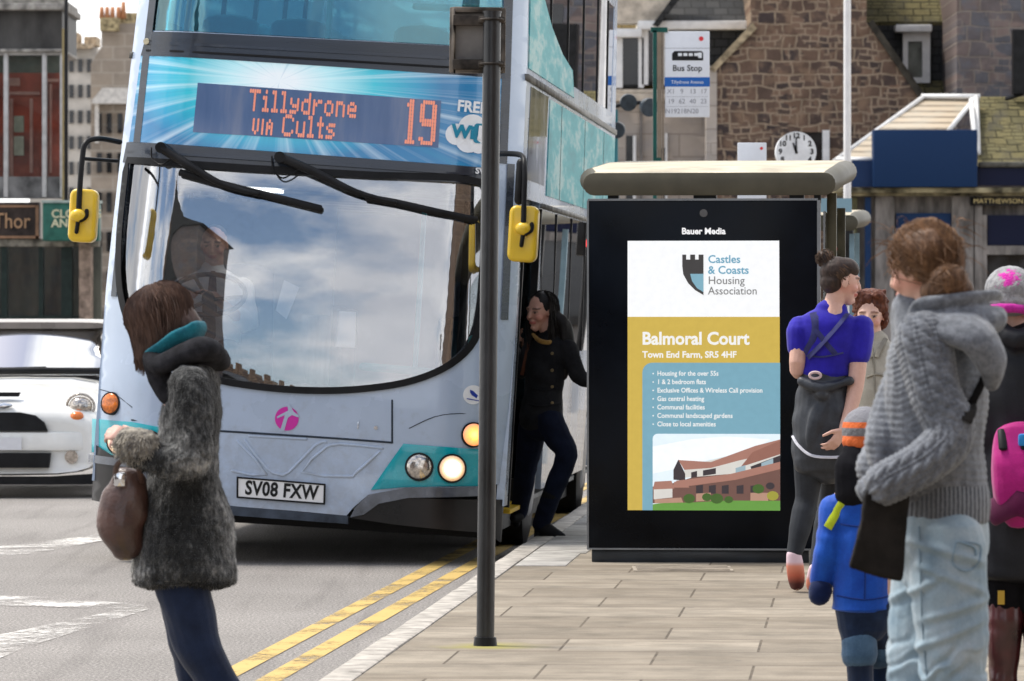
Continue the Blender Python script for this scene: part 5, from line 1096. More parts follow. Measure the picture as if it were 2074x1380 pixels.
# ------------------------------------------------------------------ people
from mathutils.bvhtree import BVHTree
def mk_skin():
    q = NT('skin'); a = q.n('Attribute'); a.attribute_name = 'Col'; v = q.coords()
    c = q.mix(.5, a.outputs['Color'], q.ramp(q.noise(v, 60, 3), [(.3, (.86, .82, .82)), (.7, (1., 1., 1.))]), 'MULTIPLY'); q.set(col=c, rough=.48, sss=.0, spec=.4); return q.m
m_skin = mk_skin()
def mk_hair(name, c1, c2, scale=70):
    q = NT(name); v = q.coords((1, 1, .25)); f = q.noise(v, scale, 4, .7); c = q.ramp(f, [(.3, c1), (.7, c2)]); q.set(col=c, rough=.55, spec=.28); q.bump(f, .6, .004); return q.m
def mk_cloth(name, c1, c2=None, scale=18, weave=260, wb=.25, rough=.9, sheen=.15, bl=None):
    q = NT(name); v = q.coords(); c2 = c2 or tuple(x * .8 for x in c1); f = q.noise(v, scale, 5, .65)
    c = q.ramp(f, [(.36, c2), (.64, c1)]); w = q.noise(v, weave, 2, .8); c = q.mix(.35, c, q.ramp(w, [(.3, .6), (.7, 1.1)]), 'MULTIPLY')
    dkk = max(c1) < .06; q.set(col=c, rough=rough, sheen=0. if dkk else sheen, spec=.05 if dkk else .15); q.bump(w, wb, .004); return q.m

def flat_hem(me, z0, k=.22):
    for v in me.vertices:
        if v.co.z < z0: v.co.z = z0 + (v.co.z - z0) * k
    return me
class Fig:
    def __init__(s, name, label, px0, d, zg, group=None, name2='person'):
        s.s = FPX / d; s.px0 = px0; s.zg = zg; s.d = d
        s.o = thing('person', label, name, ((px0 - 1037) / s.s, d, zg), group=group)
    def P(s, px, py, dy=0.): return Vector(((px - s.px0) / s.s, dy, CAMZ + (640 - py) / s.s - s.zg))
    def ray(s, bvh, px, py, off=.006):
        p = s.P(px, py); h = bvh.ray_cast(Vector((p.x, -3, p.z)), Vector((0, 1, 0)))
        return (h[0] + Vector((0, -off, 0))) if h[0] is not None else None
    def put(s, name, mesh, mats, parent=None):
        for m in (mats if isinstance(mats, (list, tuple)) else [mats]): mesh.materials.append(m)
        return obj(name, mesh, parent or s.o)
def bvh_of(me): return BVHTree.FromPolygons([v.co for v in me.vertices], [tuple(p.vertices) for p in me.polygons])

def hand(mb, wr, d, nrm, curl=.5, k=1., left=1):
    """Palm, four unequal fingers bent at the knuckles, and a thumb from the side of the palm. nrm points out of the palm."""
    d = Vector(d).normalized(); nrm = Vector(nrm); nrm = (nrm - d * nrm.dot(d)).normalized(); sd = d.cross(nrm) * left
    wr = Vector(wr)
    mb.tube([wr, wr + d * .035 * k, wr + d * .085 * k], [(.026 * k, .018 * k), (.036 * k, .016 * k), (.038 * k, .013 * k)], n=12, side=sd, k=2)
    for i, (o, L_, r) in enumerate(((-.029, .068, .0078), (-.0095, .077, .0085), (.0105, .072, .0082), (.029, .058, .0072))):
        p = wr + d * (.088 - abs(i - 1.3) * .004) * k + sd * o * k; pts = [p - d * .02 * k, p]; a = 0; dd = d.copy()
        for seg, t in ((.45, curl * .7), (.32, curl * 1.0), (.23, curl * .7)):
            a += t; dd = d * math.cos(a) + nrm * math.sin(a); p = p + dd * L_ * seg * k; pts.append(p)
        mb.tube(pts, [r * k * x for x in (1.05, 1.05, 1, .92, .75)], n=8)
    b = wr + d * .028 * k - sd * .026 * k; t1 = (-sd * .75 + d * .7 + nrm * .3).normalized(); t2 = (-sd * .25 + d * .9 + nrm * (.3 + curl * .4)).normalized()
    mb.tube([b, b + t1 * .034 * k, b + t1 * .034 * k + t2 * .03 * k, b + t1 * .034 * k + t2 * .05 * k], [.014 * k, .0105 * k, .0095 * k, .007 * k], n=8)

def head(mb, c, f, u, k=1., hairc=(.05, .03, .02), skin=(.60, .345, .255)):
    c = Vector(c); f = Vector(f).normalized(); u = Vector(u); u = (u - f * u.dot(f)).normalized(); r = f.cross(u)
    H = lambda a, b, d: c + (r * a + f * b + u * d) * k
    ax = (r, f, u); E = lambda a, b, d, ra, rb, rd: mb.ell(H(a, b, d), (ra * k, rb * k, rd * k), ax, n=18)
    E(0, -.012, .035, .075, .094, .082); E(0, .02, .0, .066, .074, .085)
    mb.tube([H(0, .02, -.01), H(0, .034, -.055), H(0, .052, -.098)], [(.060 * k, .055 * k), (.050 * k, .048 * k), (.026 * k, .024 * k)], n=18, side=r, k=2)
    for s_ in (-1, 1):
        E(s_ * .036, .058, -.032, .026, .024, .024); E(s_ * .030, .076, .024, .024, .014, .010); E(s_ * .076, -.008, -.008, .008, .020, .030); E(s_ * .032, .074, .0, .014, .014, .011)
    mb.tube([H(0, .086, .012), H(0, .100, -.012), H(0, .105, -.030)], [(.007 * k, .010 * k), (.009 * k, .011 * k), (.012 * k, .010 * k)], n=10, side=r)
    E(0, .084, -.058, .022, .014, .008); E(0, .081, -.069, .018, .014, .008); E(0, .074, -.096, .016, .014, .014)
    def paint(p):
        q = (Vector(p) - c) / k; a, b, d = q.dot(r), q.dot(f), q.dot(u)
        if q.length > .16: return skin
        if b > .05:
            if abs(d - .0) < .005 and abs(abs(a) - .033) < .011: return tuple(x * .75 for x in skin) if abs(abs(a) - .033) > .007 else (.05, .035, .03)
            if 0 <= d < .010 and abs(abs(a) - .033) < .014: return tuple(x * .5 for x in skin)
            if abs(d - .025 + abs(abs(a) - .03) * .15) < .0055 and .013 < abs(a) < .053: return tuple(.35 * x + .65 * y for x, y in zip(skin, hairc))
            if abs(d + .063) < .009 and abs(a) < .025 and b > .07: return (skin[0] * .80, skin[1] * .42, skin[2] * .45)
            if abs(d + .042) < .006 and .004 < abs(a) < .012 and b > .09: return tuple(x * .5 for x in skin)
        w = max(0, 1 - ((abs(a) - .045) ** 2 + (d + .03) ** 2) ** .5 / .04) * .25
        return (skin[0], skin[1] * (1 - w), skin[2] * (1 - w))
    return paint, H

def finish_body(fig, mb, voxel, paint, skin, smooth=2):
    me = remesh(mb, voxel, smooth); ca = me.color_attributes.new('Col', 'FLOAT_COLOR', 'POINT'); buf = []
    for v in me.vertices: c = paint(v.co) if paint else skin; buf += [c[0], c[1], c[2], 1.]
    ca.data.foreach_set('color', buf); return fig.put('body', me, m_skin)

def wrinkle(amp, scale, kdir=(0, 0, 1), freq=60., seed=0., ridged=True):
    kd = Vector(kdir)
    def f(p, n):
        w = N(p, scale, seed); t = p.dot(kd) * freq + 5 * N(p, scale * .7, seed + 9)
        return amp * (w * .8 + (math.sin(t) * (.35 + .65 * max(0, N(p, scale * .5, seed + 3) + .2))) * .6)
    return f
def strands(mb, paths, r=.0014, jit=.003):
    for P_ in paths:
        o = random.uniform(-50, 50); q = [p + Vector((N(p, 25, o), N(p, 25, o + 7), N(p, 25, o + 13))) * jit * 2 for p in P_]
        rr = r * random.uniform(.6, 1.5); mb.tube(q, [rr * .8] + [rr] * (len(q) - 2) + [rr * .3], n=3, caps=False)
def slerp_path(H, d0, d1, rad, n=9, lift=1.0, prof=None):
    d0 = Vector(d0).normalized(); d1 = Vector(d1).normalized(); an = d0.angle(d1); o = []
    for i in range(n):
        t = i / (n - 1); d = (d0 * math.sin((1 - t) * an) + d1 * math.sin(t * an)) / max(1e-6, math.sin(an)); l = lift * (1 + .03 * math.sin(math.pi * t))
        o.append(H(d.x * rad[0] * l, -.008 + d.y * rad[1] * l, .03 + d.z * rad[2] * l))
    return o
UP = Vector((0, 0, 1))

# ---- woman in grey cable knit, nearest the camera
g = Fig('woman', 'woman in grey cable knit hoodie and light jeans turned away, nearest the camera', 1895, 13.51, 0)
P = g.P; Fw = Vector((-.80, .60, 0)); LAT = Vector((.60, .80, 0))
sk = (.66, .40, .30)
b = MB(); paint, H = head(b, P(1870, 547, .0), (-.80, .60, -.14), UP, .97, (.10, .05, .03), sk)
b.tube([P(1880, 560), P(1886, 610), P(1890, 660)], [.055, .052, .07], n=14)
b.tube([P(1890, 655), P(1893, 700), P(1893, 800), P(1895, 900), P(1905, 1010), P(1908, 1085), P(1905, 1135)], [(.06, .05), (.155, .085), (.145, .10), (.115, .09), (.135, .10), (.155, .11), (.12, .09)], n=20, side=LAT, k=3)
shl, ell_, wrl = P(1862, 705, -.13), P(1905, 880, -.17), P(1795, 962, -.20)
b.tube([shl, ell_, wrl], [.048, .040, .027], n=12, k=4); hand(b, wrl, P(1765, 985, -.19) - wrl, (.2, .6, -.7), 1.2, .85)
shr, elr, wrr = P(1925, 700, .16), P(1860, 880, .20), P(1812, 925, .08)
b.tube([shr, elr, wrr], [.048, .040, .027], n=12, k=4); hand(b, wrr, P(1780, 955, .02) - wrr, (.3, -.6, -.4), 1.0, .9, -1)
hl, kl, al = P(1912, 1120, -.06), P(1926, 1390, -.06), P(1945, 1620, -.02); hr, kr, ar = P(1886, 1120, .09), P(1860, 1390, .05), P(1850, 1620, .08)
for h_, k_, a_ in ((hl, kl, al), (hr, kr, ar)): b.tube([h_, k_, a_], [.082, .055, .036], n=14, k=4); b.tube([a_ + Vector((0, 0, .0)), a_ + Fw * .06 + Vector((0, 0, -.03)), a_ + Fw * .17 + Vector((0, 0, -.035))], [.034, .032, .022], n=10)
finish_body(g, b, .006, paint, sk)
# hoodie with cables on the near sleeve
SL = [shl + Vector((.0, 0, .02)), P(1882, 790, -.165), P(1912, 872, -.185), P(1868, 925, -.215), P(1790, 968, -.225)]
SLr = cr([tuple(p) for p in SL], 6); SLv = [Vector(p) for p in SLr]; SLt = [0]
for i in range(1, len(SLv)): SLt.append(SLt[-1] + (SLv[i] - SLv[i - 1]).length)
def sleeve(p):
    bi = min(range(len(SLv)), key=lambda i: (SLv[i] - p).length_squared); q = p - SLv[bi]; dist = q.length
    tv = (SLv[min(bi + 1, len(SLv) - 1)] - SLv[max(bi - 1, 0)]).normalized(); a = (Vector((0, -1, 0)) - tv * -tv.y).normalized(); bb = tv.cross(a)
    return dist, SLt[bi] + q.dot(tv), math.atan2(q.dot(bb), q.dot(a)) * .065
wr1 = wrinkle(.006, 7, (0, .2, 1), 30, 1.)
def knit(p, n):
    dist, t, x = sleeve(p); base = wr1(p, n)
    if dist < .105 and n.y < .5:
        h = 0
        for c0 in (-.050, -.004, .042):
            e = abs(x - c0) / .016
            if e < 1: h = max(h, abs(math.sin(math.pi * (t / .040 + (x - c0) / .034))) ** .7 * (1 - e * e) ** .5)
            h = max(h, .45 * math.exp(-((abs(x - c0) - .022) / .003) ** 2))
        return base * .5 + .0070 * h * sm(.105, .085, dist) + .0015 * math.sin(t * 420) * (1 - h)
    return base + .0012 * math.sin(p.z * 330 + 2 * N(p, 8))
b = MB()
b.tube([P(1888, 640), P(1894, 672), P(1897, 720), P(1895, 800), P(1893, 880), P(1898, 950), P(1908, 1008)], [(.075, .07), (.150, .09), (.175, .120), (.178, .130), (.170, .128), (.162, .120), (.150, .112)], n=24, side=LAT, k=4)
b.tube(SL, [.080, .072, .070, .064, .060], n=16, k=5); b.tube([P(1800, 964, -.222), P(1768, 980, -.215), P(1752, 986, -.205)], [.060, .058, .040], n=14)
b.tube([P(1925, 690, .15), P(1862, 850, .2), P(1790, 935, .1), P(1772, 950, .02)], [.075, .072, .064, .055], n=16, k=4)
b.tube([P(1850, 745, .03), P(1822, 830, .02), P(1800, 910, -.03), P(1812, 965, -.04)], [(.09, .06), (.10, .065), (.10, .06), (.08, .045)], n=16, side=LAT, k=3)
swm = remesh(b, .0042, 3, knit)
def mk_knit():
    q = NT('grey_knit'); v = q.coords(); f = q.noise(v, 9, 4); w = q.noise(v, 170, 2, .8); g_ = q.noise(v, 45, 3, .7)
    c = q.ramp(f, [(.3, (.13, .142, .165)), (.7, (.215, .23, .258))]); c = q.mix(.75, c, q.ramp(g_, [(.32, .45), (.6, 1.1)]), 'MULTIPLY'); c = q.mix(.5, c, q.ramp(w, [(.3, .45), (.65, 1.15)]), 'MULTIPLY')
    q.set(col=c, rough=.95, sheen=.3, spec=.2); q.bump(q.mix(.5, g_, w), .6, .005); return q.m
m_knit = mk_knit()
sw_o = g.put('hoodie', swm, m_knit)
q = NT('grey_rib'); v = q.coords(); wv = q.n('TexWave', bands_direction='X'); wv.inputs['Scale'].default_value = 26; wv.inputs['Distortion'].default_value = 1.2; wv.inputs['Detail Scale'].default_value = 3; q.l(v, wv.inputs[0])
c = q.mix(.6, q.ramp(wv.outputs[0], [(.1, (.075, .085, .10)), (.6, (.19, .205, .23))]), q.ramp(q.noise(v, 150, 2), [(.3, .6), (.7, 1.1)]), 'MULTIPLY'); q.set(col=c, rough=.95, sheen=.3, spec=.2); q.bump(wv.outputs[0], .8, .008); m_rib = q.m
b = MB(); b.tube([P(1905, 990), P(1912, 1020), P(1914, 1052)], [(.152, .114), (.156, .120), (.150, .114)], n=24, side=LAT, k=3)
g.put('ribbed_hem', flat_hem(remesh(b, .006, 3, wrinkle(.003, 9, (0, 0, 1), 20, 4.)), P(0, 1056).z), m_rib)
b = MB()   # hood lying on the shoulders and its turned rim
b.tube([P(1842, 655, -.05), P(1852, 622, -.08), P(1900, 612, -.12), P(1960, 605, -.10), P(2012, 598, -.02), P(2030, 604, .06)], [(.018, .014), (.022, .015), (.023, .015), (.023, .015), (.020, .014), (.012, .010)], n=12, k=4)
b.tube([P(1860, 640, -.06), P(1905, 660, -.13), P(1965, 680, -.16), P(1998, 735, -.15), P(2000, 775, -.13)], [(.045, .025), (.075, .035), (.085, .045), (.055, .038), (.025, .02)], n=16, k=4)
b.tube([P(1920, 640, -.06), P(1985, 650, -.06), P(2018, 640, .02)], [(.075, .05), (.065, .045), (.035, .03)], n=14, k=3)
b.tube([P(1852, 668, -.02), P(1854, 645, .0), P(1850, 622, .02)], [(.055, .05), (.058, .055), (.058, .052)], n=14, k=2); b.tube([P(1842, 640, .02), P(1838, 700, .03)], [.05, .04], n=10)
g.put('hood', remesh(b, .0055, 3, wrinkle(.006, 9, (.5, 0, .7), 45, 6.)), m_knit)
# light jeans
def jeans(p, n):
    y = 640 - (p.z - CAMZ) * 740; x = 1895 + p.x * 740; lo = sm(1150, 1260, y)
    ph_ = (y + (.38 if y > 1250 else -.2) * (x - 1900)) / 21 + 1.8 * N(p, 8, 2) + .9 * N(p, 20, 5); diag = (.75 * math.sin(ph_ * 2.6) + .45 * math.sin(ph_ * 4.7 + 3 * N(p, 11, 4))) * sm(1210, 1330, y) * max(0, .35 + 1.5 * N(p, 5.5, 8)) * .0062
    fold = 0
    for x0, y0, sl_, ln, am in ((1905, 1112, .28, 70, .009), (1920, 1168, .40, 62, .008), (1930, 1228, -.30, 60, .008), (1915, 1280, -.42, 60, .007), (1850, 1190, -.6, 40, .008)):
        dy = (y - y0 - sl_ * (x - x0)); fold += am * math.exp(-(dy / 8) ** 2) * sm(ln + 25, ln - 15, abs(x - x0)) - am * .6 * math.exp(-((dy - 15) / 9) ** 2) * sm(ln + 25, ln - 15, abs(x - x0))
    return .004 * N(p, 8, 5) + diag + fold * (1 if n.y < .3 else .2)
b = MB(); b.tube([P(1908, 1020), P(1908, 1065), P(1906, 1115), P(1904, 1150)], [(.142, .105), (.156, .114), (.160, .118), (.13, .10)], n=22, side=LAT, k=3)
b.tube([P(1912, 1105, -.065), P(1918, 1200, -.07), P(1925, 1300, -.07), P(1930, 1400, -.06), P(1945, 1600, -.02)], [.112, .106, .098, .085, .065], n=18, k=4)
b.tube([P(1886, 1110, .09), P(1876, 1200, .08), P(1866, 1300, .07), P(1860, 1400, .05), P(1850, 1600, .08)], [.100, .094, .088, .080, .065], n=18, k=4)
jm = remesh(b, .0055, 2, jeans)
q = NT('light_denim'); v = q.coords(); f = q.noise(v, 7, 5, .6); w = q.noise(q.coords((1, 1, .4)), 240, 2, .8)
c = q.ramp(f, [(.3, (.18, .27, .345)), (.52, (.30, .385, .445)), (.72, (.43, .49, .53))]); c = q.mix(.45, c, q.ramp(w, [(.3, .7), (.7, 1.08)]), 'MULTIPLY'); q.set(col=c, rough=.9, sheen=.15, spec=.2); q.bump(w, .3, .003)
jo = g.put('jeans', jm, q.m); bv = bvh_of(jm)
def seam(fig, bv, pts, r, k=5, off=.002):
    q_ = cr(pts, k); return [x for x in (fig.ray(bv, *p, off) for p in q_) if x is not None]
t_ = MB(); t_.tube(seam(g, bv, [(1853, 1062), (1855, 1150), (1860, 1260), (1872, 1380)], .003), .0025, n=5, caps=False); g.put('side_seam', t_.mesh('seam', [], norm=False), mk_cloth('denim_seam', (.24, .34, .42)), jo)
t_ = MB()
for pts in ([(1925, 1092), (1975, 1100), (1968, 1140), (1940, 1150), (1918, 1132), (1925, 1092)],): t_.tube(seam(g, bv, pts, .003, 4), .003, n=5, caps=False)
t_.tube([x for x in seam(g, bv, [(1940, 1094), (1962, 1104), (1966, 1118)], .004, 4)], [(.006, .004)] * 9, n=6); g.put('back_pocket', t_.mesh('pocket', [], norm=False), bpy.data.materials['denim_seam'], jo)
# shoulder strap on the back
bv = BVHTree.FromPolygons([v.co for m in (swm,) for v in m.vertices], [tuple(p.vertices) for p in swm.polygons])
bag = thing('shoulder_bag', 'flat black cloth bag hanging at the hip of the woman in grey', 'bag', tuple(g.o.location))
t_ = MB(); q_ = seam(g, bv, [(1998, 742), (1978, 778), (1952, 824), (1938, 850)], .01, 6, .006); t_.tube(q_, [(.019, .004)] * len(q_), n=8, side=Vector((.8, .1, .5)), caps=False)
t_.tube([P(1835, 980, -.10), P(1825, 1000, -.13), P(1812, 1020, -.15)], [(.02, .004)] * 3, n=8, side=Vector((.5, -.5, 0)))
m_bagc = mk_cloth('black_bag_cloth', (.028, .025, .023), (.016, .015, .014), 12, 200)
t_.build('strap', m_bagc, bag, smooth=60)
b = MB(); pg = [(1741, 985), (1828, 985), (1830, 1000), (1826, 1060), (1818, 1168), (1812, 1172), (1708, 1142), (1706, 1136), (1728, 1060)]
b.prism([(P(*p).x, P(*p).z) for p in pg], lambda a, c_, d: (a, -.24 + d + .5 * (a - P(1770, 0).x), c_), .05)
bag.location = g.o.location; me = remesh(b, .006, 5, wrinkle(.0035, 12, (.7, 0, .6), 50, 12.)); me.materials.append(m_bagc); obj('pouch', me, bag)
# hair: bun at the nape, strands drawn back into it
m_hb = mk_hair('brown_hair', (.045, .022, .012), (.20, .105, .055))
b = MB(); Hh = H
for s_ in (-1, 0, 1): b.ell(Hh(s_ * .012, -.022, .045), (.080, .100, .086), (Hh(1, 0, 0) - Hh(0, 0, 0), Hh(0, 1, 0) - Hh(0, 0, 0), Hh(0, 0, 1) - Hh(0, 0, 0)), n=20)
b.ell(Hh(0, -.06, -.03), (.066, .062, .07), (Hh(1, 0, 0) - Hh(0, 0, 0), Hh(0, 1, 0) - Hh(0, 0, 0), Hh(0, 0, 1) - Hh(0, 0, 0)), n=18)
bun = P(1916, 570, -.09); b.ell(bun, (.056, .05, .050), n=18); b.ell(P(1950, 588, -.07), (.026, .03, .03), n=12); b.ell(P(1886, 590, -.07), (.04, .04, .034), n=12)
hm = remesh(b, .006, 3, lambda p, n: .003 * N(p, 30, 2)); ho = g.put('hair', hm, m_hb)
t_ = MB(); pa = []
bl = bun - H(0, 0, 0); c0 = H(0, 0, 0); rr_, ff_, uu_ = [(H(*e) - c0).normalized() for e in ((1, 0, 0), (0, 1, 0), (0, 0, 1))]
bd = Vector((bl.dot(rr_), bl.dot(ff_), bl.dot(uu_) - .03))
for i in range(1100):
    th = random.uniform(-2.7, 2.7); el_ = random.uniform(-.45, 1.5); d0 = Vector((math.sin(th) * math.cos(el_), math.cos(th) * math.cos(el_) * .95, math.sin(el_)))
    if d0.angle(bd) < .35 or (d0.y > .30 and d0.z < .50): continue
    pa.append(slerp_path(H, d0, bd, (.089, .114, .109), 9, random.uniform(.99, 1.03)))
for i in range(170):
    ax = Vector((random.gauss(0, 1), random.gauss(-.6, .6), random.gauss(0, 1))).normalized(); a = ax.orthogonal().normalized(); c_ = ax.cross(a); ph = random.uniform(0, 6); rr = random.uniform(.040, .054); ln = random.uniform(1.6, 4)
    pa.append([bun + (a * math.cos(ph + ln * j / 8) + c_ * math.sin(ph + ln * j / 8)) * rr for j in range(9)])
for i in range(90):
    a_ = random.uniform(0, 6.28); q0 = H(.078 * math.sin(a_), -.02 + .10 * math.cos(a_), random.uniform(.02, .125)); dv_ = (q0 - H(0, 0, .03)).normalized() + Vector((random.uniform(-1, 1), random.uniform(-1, 1), random.uniform(-1, .4))); pa.append([q0, q0 + dv_ * .018, q0 + dv_ * .034 + Vector((0, 0, -.008)), q0 + dv_ * .046 + Vector((0, 0, -.024))])
for i in range(26):
    p0 = P(random.uniform(1815, 1830), random.uniform(485, 510), -.02); pa.append([p0, p0 + Vector((-.012, 0, -.02)), p0 + Vector((-.016 + random.uniform(-.01, .01), 0, -.05)), p0 + Vector((random.uniform(-.02, .02), 0, -.09))])
strands(t_, pa, .0013, .0045); g.put('hair_strands', t_.mesh('strands', [], norm=False), mk_hair('brown_strand', (.06, .03, .017), (.30, .165, .085), 40), ho)

# ---- woman crossing the road at the left
w = Fig('woman', 'woman in mottled charcoal fur coat and teal scarf walking across the road at left', 370, 17.24, -.12)
P = w.P; sk = (.62, .37, .30)
b = MB(); paint, H = head(b, P(326, 652), (-.88, -.10, -.46), (-.4, 0, .9), .98, (.1, .06, .05), sk)
b.tube([P(345, 665), P(372, 700), P(390, 735)], [.052, .052, .07], n=14)
Yl = Vector((0, 1, 0))
b.tube([P(388, 725), P(392, 770), P(384, 850), P(372, 950), P(362, 1060), P(358, 1130)], [(.06, .05), (.15, .085), (.14, .10), (.115, .09), (.15, .11), (.12, .09)], n=20, side=Yl, k=3)
shl, ell_, wrl = P(388, 785, -.18), P(402, 925, -.22), P(285, 898, -.22)
b.tube([shl, ell_, wrl], [.046, .038, .026], n=12, k=4); hand(b, wrl, P(240, 872, -.2) - wrl, (.1, .5, -.5), .75, .98)
shr, elr, wrr = P(388, 785, .18), P(380, 930, .2), P(270, 920, .12)
b.tube([shr, elr, wrr], [.046, .038, .026], n=12, k=4); hand(b, wrr, P(235, 890, .08) - wrr, (.1, -.5, -.3), .8, .98, -1)
legs = ((P(352, 1110, -.08), P(412, 1325, -.07), P(500, 1468, -.06), P(470, 1508, -.06)), (P(352, 1110, .08), P(388, 1320, .07), P(420, 1490, .07), P(360, 1508, .07)))
for h_, k_, a_, t__ in legs: b.tube([h_, k_, a_], [.082, .056, .036], n=14, k=4); b.tube([a_, a_.lerp(t__, .4) + Vector((0, 0, -.02)), t__], [.034, .034, .022], n=10)
finish_body(w, b, .006, paint, sk)
def mk_fur():
    q = NT('mottled_fur'); v = q.coords(); f = q.noise(v, 3.4, 4, .62); h = q.noise(q.coords((1, 1, .55)), 55, 3, .75)
    x = q.mix(.32, f, h); c = q.ramp(x, [(.40, (.008, .0085, .009)), (.50, (.030, .031, .031)), (.56, (.12, .12, .116)), (.64, (.40, .395, .38))]); q.set(col=c, rough=.95, sheen=.25, spec=.15); q.bump(h, 1., .012); return q.m
m_fur = mk_fur()
furd = lambda p, n: .006 * N(p, 34, 3) + .014 * N(p, 8, 1)
b = MB(); b.tube([P(388, 735), P(394, 765), P(388, 830), P(376, 920), P(374, 1010), P(375, 1100), P(373, 1160)], [(.09, .06), (.165, .085), (.19, .105), (.185, .115), (.19, .145), (.20, .176), (.205, .190)], n=24, side=Yl, k=4)
b.tube([P(386, 780, -.18), P(398, 850, -.215), P(398, 925, -.235), P(340, 930, -.24), P(286, 902, -.235)], [.075, .072, .068, .060, .056], n=16, k=4)
b.tube([P(388, 785, .18), P(382, 920, .2), P(280, 922, .12)], [.075, .068, .055], n=14, k=4)
fm = flat_hem(remesh(b, .0075, 2, furd), P(0, 1172).z); fc = w.put('fur_coat', fm, m_fur)
def fur(me, count, ln, wd, down=1.):
    t_ = MB(); ps = me.polygons; n = len(ps); v = []; f = []
    for i in range(count):
        p = ps[random.randrange(n)]
        if p.normal.y > .35: continue
        c = p.center; d = (p.normal * random.uniform(.25, .7) + Vector((random.uniform(-.5, .5), random.uniform(-.3, .3), -down))).normalized(); s_ = d.cross(p.normal)
        s_ = (s_.normalized() if s_.length > .1 else Vector((1, 0, 0))) * wd; l = ln * random.uniform(.6, 1.4); b0 = c - p.normal * .003; m_ = c + d * l * .5 + p.normal * l * .12; k = len(v)
        v += [b0 - s_, b0 + s_, m_ - s_ * .8, m_ + s_ * .8, c + d * l]; f += [(k, k + 1, k + 3, k + 2), (k + 2, k + 3, k + 4)]
    return t_.add(v, f)
w.put('fur_pile', fur(fm, 26000, .012, .0014).mesh('pile', [], norm=False), m_fur, fc)
b = MB(); b.tube([P(300, 900, -.24), P(276, 896, -.235)], [.062, .060], n=14, k=2); fm = remesh(b, .006, 1, lambda p, n: .005 * N(p, 50, 3)); m_pf = mk_cloth('pale_fur', (.42, .38, .31), (.12, .11, .10), 35, 120, .8); fc = w.put('fur_cuff', fm, m_pf); w.put('cuff_pile', fur(fm, 3000, .02, .0015).mesh('pile', [], norm=False), m_pf, fc)
b = MB(); b.tube([P(312, 720, -.08), P(330, 738, -.12), P(375, 718, -.14), P(420, 708, -.11), P(440, 728, .0), P(420, 715, .10), P(350, 720, .10)], [(.035, .03), (.045, .035), (.05, .04), (.055, .045), (.05, .04), (.05, .04), (.04, .03)], n=14, k=4); b.ell(P(412, 725, -.02), (.085, .09, .055)); b.tube([P(312, 725, -.05), P(325, 765, -.06), P(345, 800, -.06)], [.04, .045, .04], n=12)
w.put('hood', remesh(b, .007, 3, wrinkle(.006, 10, (.3, 0, .8), 50, 3)), mk_cloth('charcoal_hood', (.035, .035, .04), (.018, .018, .02), 20, 150, .5))
b = MB(); b.tube([P(410, 668, -.02), P(392, 672, -.085), P(350, 694, -.115), P(306, 722, -.08)], [(.034, .016), (.036, .018), (.034, .018), (.028, .014)], n=12, k=4, side=Vector((.3, 0, 1))); b.tube([P(402, 662, -.03), P(396, 665, .05), P(330, 700, .07)], [(.022, .014)] * 3, n=12, k=4, side=Vector((.3, 0, 1)))
w.put('scarf', remesh(b, .006, 2, wrinkle(.004, 14, (.4, 0, .9), 90, 5)), mk_cloth('teal_scarf', (.012, .17, .22), (.008, .10, .14), 25, 160, .5))
b = MB(); b.tube([P(358, 1060), P(356, 1120)], [(.15, .11), (.13, .10)], n=18, side=Yl)
for (h_, k_, a_, t__), r_ in zip(legs, ((.100, .078, .062), (.100, .078, .062))): b.tube([h_, h_.lerp(k_, .5), k_, a_], [r_[0], .092, r_[1], r_[2]], n=16, k=4)
w.put('jeans', remesh(b, .0075, 2, wrinkle(.007, 7, (.5, 0, .9), 48, 11)), mk_cloth('dark_denim', (.016, .027, .062), (.009, .015, .036), 9, 220, .3))
for h_, k_, a_, t__ in legs:
    b = MB(); b.tube([a_ + Vector((0, 0, .03)), a_ + Vector((0, 0, -.01)), a_.lerp(t__, .5) + Vector((0, 0, -.015)), t__], [.045, .046, .042, .028], n=14, k=3); w.put('boot', remesh(b, .007, 2), m_rubr)
b = MB(); ax3 = [(H(*e) - H(0, 0, 0)).normalized() for e in ((1, 0, 0), (0, 1, 0), (0, 0, 1))]
b.ell(H(0, -.012, .042), (.094, .113, .094), ax3, n=22); b.ell(H(0, .03, -.02), (.090, .088, .098), ax3, n=20); b.ell(H(0, -.06, -.02), (.080, .066, .085), ax3, n=18)
b.ell(H(0, .035, -.07), (.084, .075, .085), ax3, n=18); b.ell(P(345, 690, 0), (.075, .08, .06), n=16); b.ell(P(375, 660, .0), (.06, .075, .06), n=16)
ho = w.put('hair', remesh(b, .0065, 3, lambda p, n: .004 * N((p.x, p.y, p.z * .4), 35, 2)), mk_hair('chestnut_hair', (.040, .022, .017), (.11, .064, .05)))
t_ = MB(); pa = []
for i in range(620):           # bob: down over the skull, then hanging
    th = random.uniform(0, 6.28); e0 = Vector((math.sin(th) * .25, -.2 + math.cos(th) * .25, 1)); d1 = Vector((math.sin(th), math.cos(th), random.uniform(-.25, .0)))
    q_ = slerp_path(H, e0, d1, (.100, .122, .104), 7, random.uniform(.99, 1.03)); e_ = q_[-1]; dn = (e_ - q_[-2]).normalized()
    ln = random.uniform(.08, .13) * (1.2 if e_.x < P(326, 0).x else .8)
    for j in range(1, 5): dn = (dn * .6 + Vector((.06 if e_.x < P(326, 0).x else -.12, 0, -1)) * .4).normalized(); q_.append(q_[-1] + dn * ln / 4)
    pa.append(q_)
strands(t_, pa, .0028, .004); w.put('hair_strands', t_.mesh('strands', [], norm=False), mk_hair('chestnut_strand', (.045, .027, .021), (.165, .10, .075), 40), ho)
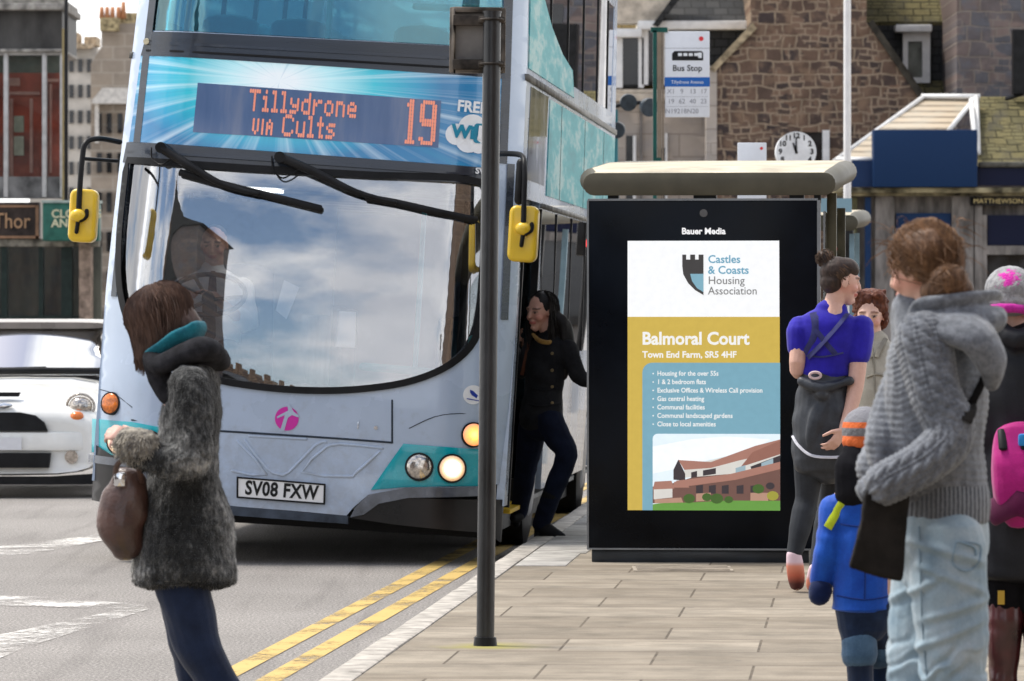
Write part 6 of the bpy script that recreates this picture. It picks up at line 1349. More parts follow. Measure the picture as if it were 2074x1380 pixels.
hb = thing('handbag', 'slouchy brown leather handbag carried by the woman crossing the road', 'bag', tuple(w.o.location))
m_lea = mk('brown_leather', (.085, .042, .032), .38, var=.35, vscale=7, bump=.3, bscale=90, coat=.2)
b = MB(); b.tube([P(268, 965, -.10), P(258, 1010, -.11), P(250, 1060, -.11), P(262, 1105, -.10)], [(.06, .035), (.085, .05), (.09, .06), (.06, .045)], n=18, k=4, side=Vector((1, 0, 0))); me = remesh(b, .006, 3, wrinkle(.008, 10, (.8, 0, .5), 45, 7)); me.materials.append(m_lea); obj('pouch', me, hb)
t_ = MB(); t_.tube([P(240, 975, -.13), P(246, 940, -.20), P(268, 925, -.23), P(288, 940, -.2), P(292, 975, -.13)], [(.010, .006)] * 5, n=8, k=5); t_.build('handle', m_lea, hb, smooth=60)
t_ = MB(); c_ = P(250, 968, -.165); t_.box(c_.x - .02, c_.x + .02, c_.y - .01, c_.y + .01, c_.z - .025, c_.z + .025); t_.build('clasp', m_chr, hb, smooth=30, bevel=.006)

# ---- woman in black coat at the bus door
k_ = Fig('woman', 'dark haired woman in black buttoned coat stepping at the open bus door', 1100, 30.9, 0)
P = k_.P; sk = (.66, .36, .27)
b = MB(); paint, H = head(b, P(1096, 632), (-.72, -.68, -.05), (.05, 0, 1), 1.0, (.01, .008, .008), sk)
b.tube([P(1102, 650), P(1110, 675), P(1113, 695)], [.05, .05, .065], n=12); LT = Vector((.68, -.72, 0))
b.tube([P(1112, 690), P(1110, 712), P(1104, 760), P(1100, 810), P(1098, 850)], [(.06, .05), (.15, .08), (.135, .10), (.12, .09), (.145, .10)], n=18, side=LT, k=3)
arms = ((P(1152, 706, -.10), P(1172, 762, -.12), P(1208, 772, -.02)), (P(1078, 706, .10), P(1056, 752, .12), P(1038, 706, .2)))
for i, (s_, e_, w_) in enumerate(arms): b.tube([s_, e_, w_], [.046, .038, .027], n=10, k=3); hand(b, w_, w_ - e_, (0, 0, -1) if i == 0 else (1, 0, .3), .6, .95, 1 - 2 * i)
lg = ((P(1112, 850, -.07), P(1146, 922, -.10), P(1096, 1062, .0), P(1138, 1086, -.05)), (P(1082, 850, .07), P(1066, 945, .15), P(1052, 1040, .25), P(1040, 1052, .18)))
for h_, n_, a_, t__ in lg: b.tube([h_, h_.lerp(n_, .5), n_, n_.lerp(a_, .5), a_], [.072, .064, .048, .042, .034], n=12, k=4); b.tube([a_, t__], [.034, .022], n=10)
finish_body(k_, b, .0065, paint, sk)
m_bc = mk_cloth('black_coat', (.022, .022, .025), (.011, .011, .013), 10, 120, .5, sheen=.1)
b = MB(); b.tube([P(1112, 680), P(1111, 700), P(1106, 745), P(1102, 790), P(1098, 825), P(1096, 848)], [(.07, .06), (.145, .085), (.15, .11), (.132, .10), (.15, .115), (.158, .12)], n=22, side=LT, k=4)
for s_, e_, w_ in arms: b.tube([s_, e_, w_], [.060, .054, .044], n=14, k=4)
cm = remesh(b, .008, 2, wrinkle(.006, 9, (0, 0, 1), 45, 2)); co = k_.put('coat', cm, m_bc); bv = bvh_of(cm)
t_ = MB()
for y in (716, 750, 783, 816):
    p = k_.ray(bv, 1118, y, .0)
    if p: t_.ell(p, (.011, .006, .011), n=10)
k_.put('coat_button', t_.mesh('button', []), mk('gold_button', (.22, .16, .08), .4, metal=.6), co)
t_ = MB(); t_.tube(seam(k_, bv, [(1072, 692), (1062, 740), (1050, 790), (1044, 838)], .01, 5, .008), [(.012, .004)] * 16, n=6, caps=False); k_.put('bag_strap', t_.mesh('strap', [], norm=False), mk('rust_strap', (.13, .045, .025), .5), co)
t_ = MB(); t_.tube(seam(k_, bv, [(1068, 818), (1096, 822), (1140, 816)], .01, 5, .004), .006, n=6, caps=False); t_.tube(seam(k_, bv, [(1070, 784), (1100, 790), (1142, 784)], .01, 5, .004), .006, n=6, caps=False); k_.put('coat_seam', t_.mesh('seams', [], norm=False), m_bc, co)
b = MB(); b.tube([P(1080, 678, -.04), P(1092, 690, -.10), P(1112, 694, -.10), P(1125, 688, -.02)], [.012, .016, .016, .012], n=10, k=3); k_.put('scarf', remesh(b, .006, 2), mk_cloth('mustard_scarf', (.40, .23, .06), (.26, .14, .04), 40, 150))
b = MB(); b.tube([P(1098, 835), P(1097, 862)], [(.15, .11), (.14, .10)], n=18, side=LT)
for h_, n_, a_, t__ in lg: b.tube([h_, h_.lerp(n_, .5), n_, n_.lerp(a_, .5), a_], [.092, .086, .072, .064, .056], n=14, k=4)
k_.put('jeans', remesh(b, .008, 2, wrinkle(.005, 8, (.4, 0, .9), 60, 6)), mk_cloth('indigo_denim', (.010, .014, .032), (.006, .008, .018), 9, 200, .3))
for h_, n_, a_, t__ in lg:
    b = MB(); b.tube([n_.lerp(a_, .55), a_ + Vector((0, 0, .01)), a_.lerp(t__, .4) + Vector((0, 0, -.012)), t__], [.062, .048, .044, .026], n=14, k=4); b.tube([a_ + Vector((-.015, 0, -.01)), a_ + Vector((-.02, 0, -.075))], [.03, .026], n=10); k_.put('boot', remesh(b, .007, 2), mk('black_suede', (.010, .010, .011), .7, var=.3))
b = MB(); ax3 = [(H(*e) - H(0, 0, 0)).normalized() for e in ((1, 0, 0), (0, 1, 0), (0, 0, 1))]
b.ell(H(0, -.028, .045), (.086, .100, .086), ax3, n=20); b.ell(H(0, -.06, -.04), (.088, .066, .10), ax3, n=18)
b.tube([H(.055, -.02, .04), P(1136, 650, -.02), P(1150, 690, -.05), P(1150, 735, -.06), P(1140, 765, -.07)], [(.035, .04), (.042, .04), (.046, .035), (.042, .03), (.02, .018)], n=14, k=4)
b.tube([H(.07, .01, .07), H(.082, .0, -.02), P(1128, 700, -.08)], [.02, .022, .014], n=8, k=3)
ho = k_.put('hair', remesh(b, .0075, 3, lambda p, n: .006 * N((p.x, p.y, p.z * .3), 28, 2)), mk_hair('black_hair', (.006, .005, .005), (.022, .017, .015)))
t_ = MB(); pa = []
for i in range(520):
    th = random.uniform(1.25, 4.9); e0 = Vector((math.sin(th) * .2, -.1 + math.cos(th) * .2, 1)); d1 = Vector((math.sin(th), math.cos(th), random.uniform(-.3, .1)))
    q_ = slerp_path(H, e0, d1, (.092, .108, .096), 6, 1.02); ln = random.uniform(.20, .34)
    for j in range(1, 6): q_.append(q_[-1] + Vector((.12 * math.sin(j + i), -.05, -1)).normalized() * ln / 5)
    pa.append(q_)
strands(t_, pa, .0022, .008); k_.put('hair_strands', t_.mesh('strands', [], norm=False), mk_hair('black_strand', (.005, .004, .004), (.03, .023, .02), 40), ho)

# ---- driver
dv = Fig('man', 'bus driver in white shirt and dark tie seated at the wheel', 420, 30.95, -.12)
P = dv.P; sk = (.60, .34, .26)
b = MB(); paint, H = head(b, P(434, 497), (-.1, -1, -.08), UP, 1.06, (.1, .09, .08), sk)
b.tube([P(434, 515), P(434, 545), P(432, 565)], [.06, .058, .07], n=12)
b.tube([P(432, 550), P(430, 580), P(428, 650), P(426, 715)], [(.07, .06), (.19, .10), (.17, .12), (.16, .13)], n=18, side=Vector((1, 0, 0)), k=3)
am = ((P(372, 585, .0), P(352, 660, -.12), P(362, 600, -.36)), (P(490, 585, .0), P(505, 655, -.12), P(440, 600, -.36)))
for i, (s_, e_, w_) in enumerate(am): b.tube([s_, e_, w_], [.05, .042, .03], n=10, k=3); hand(b, w_, (P(400, 585, -.40) - w_), (0, -.3, -1), .8, 1., 1 - 2 * i)
for sx_ in (-1, 1): b.tube([P(426 + sx_ * 32, 715), P(424 + sx_ * 45, 722, -.42), P(424 + sx_ * 45, 850, -.42), P(424 + sx_ * 45, 862, -.62)], [.085, .06, .042, .03], n=12, k=1)
finish_body(dv, b, .008, paint, sk)
b = MB(); b.tube([P(432, 545), P(431, 575), P(428, 650), P(426, 715)], [(.075, .065), (.205, .11), (.19, .135), (.18, .145)], n=20, side=Vector((1, 0, 0)), k=4)
for s_, e_, w_ in am: b.tube([s_, e_, e_.lerp(w_, .25)], [.075, .065, .06], n=14, k=3)
dv.put('shirt', remesh(b, .009, 2, wrinkle(.006, 8, (.4, 0, 1), 50, 3)), mk_cloth('white_shirt', (.74, .74, .76), (.62, .63, .66), 6, 200, .1, rough=.8))
b = MB(); b.tube([P(433, 552, -.075), P(433, 575, -.13), P(431, 640, -.16)], [(.02, .01), (.024, .008), (.036, .008)], n=8, k=2, side=Vector((1, 0, 0))); dv.put('tie', b.mesh('tie', []), mk_cloth('navy_tie', (.012, .014, .03), (.05, .012, .02), 30))
b = MB()
for sx_ in (-1, 1): b.tube([P(426 + sx_ * 32, 712), P(424 + sx_ * 45, 720, -.42), P(424 + sx_ * 45, 845, -.42)], [.10, .075, .055], n=12)
dv.put('trousers', remesh(b, .010, 2), mk_cloth('black_trousers', (.015, .015, .018)))
b = MB(); ax3 = [(H(*e) - H(0, 0, 0)).normalized() for e in ((1, 0, 0), (0, 1, 0), (0, 0, 1))]; b.ell(H(0, -.025, .052), (.079, .095, .074), ax3, n=18); b.ell(H(0, -.05, .0), (.078, .06, .06), ax3, n=14); dv.put('hair', remesh(b, .008, 2), mk_hair('greying_hair', (.05, .045, .04), (.14, .13, .12)))

# ---- woman in blue top walking away
u_ = Fig('woman', 'woman in royal blue top with hair in a high bun walking away beside the screen', 1675, 24.63, 0)
P = u_.P; sk = (.66, .40, .315)
b = MB(); paint, H = head(b, P(1704, 570), (.90, .28, -.10), (.05, 0, 1), .96, (.03, .02, .016), sk); Xl = Vector((.97, .1, 0))
b.tube([P(1698, 585), P(1690, 612), P(1684, 640)], [.05, .05, .075], n=14)
b.tube([P(1684, 630), P(1682, 655), P(1678, 700), P(1672, 750), P(1670, 830), P(1670, 900)], [(.06, .05), (.155, .085), (.14, .10), (.105, .08), (.125, .09), (.12, .09)], n=20, side=Xl, k=3)
am = ((P(1621, 668, .0), P(1614, 750, -.03), P(1634, 742, .2)), (P(1742, 668, .0), P(1731, 785, -.06), P(1706, 868, -.14)))
b.tube(am[0], [.048, .039, .027], n=12, k=4); hand(b, am[0][2], am[0][2] - am[0][1], (1, 0, 0), .6, .95)
b.tube(am[1], [.050, .041, .028], n=14, k=4); hand(b, am[1][2], P(1680, 905, -.16) - am[1][2], (-.7, .6, 0), .55, 1.0, 1)
lg = ((P(1642, 890, .0), P(1634, 1010, .02), P(1607, 1128, -.03), P(1616, 1188, .07)), (P(1702, 890, .02), P(1688, 1020, .22), P(1655, 1160, .10), P(1655, 1196, .26)))
for h_, n_, a_, t__ in lg: b.tube([h_, n_, n_.lerp(a_, .35), a_], [.085, .056, .056, .034], n=14, k=4); b.tube([a_, t__], [.034, .026], n=10)
finish_body(u_, b, .0055, paint, sk)
b = MB(); b.tube([P(1685, 630), P(1683, 652), P(1679, 700), P(1673, 735), P(1671, 756)], [(.085, .06), (.160, .095), (.150, .112), (.122, .098), (.128, .102)], n=22, side=Xl, k=4)
b.tube([am[0][0], am[0][0].lerp(am[0][1], .42)], [.070, .064], n=14); b.tube([am[1][0], am[1][0].lerp(am[1][1], .42)], [.074, .066], n=14)
tm = remesh(b, .0065, 3, wrinkle(.006, 9, (.2, 0, 1), 42, 5)); to = u_.put('blue_top', tm, mk_cloth('royal_blue_jersey', (.030, .020, .42), (.018, .012, .28), 8, 200, .15, rough=.75)); bv = bvh_of(tm)
t_ = MB()
for pts, r in (([(1643, 620), (1650, 660), (1644, 690), (1630, 716)], .020), ([(1712, 636), (1682, 670), (1655, 700), (1634, 722)], .024), ([(1648, 664), (1666, 690), (1690, 718)], .014), ([(1632, 720), (1665, 722), (1705, 714)], .010)):
    q_ = seam(u_, bv, pts, .01, 5, .001); t_.tube(q_, [(r, .003)] * len(q_), n=8, caps=False, side=Vector((1, 0, .3)))
u_.put('back_straps', t_.mesh('straps', [], norm=False), mk_cloth('slate_strap', (.045, .05, .16), (.03, .03, .11), 20), to)
b = MB(); b.tube([P(1671, 752), P(1671, 790), P(1672, 850), P(1673, 905), P(1674, 926)], [(.118, .095), (.140, .115), (.158, .13), (.166, .135), (.168, .135)], n=24, side=Xl, k=4); b.tube([P(1622, 772, -.09), P(1662, 786, -.12), P(1715, 772, -.10)], [.022, .026, .022], n=10, k=3); b.ell(P(1662, 800, -.115), (.035, .03, .03)); b.tube([P(1668, 810, -.105), P(1650, 850, -.12), P(1640, 905, -.115)], [(.04, .02), (.045, .02), (.02, .01)], n=10, k=3); b.tube([P(1672, 810, -.10), P(1690, 860, -.115), P(1684, 905, -.12)], [(.035, .02), (.04, .02), (.02, .01)], n=10, k=3)
jm2 = remesh(b, .007, 2, wrinkle(.015, 9, (.6, 0, .5), 42, 21)); jo = u_.put('tied_jacket', jm2, mk_cloth('charcoal_nylon', (.040, .045, .056), (.020, .023, .029), 9, 120, .1, rough=.45)); bv = bvh_of(jm2)
t_ = MB(); t_.tube(seam(u_, bv, [(1606, 884), (1616, 902), (1640, 921), (1680, 925), (1734, 922)], .01, 6, .002), [(.010, .006)] * 25, n=6, caps=False); u_.put('white_piping', t_.mesh('piping', [], norm=False), mk_cloth('white_piping', (.66, .66, .72)), jo)
t_ = MB(); c_ = P(1648, 760, -.125); t_.tube([c_ + Vector((math.cos(a) * .028, 0, math.sin(a) * .016)) for a in [6.283 * i / 16 for i in range(16)]], .007, n=6, closed=True); u_.put('waist_loop', t_.mesh('loop', []), mk_cloth('pink_loop', (.72, .55, .55)), jo)
b = MB(); b.tube([P(1671, 850), P(1671, 905)], [(.145, .11), (.14, .105)], n=16, side=Xl)
for h_, n_, a_, t__ in lg: b.tube([h_, h_.lerp(n_, .5), n_, n_.lerp(a_, .35), a_], [.088, .076, .059, .060, .038], n=14, k=4)
u_.put('leggings', remesh(b, .007, 2, wrinkle(.002, 9, (0, 0, 1), 60, 2)), mk_cloth('charcoal_leggings', (.032, .036, .044), (.02, .023, .028), 8, 200, .1, rough=.6))
for i, (h_, n_, a_, t__) in enumerate(lg):
    b = MB(); b.tube([a_ + Vector((0, -.005, .012)), a_.lerp(t__, .3) + Vector((0, -.02, 0)), a_.lerp(t__, .75) + Vector((0, -.01, 0)), t__], [(.038, .034), (.044, .042), (.043, .036), (.036, .024)], n=16, k=4, side=Vector((1, 0, 0)))
    q = NT('coral_shoe_%d' % i); s_ = q.n('SeparateXYZ'); q.l(q.coords(), s_.inputs[0]); zz = a_.z
    mr = q.n('MapRange'); mr.inputs[1].default_value = zz - .16; mr.inputs[2].default_value = zz; q.l(s_.outputs[2], mr.inputs[0]); c = q.ramp(mr.outputs[0], [(.15, (.10, .02, .02)), (.42, (.55, .13, .08)), (.72, (.72, .26, .17)), (.85, (.70, .52, .58))]); q.set(col=c, rough=.6)
    u_.put('running_shoe', remesh(b, .006, 2), q.m)
ax3 = [(H(*e) - H(0, 0, 0)).normalized() for e in ((1, 0, 0), (0, 1, 0), (0, 0, 1))]
b = MB(); b.ell(H(0, -.030, .045), (.079, .088, .078), ax3, n=20); b.ell(H(0, -.055, -.005), (.072, .058, .065), ax3, n=16); b.ell(H(0, .012, .066), (.074, .076, .058), ax3, n=18); bun = P(1671, 524, -.01); b.ell(bun, (.04, .04, .042), n=14)
ho = u_.put('hair', remesh(b, .006, 3, lambda p, n: .002 * N(p, 40, 2)), mk_hair('dark_brown_hair', (.012, .008, .007), (.055, .032, .024)))
t_ = MB(); pa = []; bl = bun - H(0, 0, 0); bd = Vector((bl.dot(ax3[0]), bl.dot(ax3[1]), bl.dot(ax3[2]) - .03))
for i in range(260):
    th = random.uniform(0, 6.28); el_ = random.uniform(-.5, 1.2); d0 = Vector((math.sin(th) * math.cos(el_), math.cos(th) * math.cos(el_) * .7 - .25, math.sin(el_)))
    if d0.angle(bd) > .25 and not (d0.y > .25 and d0.z < .62): pa.append(slerp_path(H, d0, bd, (.083, .102, .088), 7, 1.01))
for i in range(90):
    ax = Vector((random.gauss(0, 1), random.gauss(0, 1), random.gauss(0, 1))).normalized(); a = ax.orthogonal().normalized(); c_ = ax.cross(a); pa.append([bun + (a * math.cos(j * .5) + c_ * math.sin(j * .5)) * random.uniform(.038, .052) for j in range(7)])
strands(t_, pa, .0016, .003); u_.put('hair_strands', t_.mesh('strands', [], norm=False), mk_hair('bun_strand', (.016, .010, .008), (.16, .09, .05), 30), ho)

# ---- older woman with auburn hair facing the camera
r_ = Fig('woman', 'auburn haired woman in beige jacket facing the camera behind the woman in blue', 1770, 26.3, 0)
P = r_.P; sk = (.66, .42, .33); X1 = Vector((1, 0, 0))
b = MB(); paint, H = head(b, P(1762, 640), (-.18, -1, -.05), UP, 1.0, (.12, .04, .02), sk)
b.tube([P(1764, 655), P(1768, 690), P(1770, 712)], [.05, .052, .07], n=12)
b.tube([P(1770, 700), P(1770, 720), P(1770, 800), P(1770, 880), P(1770, 960), P(1770, 990)], [(.06, .05), (.16, .085), (.15, .11), (.14, .11), (.165, .12), (.13, .10)], n=18, side=X1, k=3)
am = ((P(1712, 735), P(1700, 830, .0), P(1712, 900, -.12)), (P(1828, 735), P(1842, 830, .0), P(1830, 900, -.12)))
for i, (s_, e_, w_) in enumerate(am): b.tube([s_, e_, w_], [.048, .04, .028], n=10, k=3); hand(b, w_, w_ - e_, (1 - 2 * i, 0, 0), .5, .95, 1 - 2 * i)
for sx_ in (-1, 1): b.tube([P(1770 + sx_ * 32, 975), P(1770 + sx_ * 32, 1060), P(1770 + sx_ * 30, 1138)], [.082, .055, .036], n=12, k=3); b.tube([P(1770 + sx_ * 30, 1140), P(1770 + sx_ * 34, 1150, -.16)], [.034, .024], n=8)
finish_body(r_, b, .006, paint, sk)
b = MB(); b.tube([P(1770, 692), P(1770, 712), P(1770, 790), P(1770, 880), P(1770, 950)], [(.08, .07), (.17, .10), (.175, .135), (.17, .135), (.18, .14)], n=20, side=X1, k=4)
for s_, e_, w_ in am: b.tube([s_, e_, w_], [.07, .06, .05], n=12, k=3)
cm = remesh(b, .008, 2, wrinkle(.006, 8, (.3, 0, 1), 45, 31)); co = r_.put('jacket', cm, mk_cloth('beige_cotton', (.46, .43, .36), (.37, .345, .285), 6, 180, .15)); bv = bvh_of(cm)
t_ = MB(); t_.tube(seam(r_, bv, [(1764, 702), (1768, 780), (1766, 920)], .01, 5, .003), .006, n=6, caps=False); t_.tube(seam(r_, bv, [(1752, 764), (1772, 758), (1800, 764)], .01, 5, .003), .007, n=6, caps=False)
for a_, c_ in (((1742, 690), (1762, 724)), ((1792, 686), (1772, 724))): t_.tube(seam(r_, bv, [a_, ((a_[0] + c_[0]) / 2 - 3, (a_[1] + c_[1]) / 2 + 4), c_], .01, 4, .006), [(.014, .006)] * 9, n=8, caps=False)
r_.put('jacket_trim', t_.mesh('trim', [], norm=False), mk_cloth('beige_trim', (.27, .25, .205)), co)
b = MB(); b.tube([P(1770, 935), P(1770, 985)], [(.165, .12), (.14, .11)], n=16, side=X1); [b.tube([P(1770 + sx_ * 32, 970), P(1770 + sx_ * 32, 1060), P(1770 + sx_ * 30, 1130)], [.095, .075, .06], n=12, k=3) for sx_ in (-1, 1)]; r_.put('trousers', remesh(b, .009, 2), mk_cloth('dark_slacks', (.02, .02, .023)))
b = MB()
for sx_ in (-1, 1): b.tube([P(1770 + sx_ * 30, 1136), P(1770 + sx_ * 34, 1150, -.16)], [.042, .034], n=10)
r_.put('shoe', b.mesh('shoes', []), m_rubr)
b = MB(); ax3 = [(H(*e) - H(0, 0, 0)).normalized() for e in ((1, 0, 0), (0, 1, 0), (0, 0, 1))]
b.ell(H(0, -.03, .055), (.098, .105, .092), ax3, n=20); b.ell(H(0, -.055, -.02), (.092, .07, .08), ax3, n=16)
for i in range(60): a = random.uniform(-2.0, 2.0) + math.pi; b.ell(H(math.sin(a) * .088 * (1 if i % 2 else .9), math.cos(a) * .085 - .01, random.uniform(-.05, .13)), random.uniform(.014, .024), n=8)
for i in range(26): b.ell(H(random.uniform(-.075, .075), random.uniform(.02, .065), random.uniform(.085, .135)), random.uniform(.016, .026), n=8)
r_.put('hair', remesh(b, .006, 1, lambda p, n: .006 * N(p, 55, 2)), mk_hair('auburn_hair', (.045, .012, .008), (.17, .055, .028), 60))

# ---- child in blue jacket walking away
c__ = Fig('child', 'small child in blue jacket and striped woolly hat seen from behind', 1748, 17.7, 0)
P = c__.P; sk = (.66, .42, .33)
b = MB(); paint, H = head(b, P(1752, 895), (.15, 1, -.05), UP, .86, (.1, .06, .04), sk)
b.tube([P(1752, 925), P(1750, 965), P(1748, 985)], [.045, .045, .055], n=12)
b.tube([P(1748, 975), P(1748, 1010), P(1748, 1100), P(1748, 1200), P(1748, 1250)], [(.05, .045), (.115, .07), (.11, .085), (.105, .085), (.09, .075)], n=18, side=X1, k=3)
am = ((P(1690, 1035), P(1676, 1110, -.02), P(1668, 1150, .0)), (P(1798, 1035), P(1806, 1090, .0), P(1800, 1125, .0)))
for i, (s_, e_, w_) in enumerate(am): b.tube([s_, e_, w_], [.035, .029, .021], n=10, k=3); hand(b, w_, w_ - e_, (1 - 2 * i, 0, 0), .5, .62, 1 - 2 * i)
lg = ((P(1730, 1235), P(1740, 1312, -.02), P(1742, 1396, -.03)), (P(1772, 1235), P(1785, 1312, .1), P(1793, 1392, .15)))
for h_, n_, a_ in lg: b.tube([h_, n_, a_], [.06, .043, .03], n=12, k=3); b.tube([a_, a_ + Vector((0, .12, -.02))], [.028, .022], n=8)
finish_body(c__, b, .006, paint, sk)
b = MB(); b.tube([P(1748, 990), P(1748, 1015), P(1746, 1090), P(1746, 1170), P(1746, 1236)], [(.075, .06), (.120, .085), (.108, .10), (.104, .10), (.106, .10)], n=22, side=X1, k=4)
for s_, e_, w_ in am: b.tube([s_, e_, w_, w_ + (w_ - e_).normalized() * .045], [.056, .050, .046, .042], n=14, k=4)
cm = flat_hem(remesh(b, .006, 3, wrinkle(.006, 10, (.4, 0, 1), 50, 17)), P(0, 1232).z); co = c__.put('jacket', cm, mk_cloth('cobalt_jacket', (.010, .095, .50), (.006, .055, .36), 6, 160, .12, rough=.6)); bv = bvh_of(cm)
t_ = MB(); q_ = seam(c__, bv, [(1707, 1012), (1690, 1040), (1674, 1068)], .01, 6, .001); t_.tube(q_, [(.016, .004)] * len(q_), n=8, side=Vector((.7, 0, .6)), caps=False); t2 = MB()
for pts in ([(1694, 1205), (1746, 1212), (1800, 1206)], [(1700, 1060), (1746, 1066), (1795, 1060)], [(1746, 1066), (1748, 1140), (1747, 1210)]): t2.tube(seam(c__, bv, pts, .01, 6, .0), .004, n=5, caps=False)
c__.put('jacket_seam', t2.mesh('seam', [], norm=False), mk_cloth('cobalt_seam', (.005, .035, .22)), co)
c__.put('lime_stripe', t_.mesh('stripe', [], norm=False), mk_cloth('lime_stripe', (.50, .60, .03)), co)
b = MB(); b.tube([P(1662, 1194), P(1660, 1204)], [.043, .041], n=14); b.tube([P(1800, 1128, .0), P(1792, 1165, .0)], [.044, .042], n=14); c__.put('cuff', b.mesh('cuff', []), mk_cloth('navy_cuff', (.006, .016, .07)), co)
b = MB(); b.tube([P(1745, 905, -.03), P(1738, 945, -.06), P(1740, 985, -.06), P(1742, 1005, -.05)], [(.06, .05), (.085, .06), (.095, .065), (.09, .05)], n=16, k=3, side=X1); c__.put('dark_hood', remesh(b, .006, 2, wrinkle(.005, 12, (.4, 0, 1), 50, 8)), mk_cloth('black_fleece', (.014, .014, .017)))
q = NT('striped_wool'); s_ = q.n('SeparateXYZ'); q.l(q.coords(), s_.inputs[0]); zc_ = P(0, 893).z
mr = q.n('MapRange'); mr.inputs[1].default_value = zc_; mr.inputs[2].default_value = zc_ + .13; q.l(s_.outputs[2], mr.inputs[0])
c = q.ramp(mr.outputs[0], [(0., (.62, .13, .03)), (.14, (.17, .17, .18)), (.36, (.62, .13, .03)), (.44, (.62, .13, .03)), (.52, (.20, .20, .22)), (.72, (.20, .20, .22))]); q.t.nodes[-1].color_ramp.interpolation = 'CONSTANT' if hasattr(q.t.nodes[-1], 'color_ramp') else 'LINEAR'
q.set(col=c, rough=.95); q.bump(q.noise(q.coords(), 120, 2), .6, .006)
b = MB(); b.ell(H(0, -.01, .045), (.084, .100, .088), n=22); b.ell(H(0, -.03, .0), (.082, .075, .05), n=18); c__.put('woolly_hat', remesh(b, .006, 2, lambda p, n: .002 * N(p, 60)), q.m)
b = MB(); b.tube([P(1750, 1225), P(1750, 1255)], [(.105, .09), (.10, .085)], n=16, side=X1)
for h_, n_, a_ in lg: b.tube([h_, h_.lerp(n_, .6), n_ + Vector((0, 0, .0))], [.072, .064, .058], n=14, k=3)
c__.put('jeans', remesh(b, .006, 2, wrinkle(.005, 10, (.3, 0, 1), 60, 4)), mk_cloth('child_denim', (.016, .032, .075), (.008, .016, .04), 9, 200))
for h_, n_, a_ in lg:
    b = MB(); b.tube([n_ + Vector((0, 0, .022)), n_ + Vector((0, 0, -.022))], [.064, .066], n=16); c__.put('turn_up', remesh(b, .006, 2, wrinkle(.003, 12, (0, 0, 1), 60, 3)), mk_cloth('turned_denim', (.08, .15, .24), (.05, .10, .17), 16, 200))
    b = MB(); b.tube([n_ + Vector((0, 0, -.02)), n_.lerp(a_, .6), a_ + Vector((0, 0, .0)), a_ + Vector((0, .05, -.012)), a_ + Vector((0, .13, -.018))], [.050, .048, .046, .044, .028], n=14, k=3); c__.put('boot', remesh(b, .006, 2), mk('navy_boot', (.012, .026, .065), .5, var=.3))

# ---- person in black coat and beanie at the right edge
z_ = Fig('person', 'person in black coat with grey and pink bobble beanie at the right edge', 2070, 17.9, 0)
P = z_.P
b = MB(); paint, H = head(b, P(2046, 622), (.25, 1, -.05), UP, .97, (.1, .06, .04), sk)
b.tube([P(2048, 650), P(2055, 685), P(2060, 705)], [.052, .052, .07], n=12)
b.tube([P(2062, 695), P(2068, 720), P(2070, 820), P(2072, 930), P(2072, 1020), P(2070, 1080)], [(.06, .05), (.155, .09), (.15, .11), (.125, .10), (.16, .12), (.13, .10)], n=18, side=X1, k=3)
am = ((P(2000 - 4, 740), P(1998, 850, -.04), P(2012, 930, -.02)), (P(2148, 740), P(2158, 850), P(2150, 940)))
for i, (s_, e_, w_) in enumerate(am): b.tube([s_, e_, w_], [.046, .04, .027], n=10, k=3); hand(b, w_, w_ - e_, (1 - 2 * i, 0, 0), .5, .95, 1 - 2 * i)
lg = ((P(2040, 1060), P(2034, 1235), P(2032, 1385)), (P(2104, 1060), P(2108, 1235), P(2110, 1385)))
for h_, n_, a_ in lg: b.tube([h_, n_, a_], [.08, .055, .036], n=12, k=3); b.tube([a_, a_ + Vector((0, .17, -.03))], [.033, .024], n=8)
finish_body(z_, b, .008, paint, sk)
b = MB(); b.tube([P(2060, 690), P(2066, 715), P(2070, 800), P(2071, 900), P(2072, 1000), P(2072, 1090), P(2070, 1160)], [(.085, .075), (.175, .105), (.18, .13), (.165, .13), (.18, .145), (.19, .15), (.175, .145)], n=22, side=X1, k=4)
for s_, e_, w_ in am: b.tube([s_, e_, w_], [.07, .062, .05], n=12, k=3)
b.tube([P(2020, 668, -.07), P(2050, 690, -.11), P(2100, 675, -.07)], [.035, .04, .035], n=10, k=3)
z_.put('coat', flat_hem(remesh(b, .008, 2, wrinkle(.007, 8, (.4, 0, 1), 40, 41)), P(0, 1165).z), mk_cloth('black_padded_coat', (.012, .013, .018), (.006, .007, .01), 7, 120, .2, rough=.6))
q = NT('beanie_wool'); dn = q.n('VectorMath', operation='DISTANCE'); dn.inputs[1].default_value = tuple(P(2038, 556, -.10)); q.l(q.coords(), dn.inputs[0]); f = q.noise(q.coords(), 40, 3)
c = q.mix(q.ramp(q.mix(.12, dn.outputs['Value'], f), [(.088, 1.), (.100, 0.)]), q.ramp(f, [(.4, (.22, .22, .23)), (.6, (.34, .34, .35))]), (.60, .03, .36))
q.set(col=c, rough=.95); q.bump(q.noise(q.coords(), 140, 2), .7, .006)
b = MB(); b.ell(H(0, -.005, .06), (.094, .108, .092), n=22); b.ell(H(0, -.02, .02), (.092, .095, .06), n=20); hat = z_.put('beanie', remesh(b, .006, 2, lambda p, n: .002 * N(p, 60)), q.m)
b = MB(); b.tube([H(.085 * math.sin(a), -.02 + .098 * math.cos(a), -.022 - .012 * math.cos(a)) for a in [6.283 * i / 20 for i in range(20)]], (.018, .014)[0], n=10, closed=True); z_.put('pink_brim', remesh(b, .006, 2, lambda p, n: .002 * N(p, 60)), mk_cloth('pink_wool', (.60, .03, .36), (.42, .02, .26), 30, 120, .6), hat)
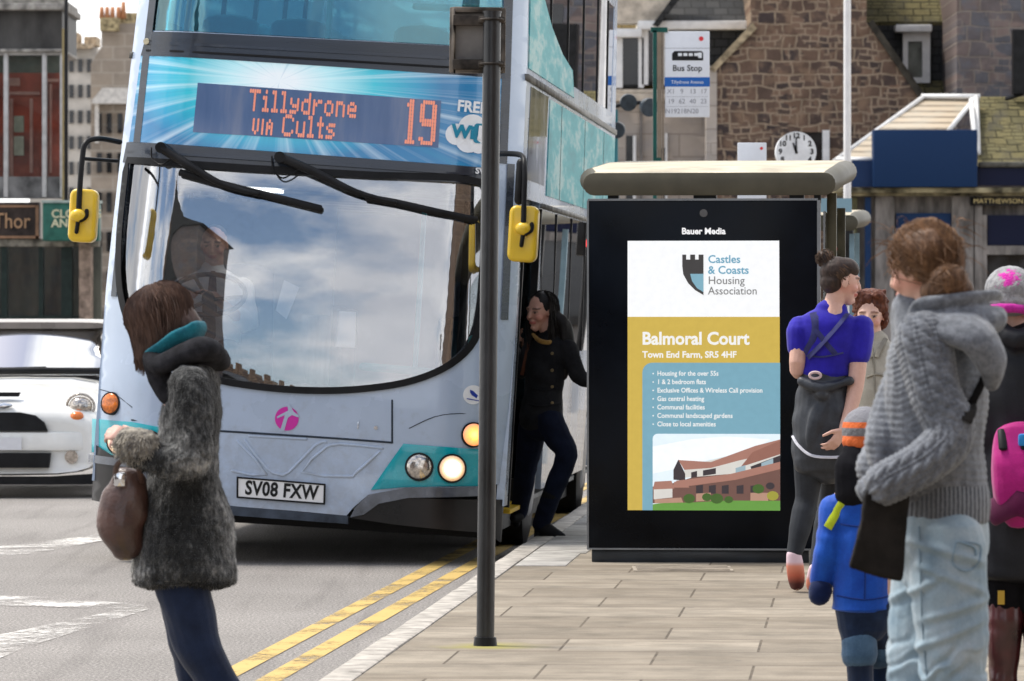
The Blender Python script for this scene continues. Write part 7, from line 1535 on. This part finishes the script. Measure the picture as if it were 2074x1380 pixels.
b = MB(); b.tube([P(2070, 1100), P(2070, 1130)], [(.15, .12), (.14, .11)], n=16, side=X1); [b.tube([h_, h_.lerp(n_, .5), n_], [.092, .085, .068], n=12, k=3) for h_, n_, a_ in lg]; z_.put('leggings', remesh(b, .008, 2), mk_cloth('black_leggings', (.010, .010, .012)))
for h_, n_, a_ in lg:
    b = MB(); b.tube([n_ + Vector((0, 0, .02)), n_.lerp(a_, .35), n_.lerp(a_, .75), a_, a_ + Vector((0, .06, -.02)), a_ + Vector((0, .18, -.028))], [.070, .068, .054, .050, .046, .03], n=16, k=3); z_.put('boot', remesh(b, .007, 2, wrinkle(.004, 12, (.3, 0, 1), 55, 14)), mk('maroon_leather', (.085, .018, .020), .32, var=.35, coat=.3))
t_ = MB(); p = P(2023, 1205, -.085); t_.box(p.x - .012, p.x + .012, p.y - .004, p.y + .004, p.z - .03, p.z + .02); z_.put('gold_tab', t_.mesh('tab', []), mk_flat('gold_tab', (.55, .35, .05), .5))
pb = thing('pink_bag', 'bright pink rucksack carried by the person in the beanie', 'bag', tuple(z_.o.location))
b = MB(); b.tube([P(2052, 880, -.17), P(2056, 940, -.20), P(2060, 1000, -.20), P(2070, 1035, -.18)], [(.085, .05), (.105, .07), (.105, .075), (.085, .05)], n=20, k=4, power=3, side=X1); me = remesh(b, .006, 3, wrinkle(.006, 10, (.8, 0, .3), 35, 9)); me.materials.append(mk_cloth('pink_nylon', (.46, .012, .20), (.33, .008, .14), 7, 160, .1, rough=.5)); obj('pack', me, pb)
t_ = MB(); t_.tube([P(2000, 1035, -.19), P(2045, 1012, -.275), P(2090, 1030, -.26)], [(.05, .02)] * 3, n=12, k=3, side=UP); t_.build('dark_base', mk_cloth('wine_panel', (.10, .008, .05)), pb, smooth=60)
t_ = MB(); [t_.tube([P(x, 870, -.20), P(x, 905, -.245)], [(.016, .008)] * 2, n=8, side=X1) for x in (2018, 2062)]; t_.build('buckle_strap', m_rubr, pb, smooth=60)
t_ = MB(); p = P(2057, 888, -.245); t_.box(p.x - .016, p.x + .016, p.y - .012, p.y + .008, p.z - .022, p.z + .022); t_.build('blue_buckle', mk_flat('blue_clip', (.03, .25, .62), .35), pb, smooth=40, bevel=.008)

for nm_, v_ in (('charcoal_nylon', .35), ('black_padded_coat', .3), ('black_coat', .16), ('charcoal_leggings', .2), ('indigo_denim', .12)): bpy.data.materials[nm_].node_tree.nodes['Principled BSDF'].inputs['Specular IOR Level'].default_value = v_
# ------------------------------------------------------------------ one object per separate piece
def split_pieces(o):
    me = o.data; n = len(me.vertices); par = list(range(n))
    def find(a):
        while par[a] != a: par[a] = par[par[a]]; a = par[a]
        return a
    for e in me.edges: par[find(e.vertices[0])] = find(e.vertices[1])
    gr = {}
    for p in me.polygons: gr.setdefault(find(p.vertices[0]), []).append(p)
    if len(gr) < 2 or len(gr) > 40: return
    nm = re.sub(r'\.\d+$', '', o.name); sharp = {tuple(sorted(e.vertices)): e.use_edge_sharp for e in me.edges}
    for i, ps in enumerate(gr.values()):
        idx = {}
        for p in ps:
            for v in p.vertices: idx.setdefault(v, len(idx))
        m2 = bpy.data.meshes.new(nm); m2.from_pydata([me.vertices[v].co for v in idx], [], [[idx[v] for v in p.vertices] for p in ps])
        for m in me.materials: m2.materials.append(m)
        for a, p in zip(m2.polygons, ps): a.material_index = p.material_index; a.use_smooth = p.use_smooth
        inv = {b: a for a, b in idx.items()}
        for e in m2.edges: e.use_edge_sharp = sharp.get(tuple(sorted((inv[e.vertices[0]], inv[e.vertices[1]]))), False)
        if i == 0: o.data = m2
        else: c = o.copy(); c.data = m2; COL.objects.link(c)
import re
SPLIT = set('door door_glass pillar_trim bumper_corner bumper_lip post window window_frame shop_window pilaster chimney chimney_pot cornice shop_frame glazing_bar upper_seat lower_seat handrail ceiling_lamp window_divider side_rail lower_grille side_mirror roof_mount coat_button shoe cuff paper_notice dormer_frame mullion boot buckle_strap dormer_header cab_partition fascia_trim strap slatted_glazing sign_bracket'.split())
for o in list(COL.objects):
    if o.type == 'MESH' and o.parent and re.sub(r'\.\d+$', '', o.name) in SPLIT and not any(c.parent is o for c in COL.objects if c.parent): split_pieces(o)
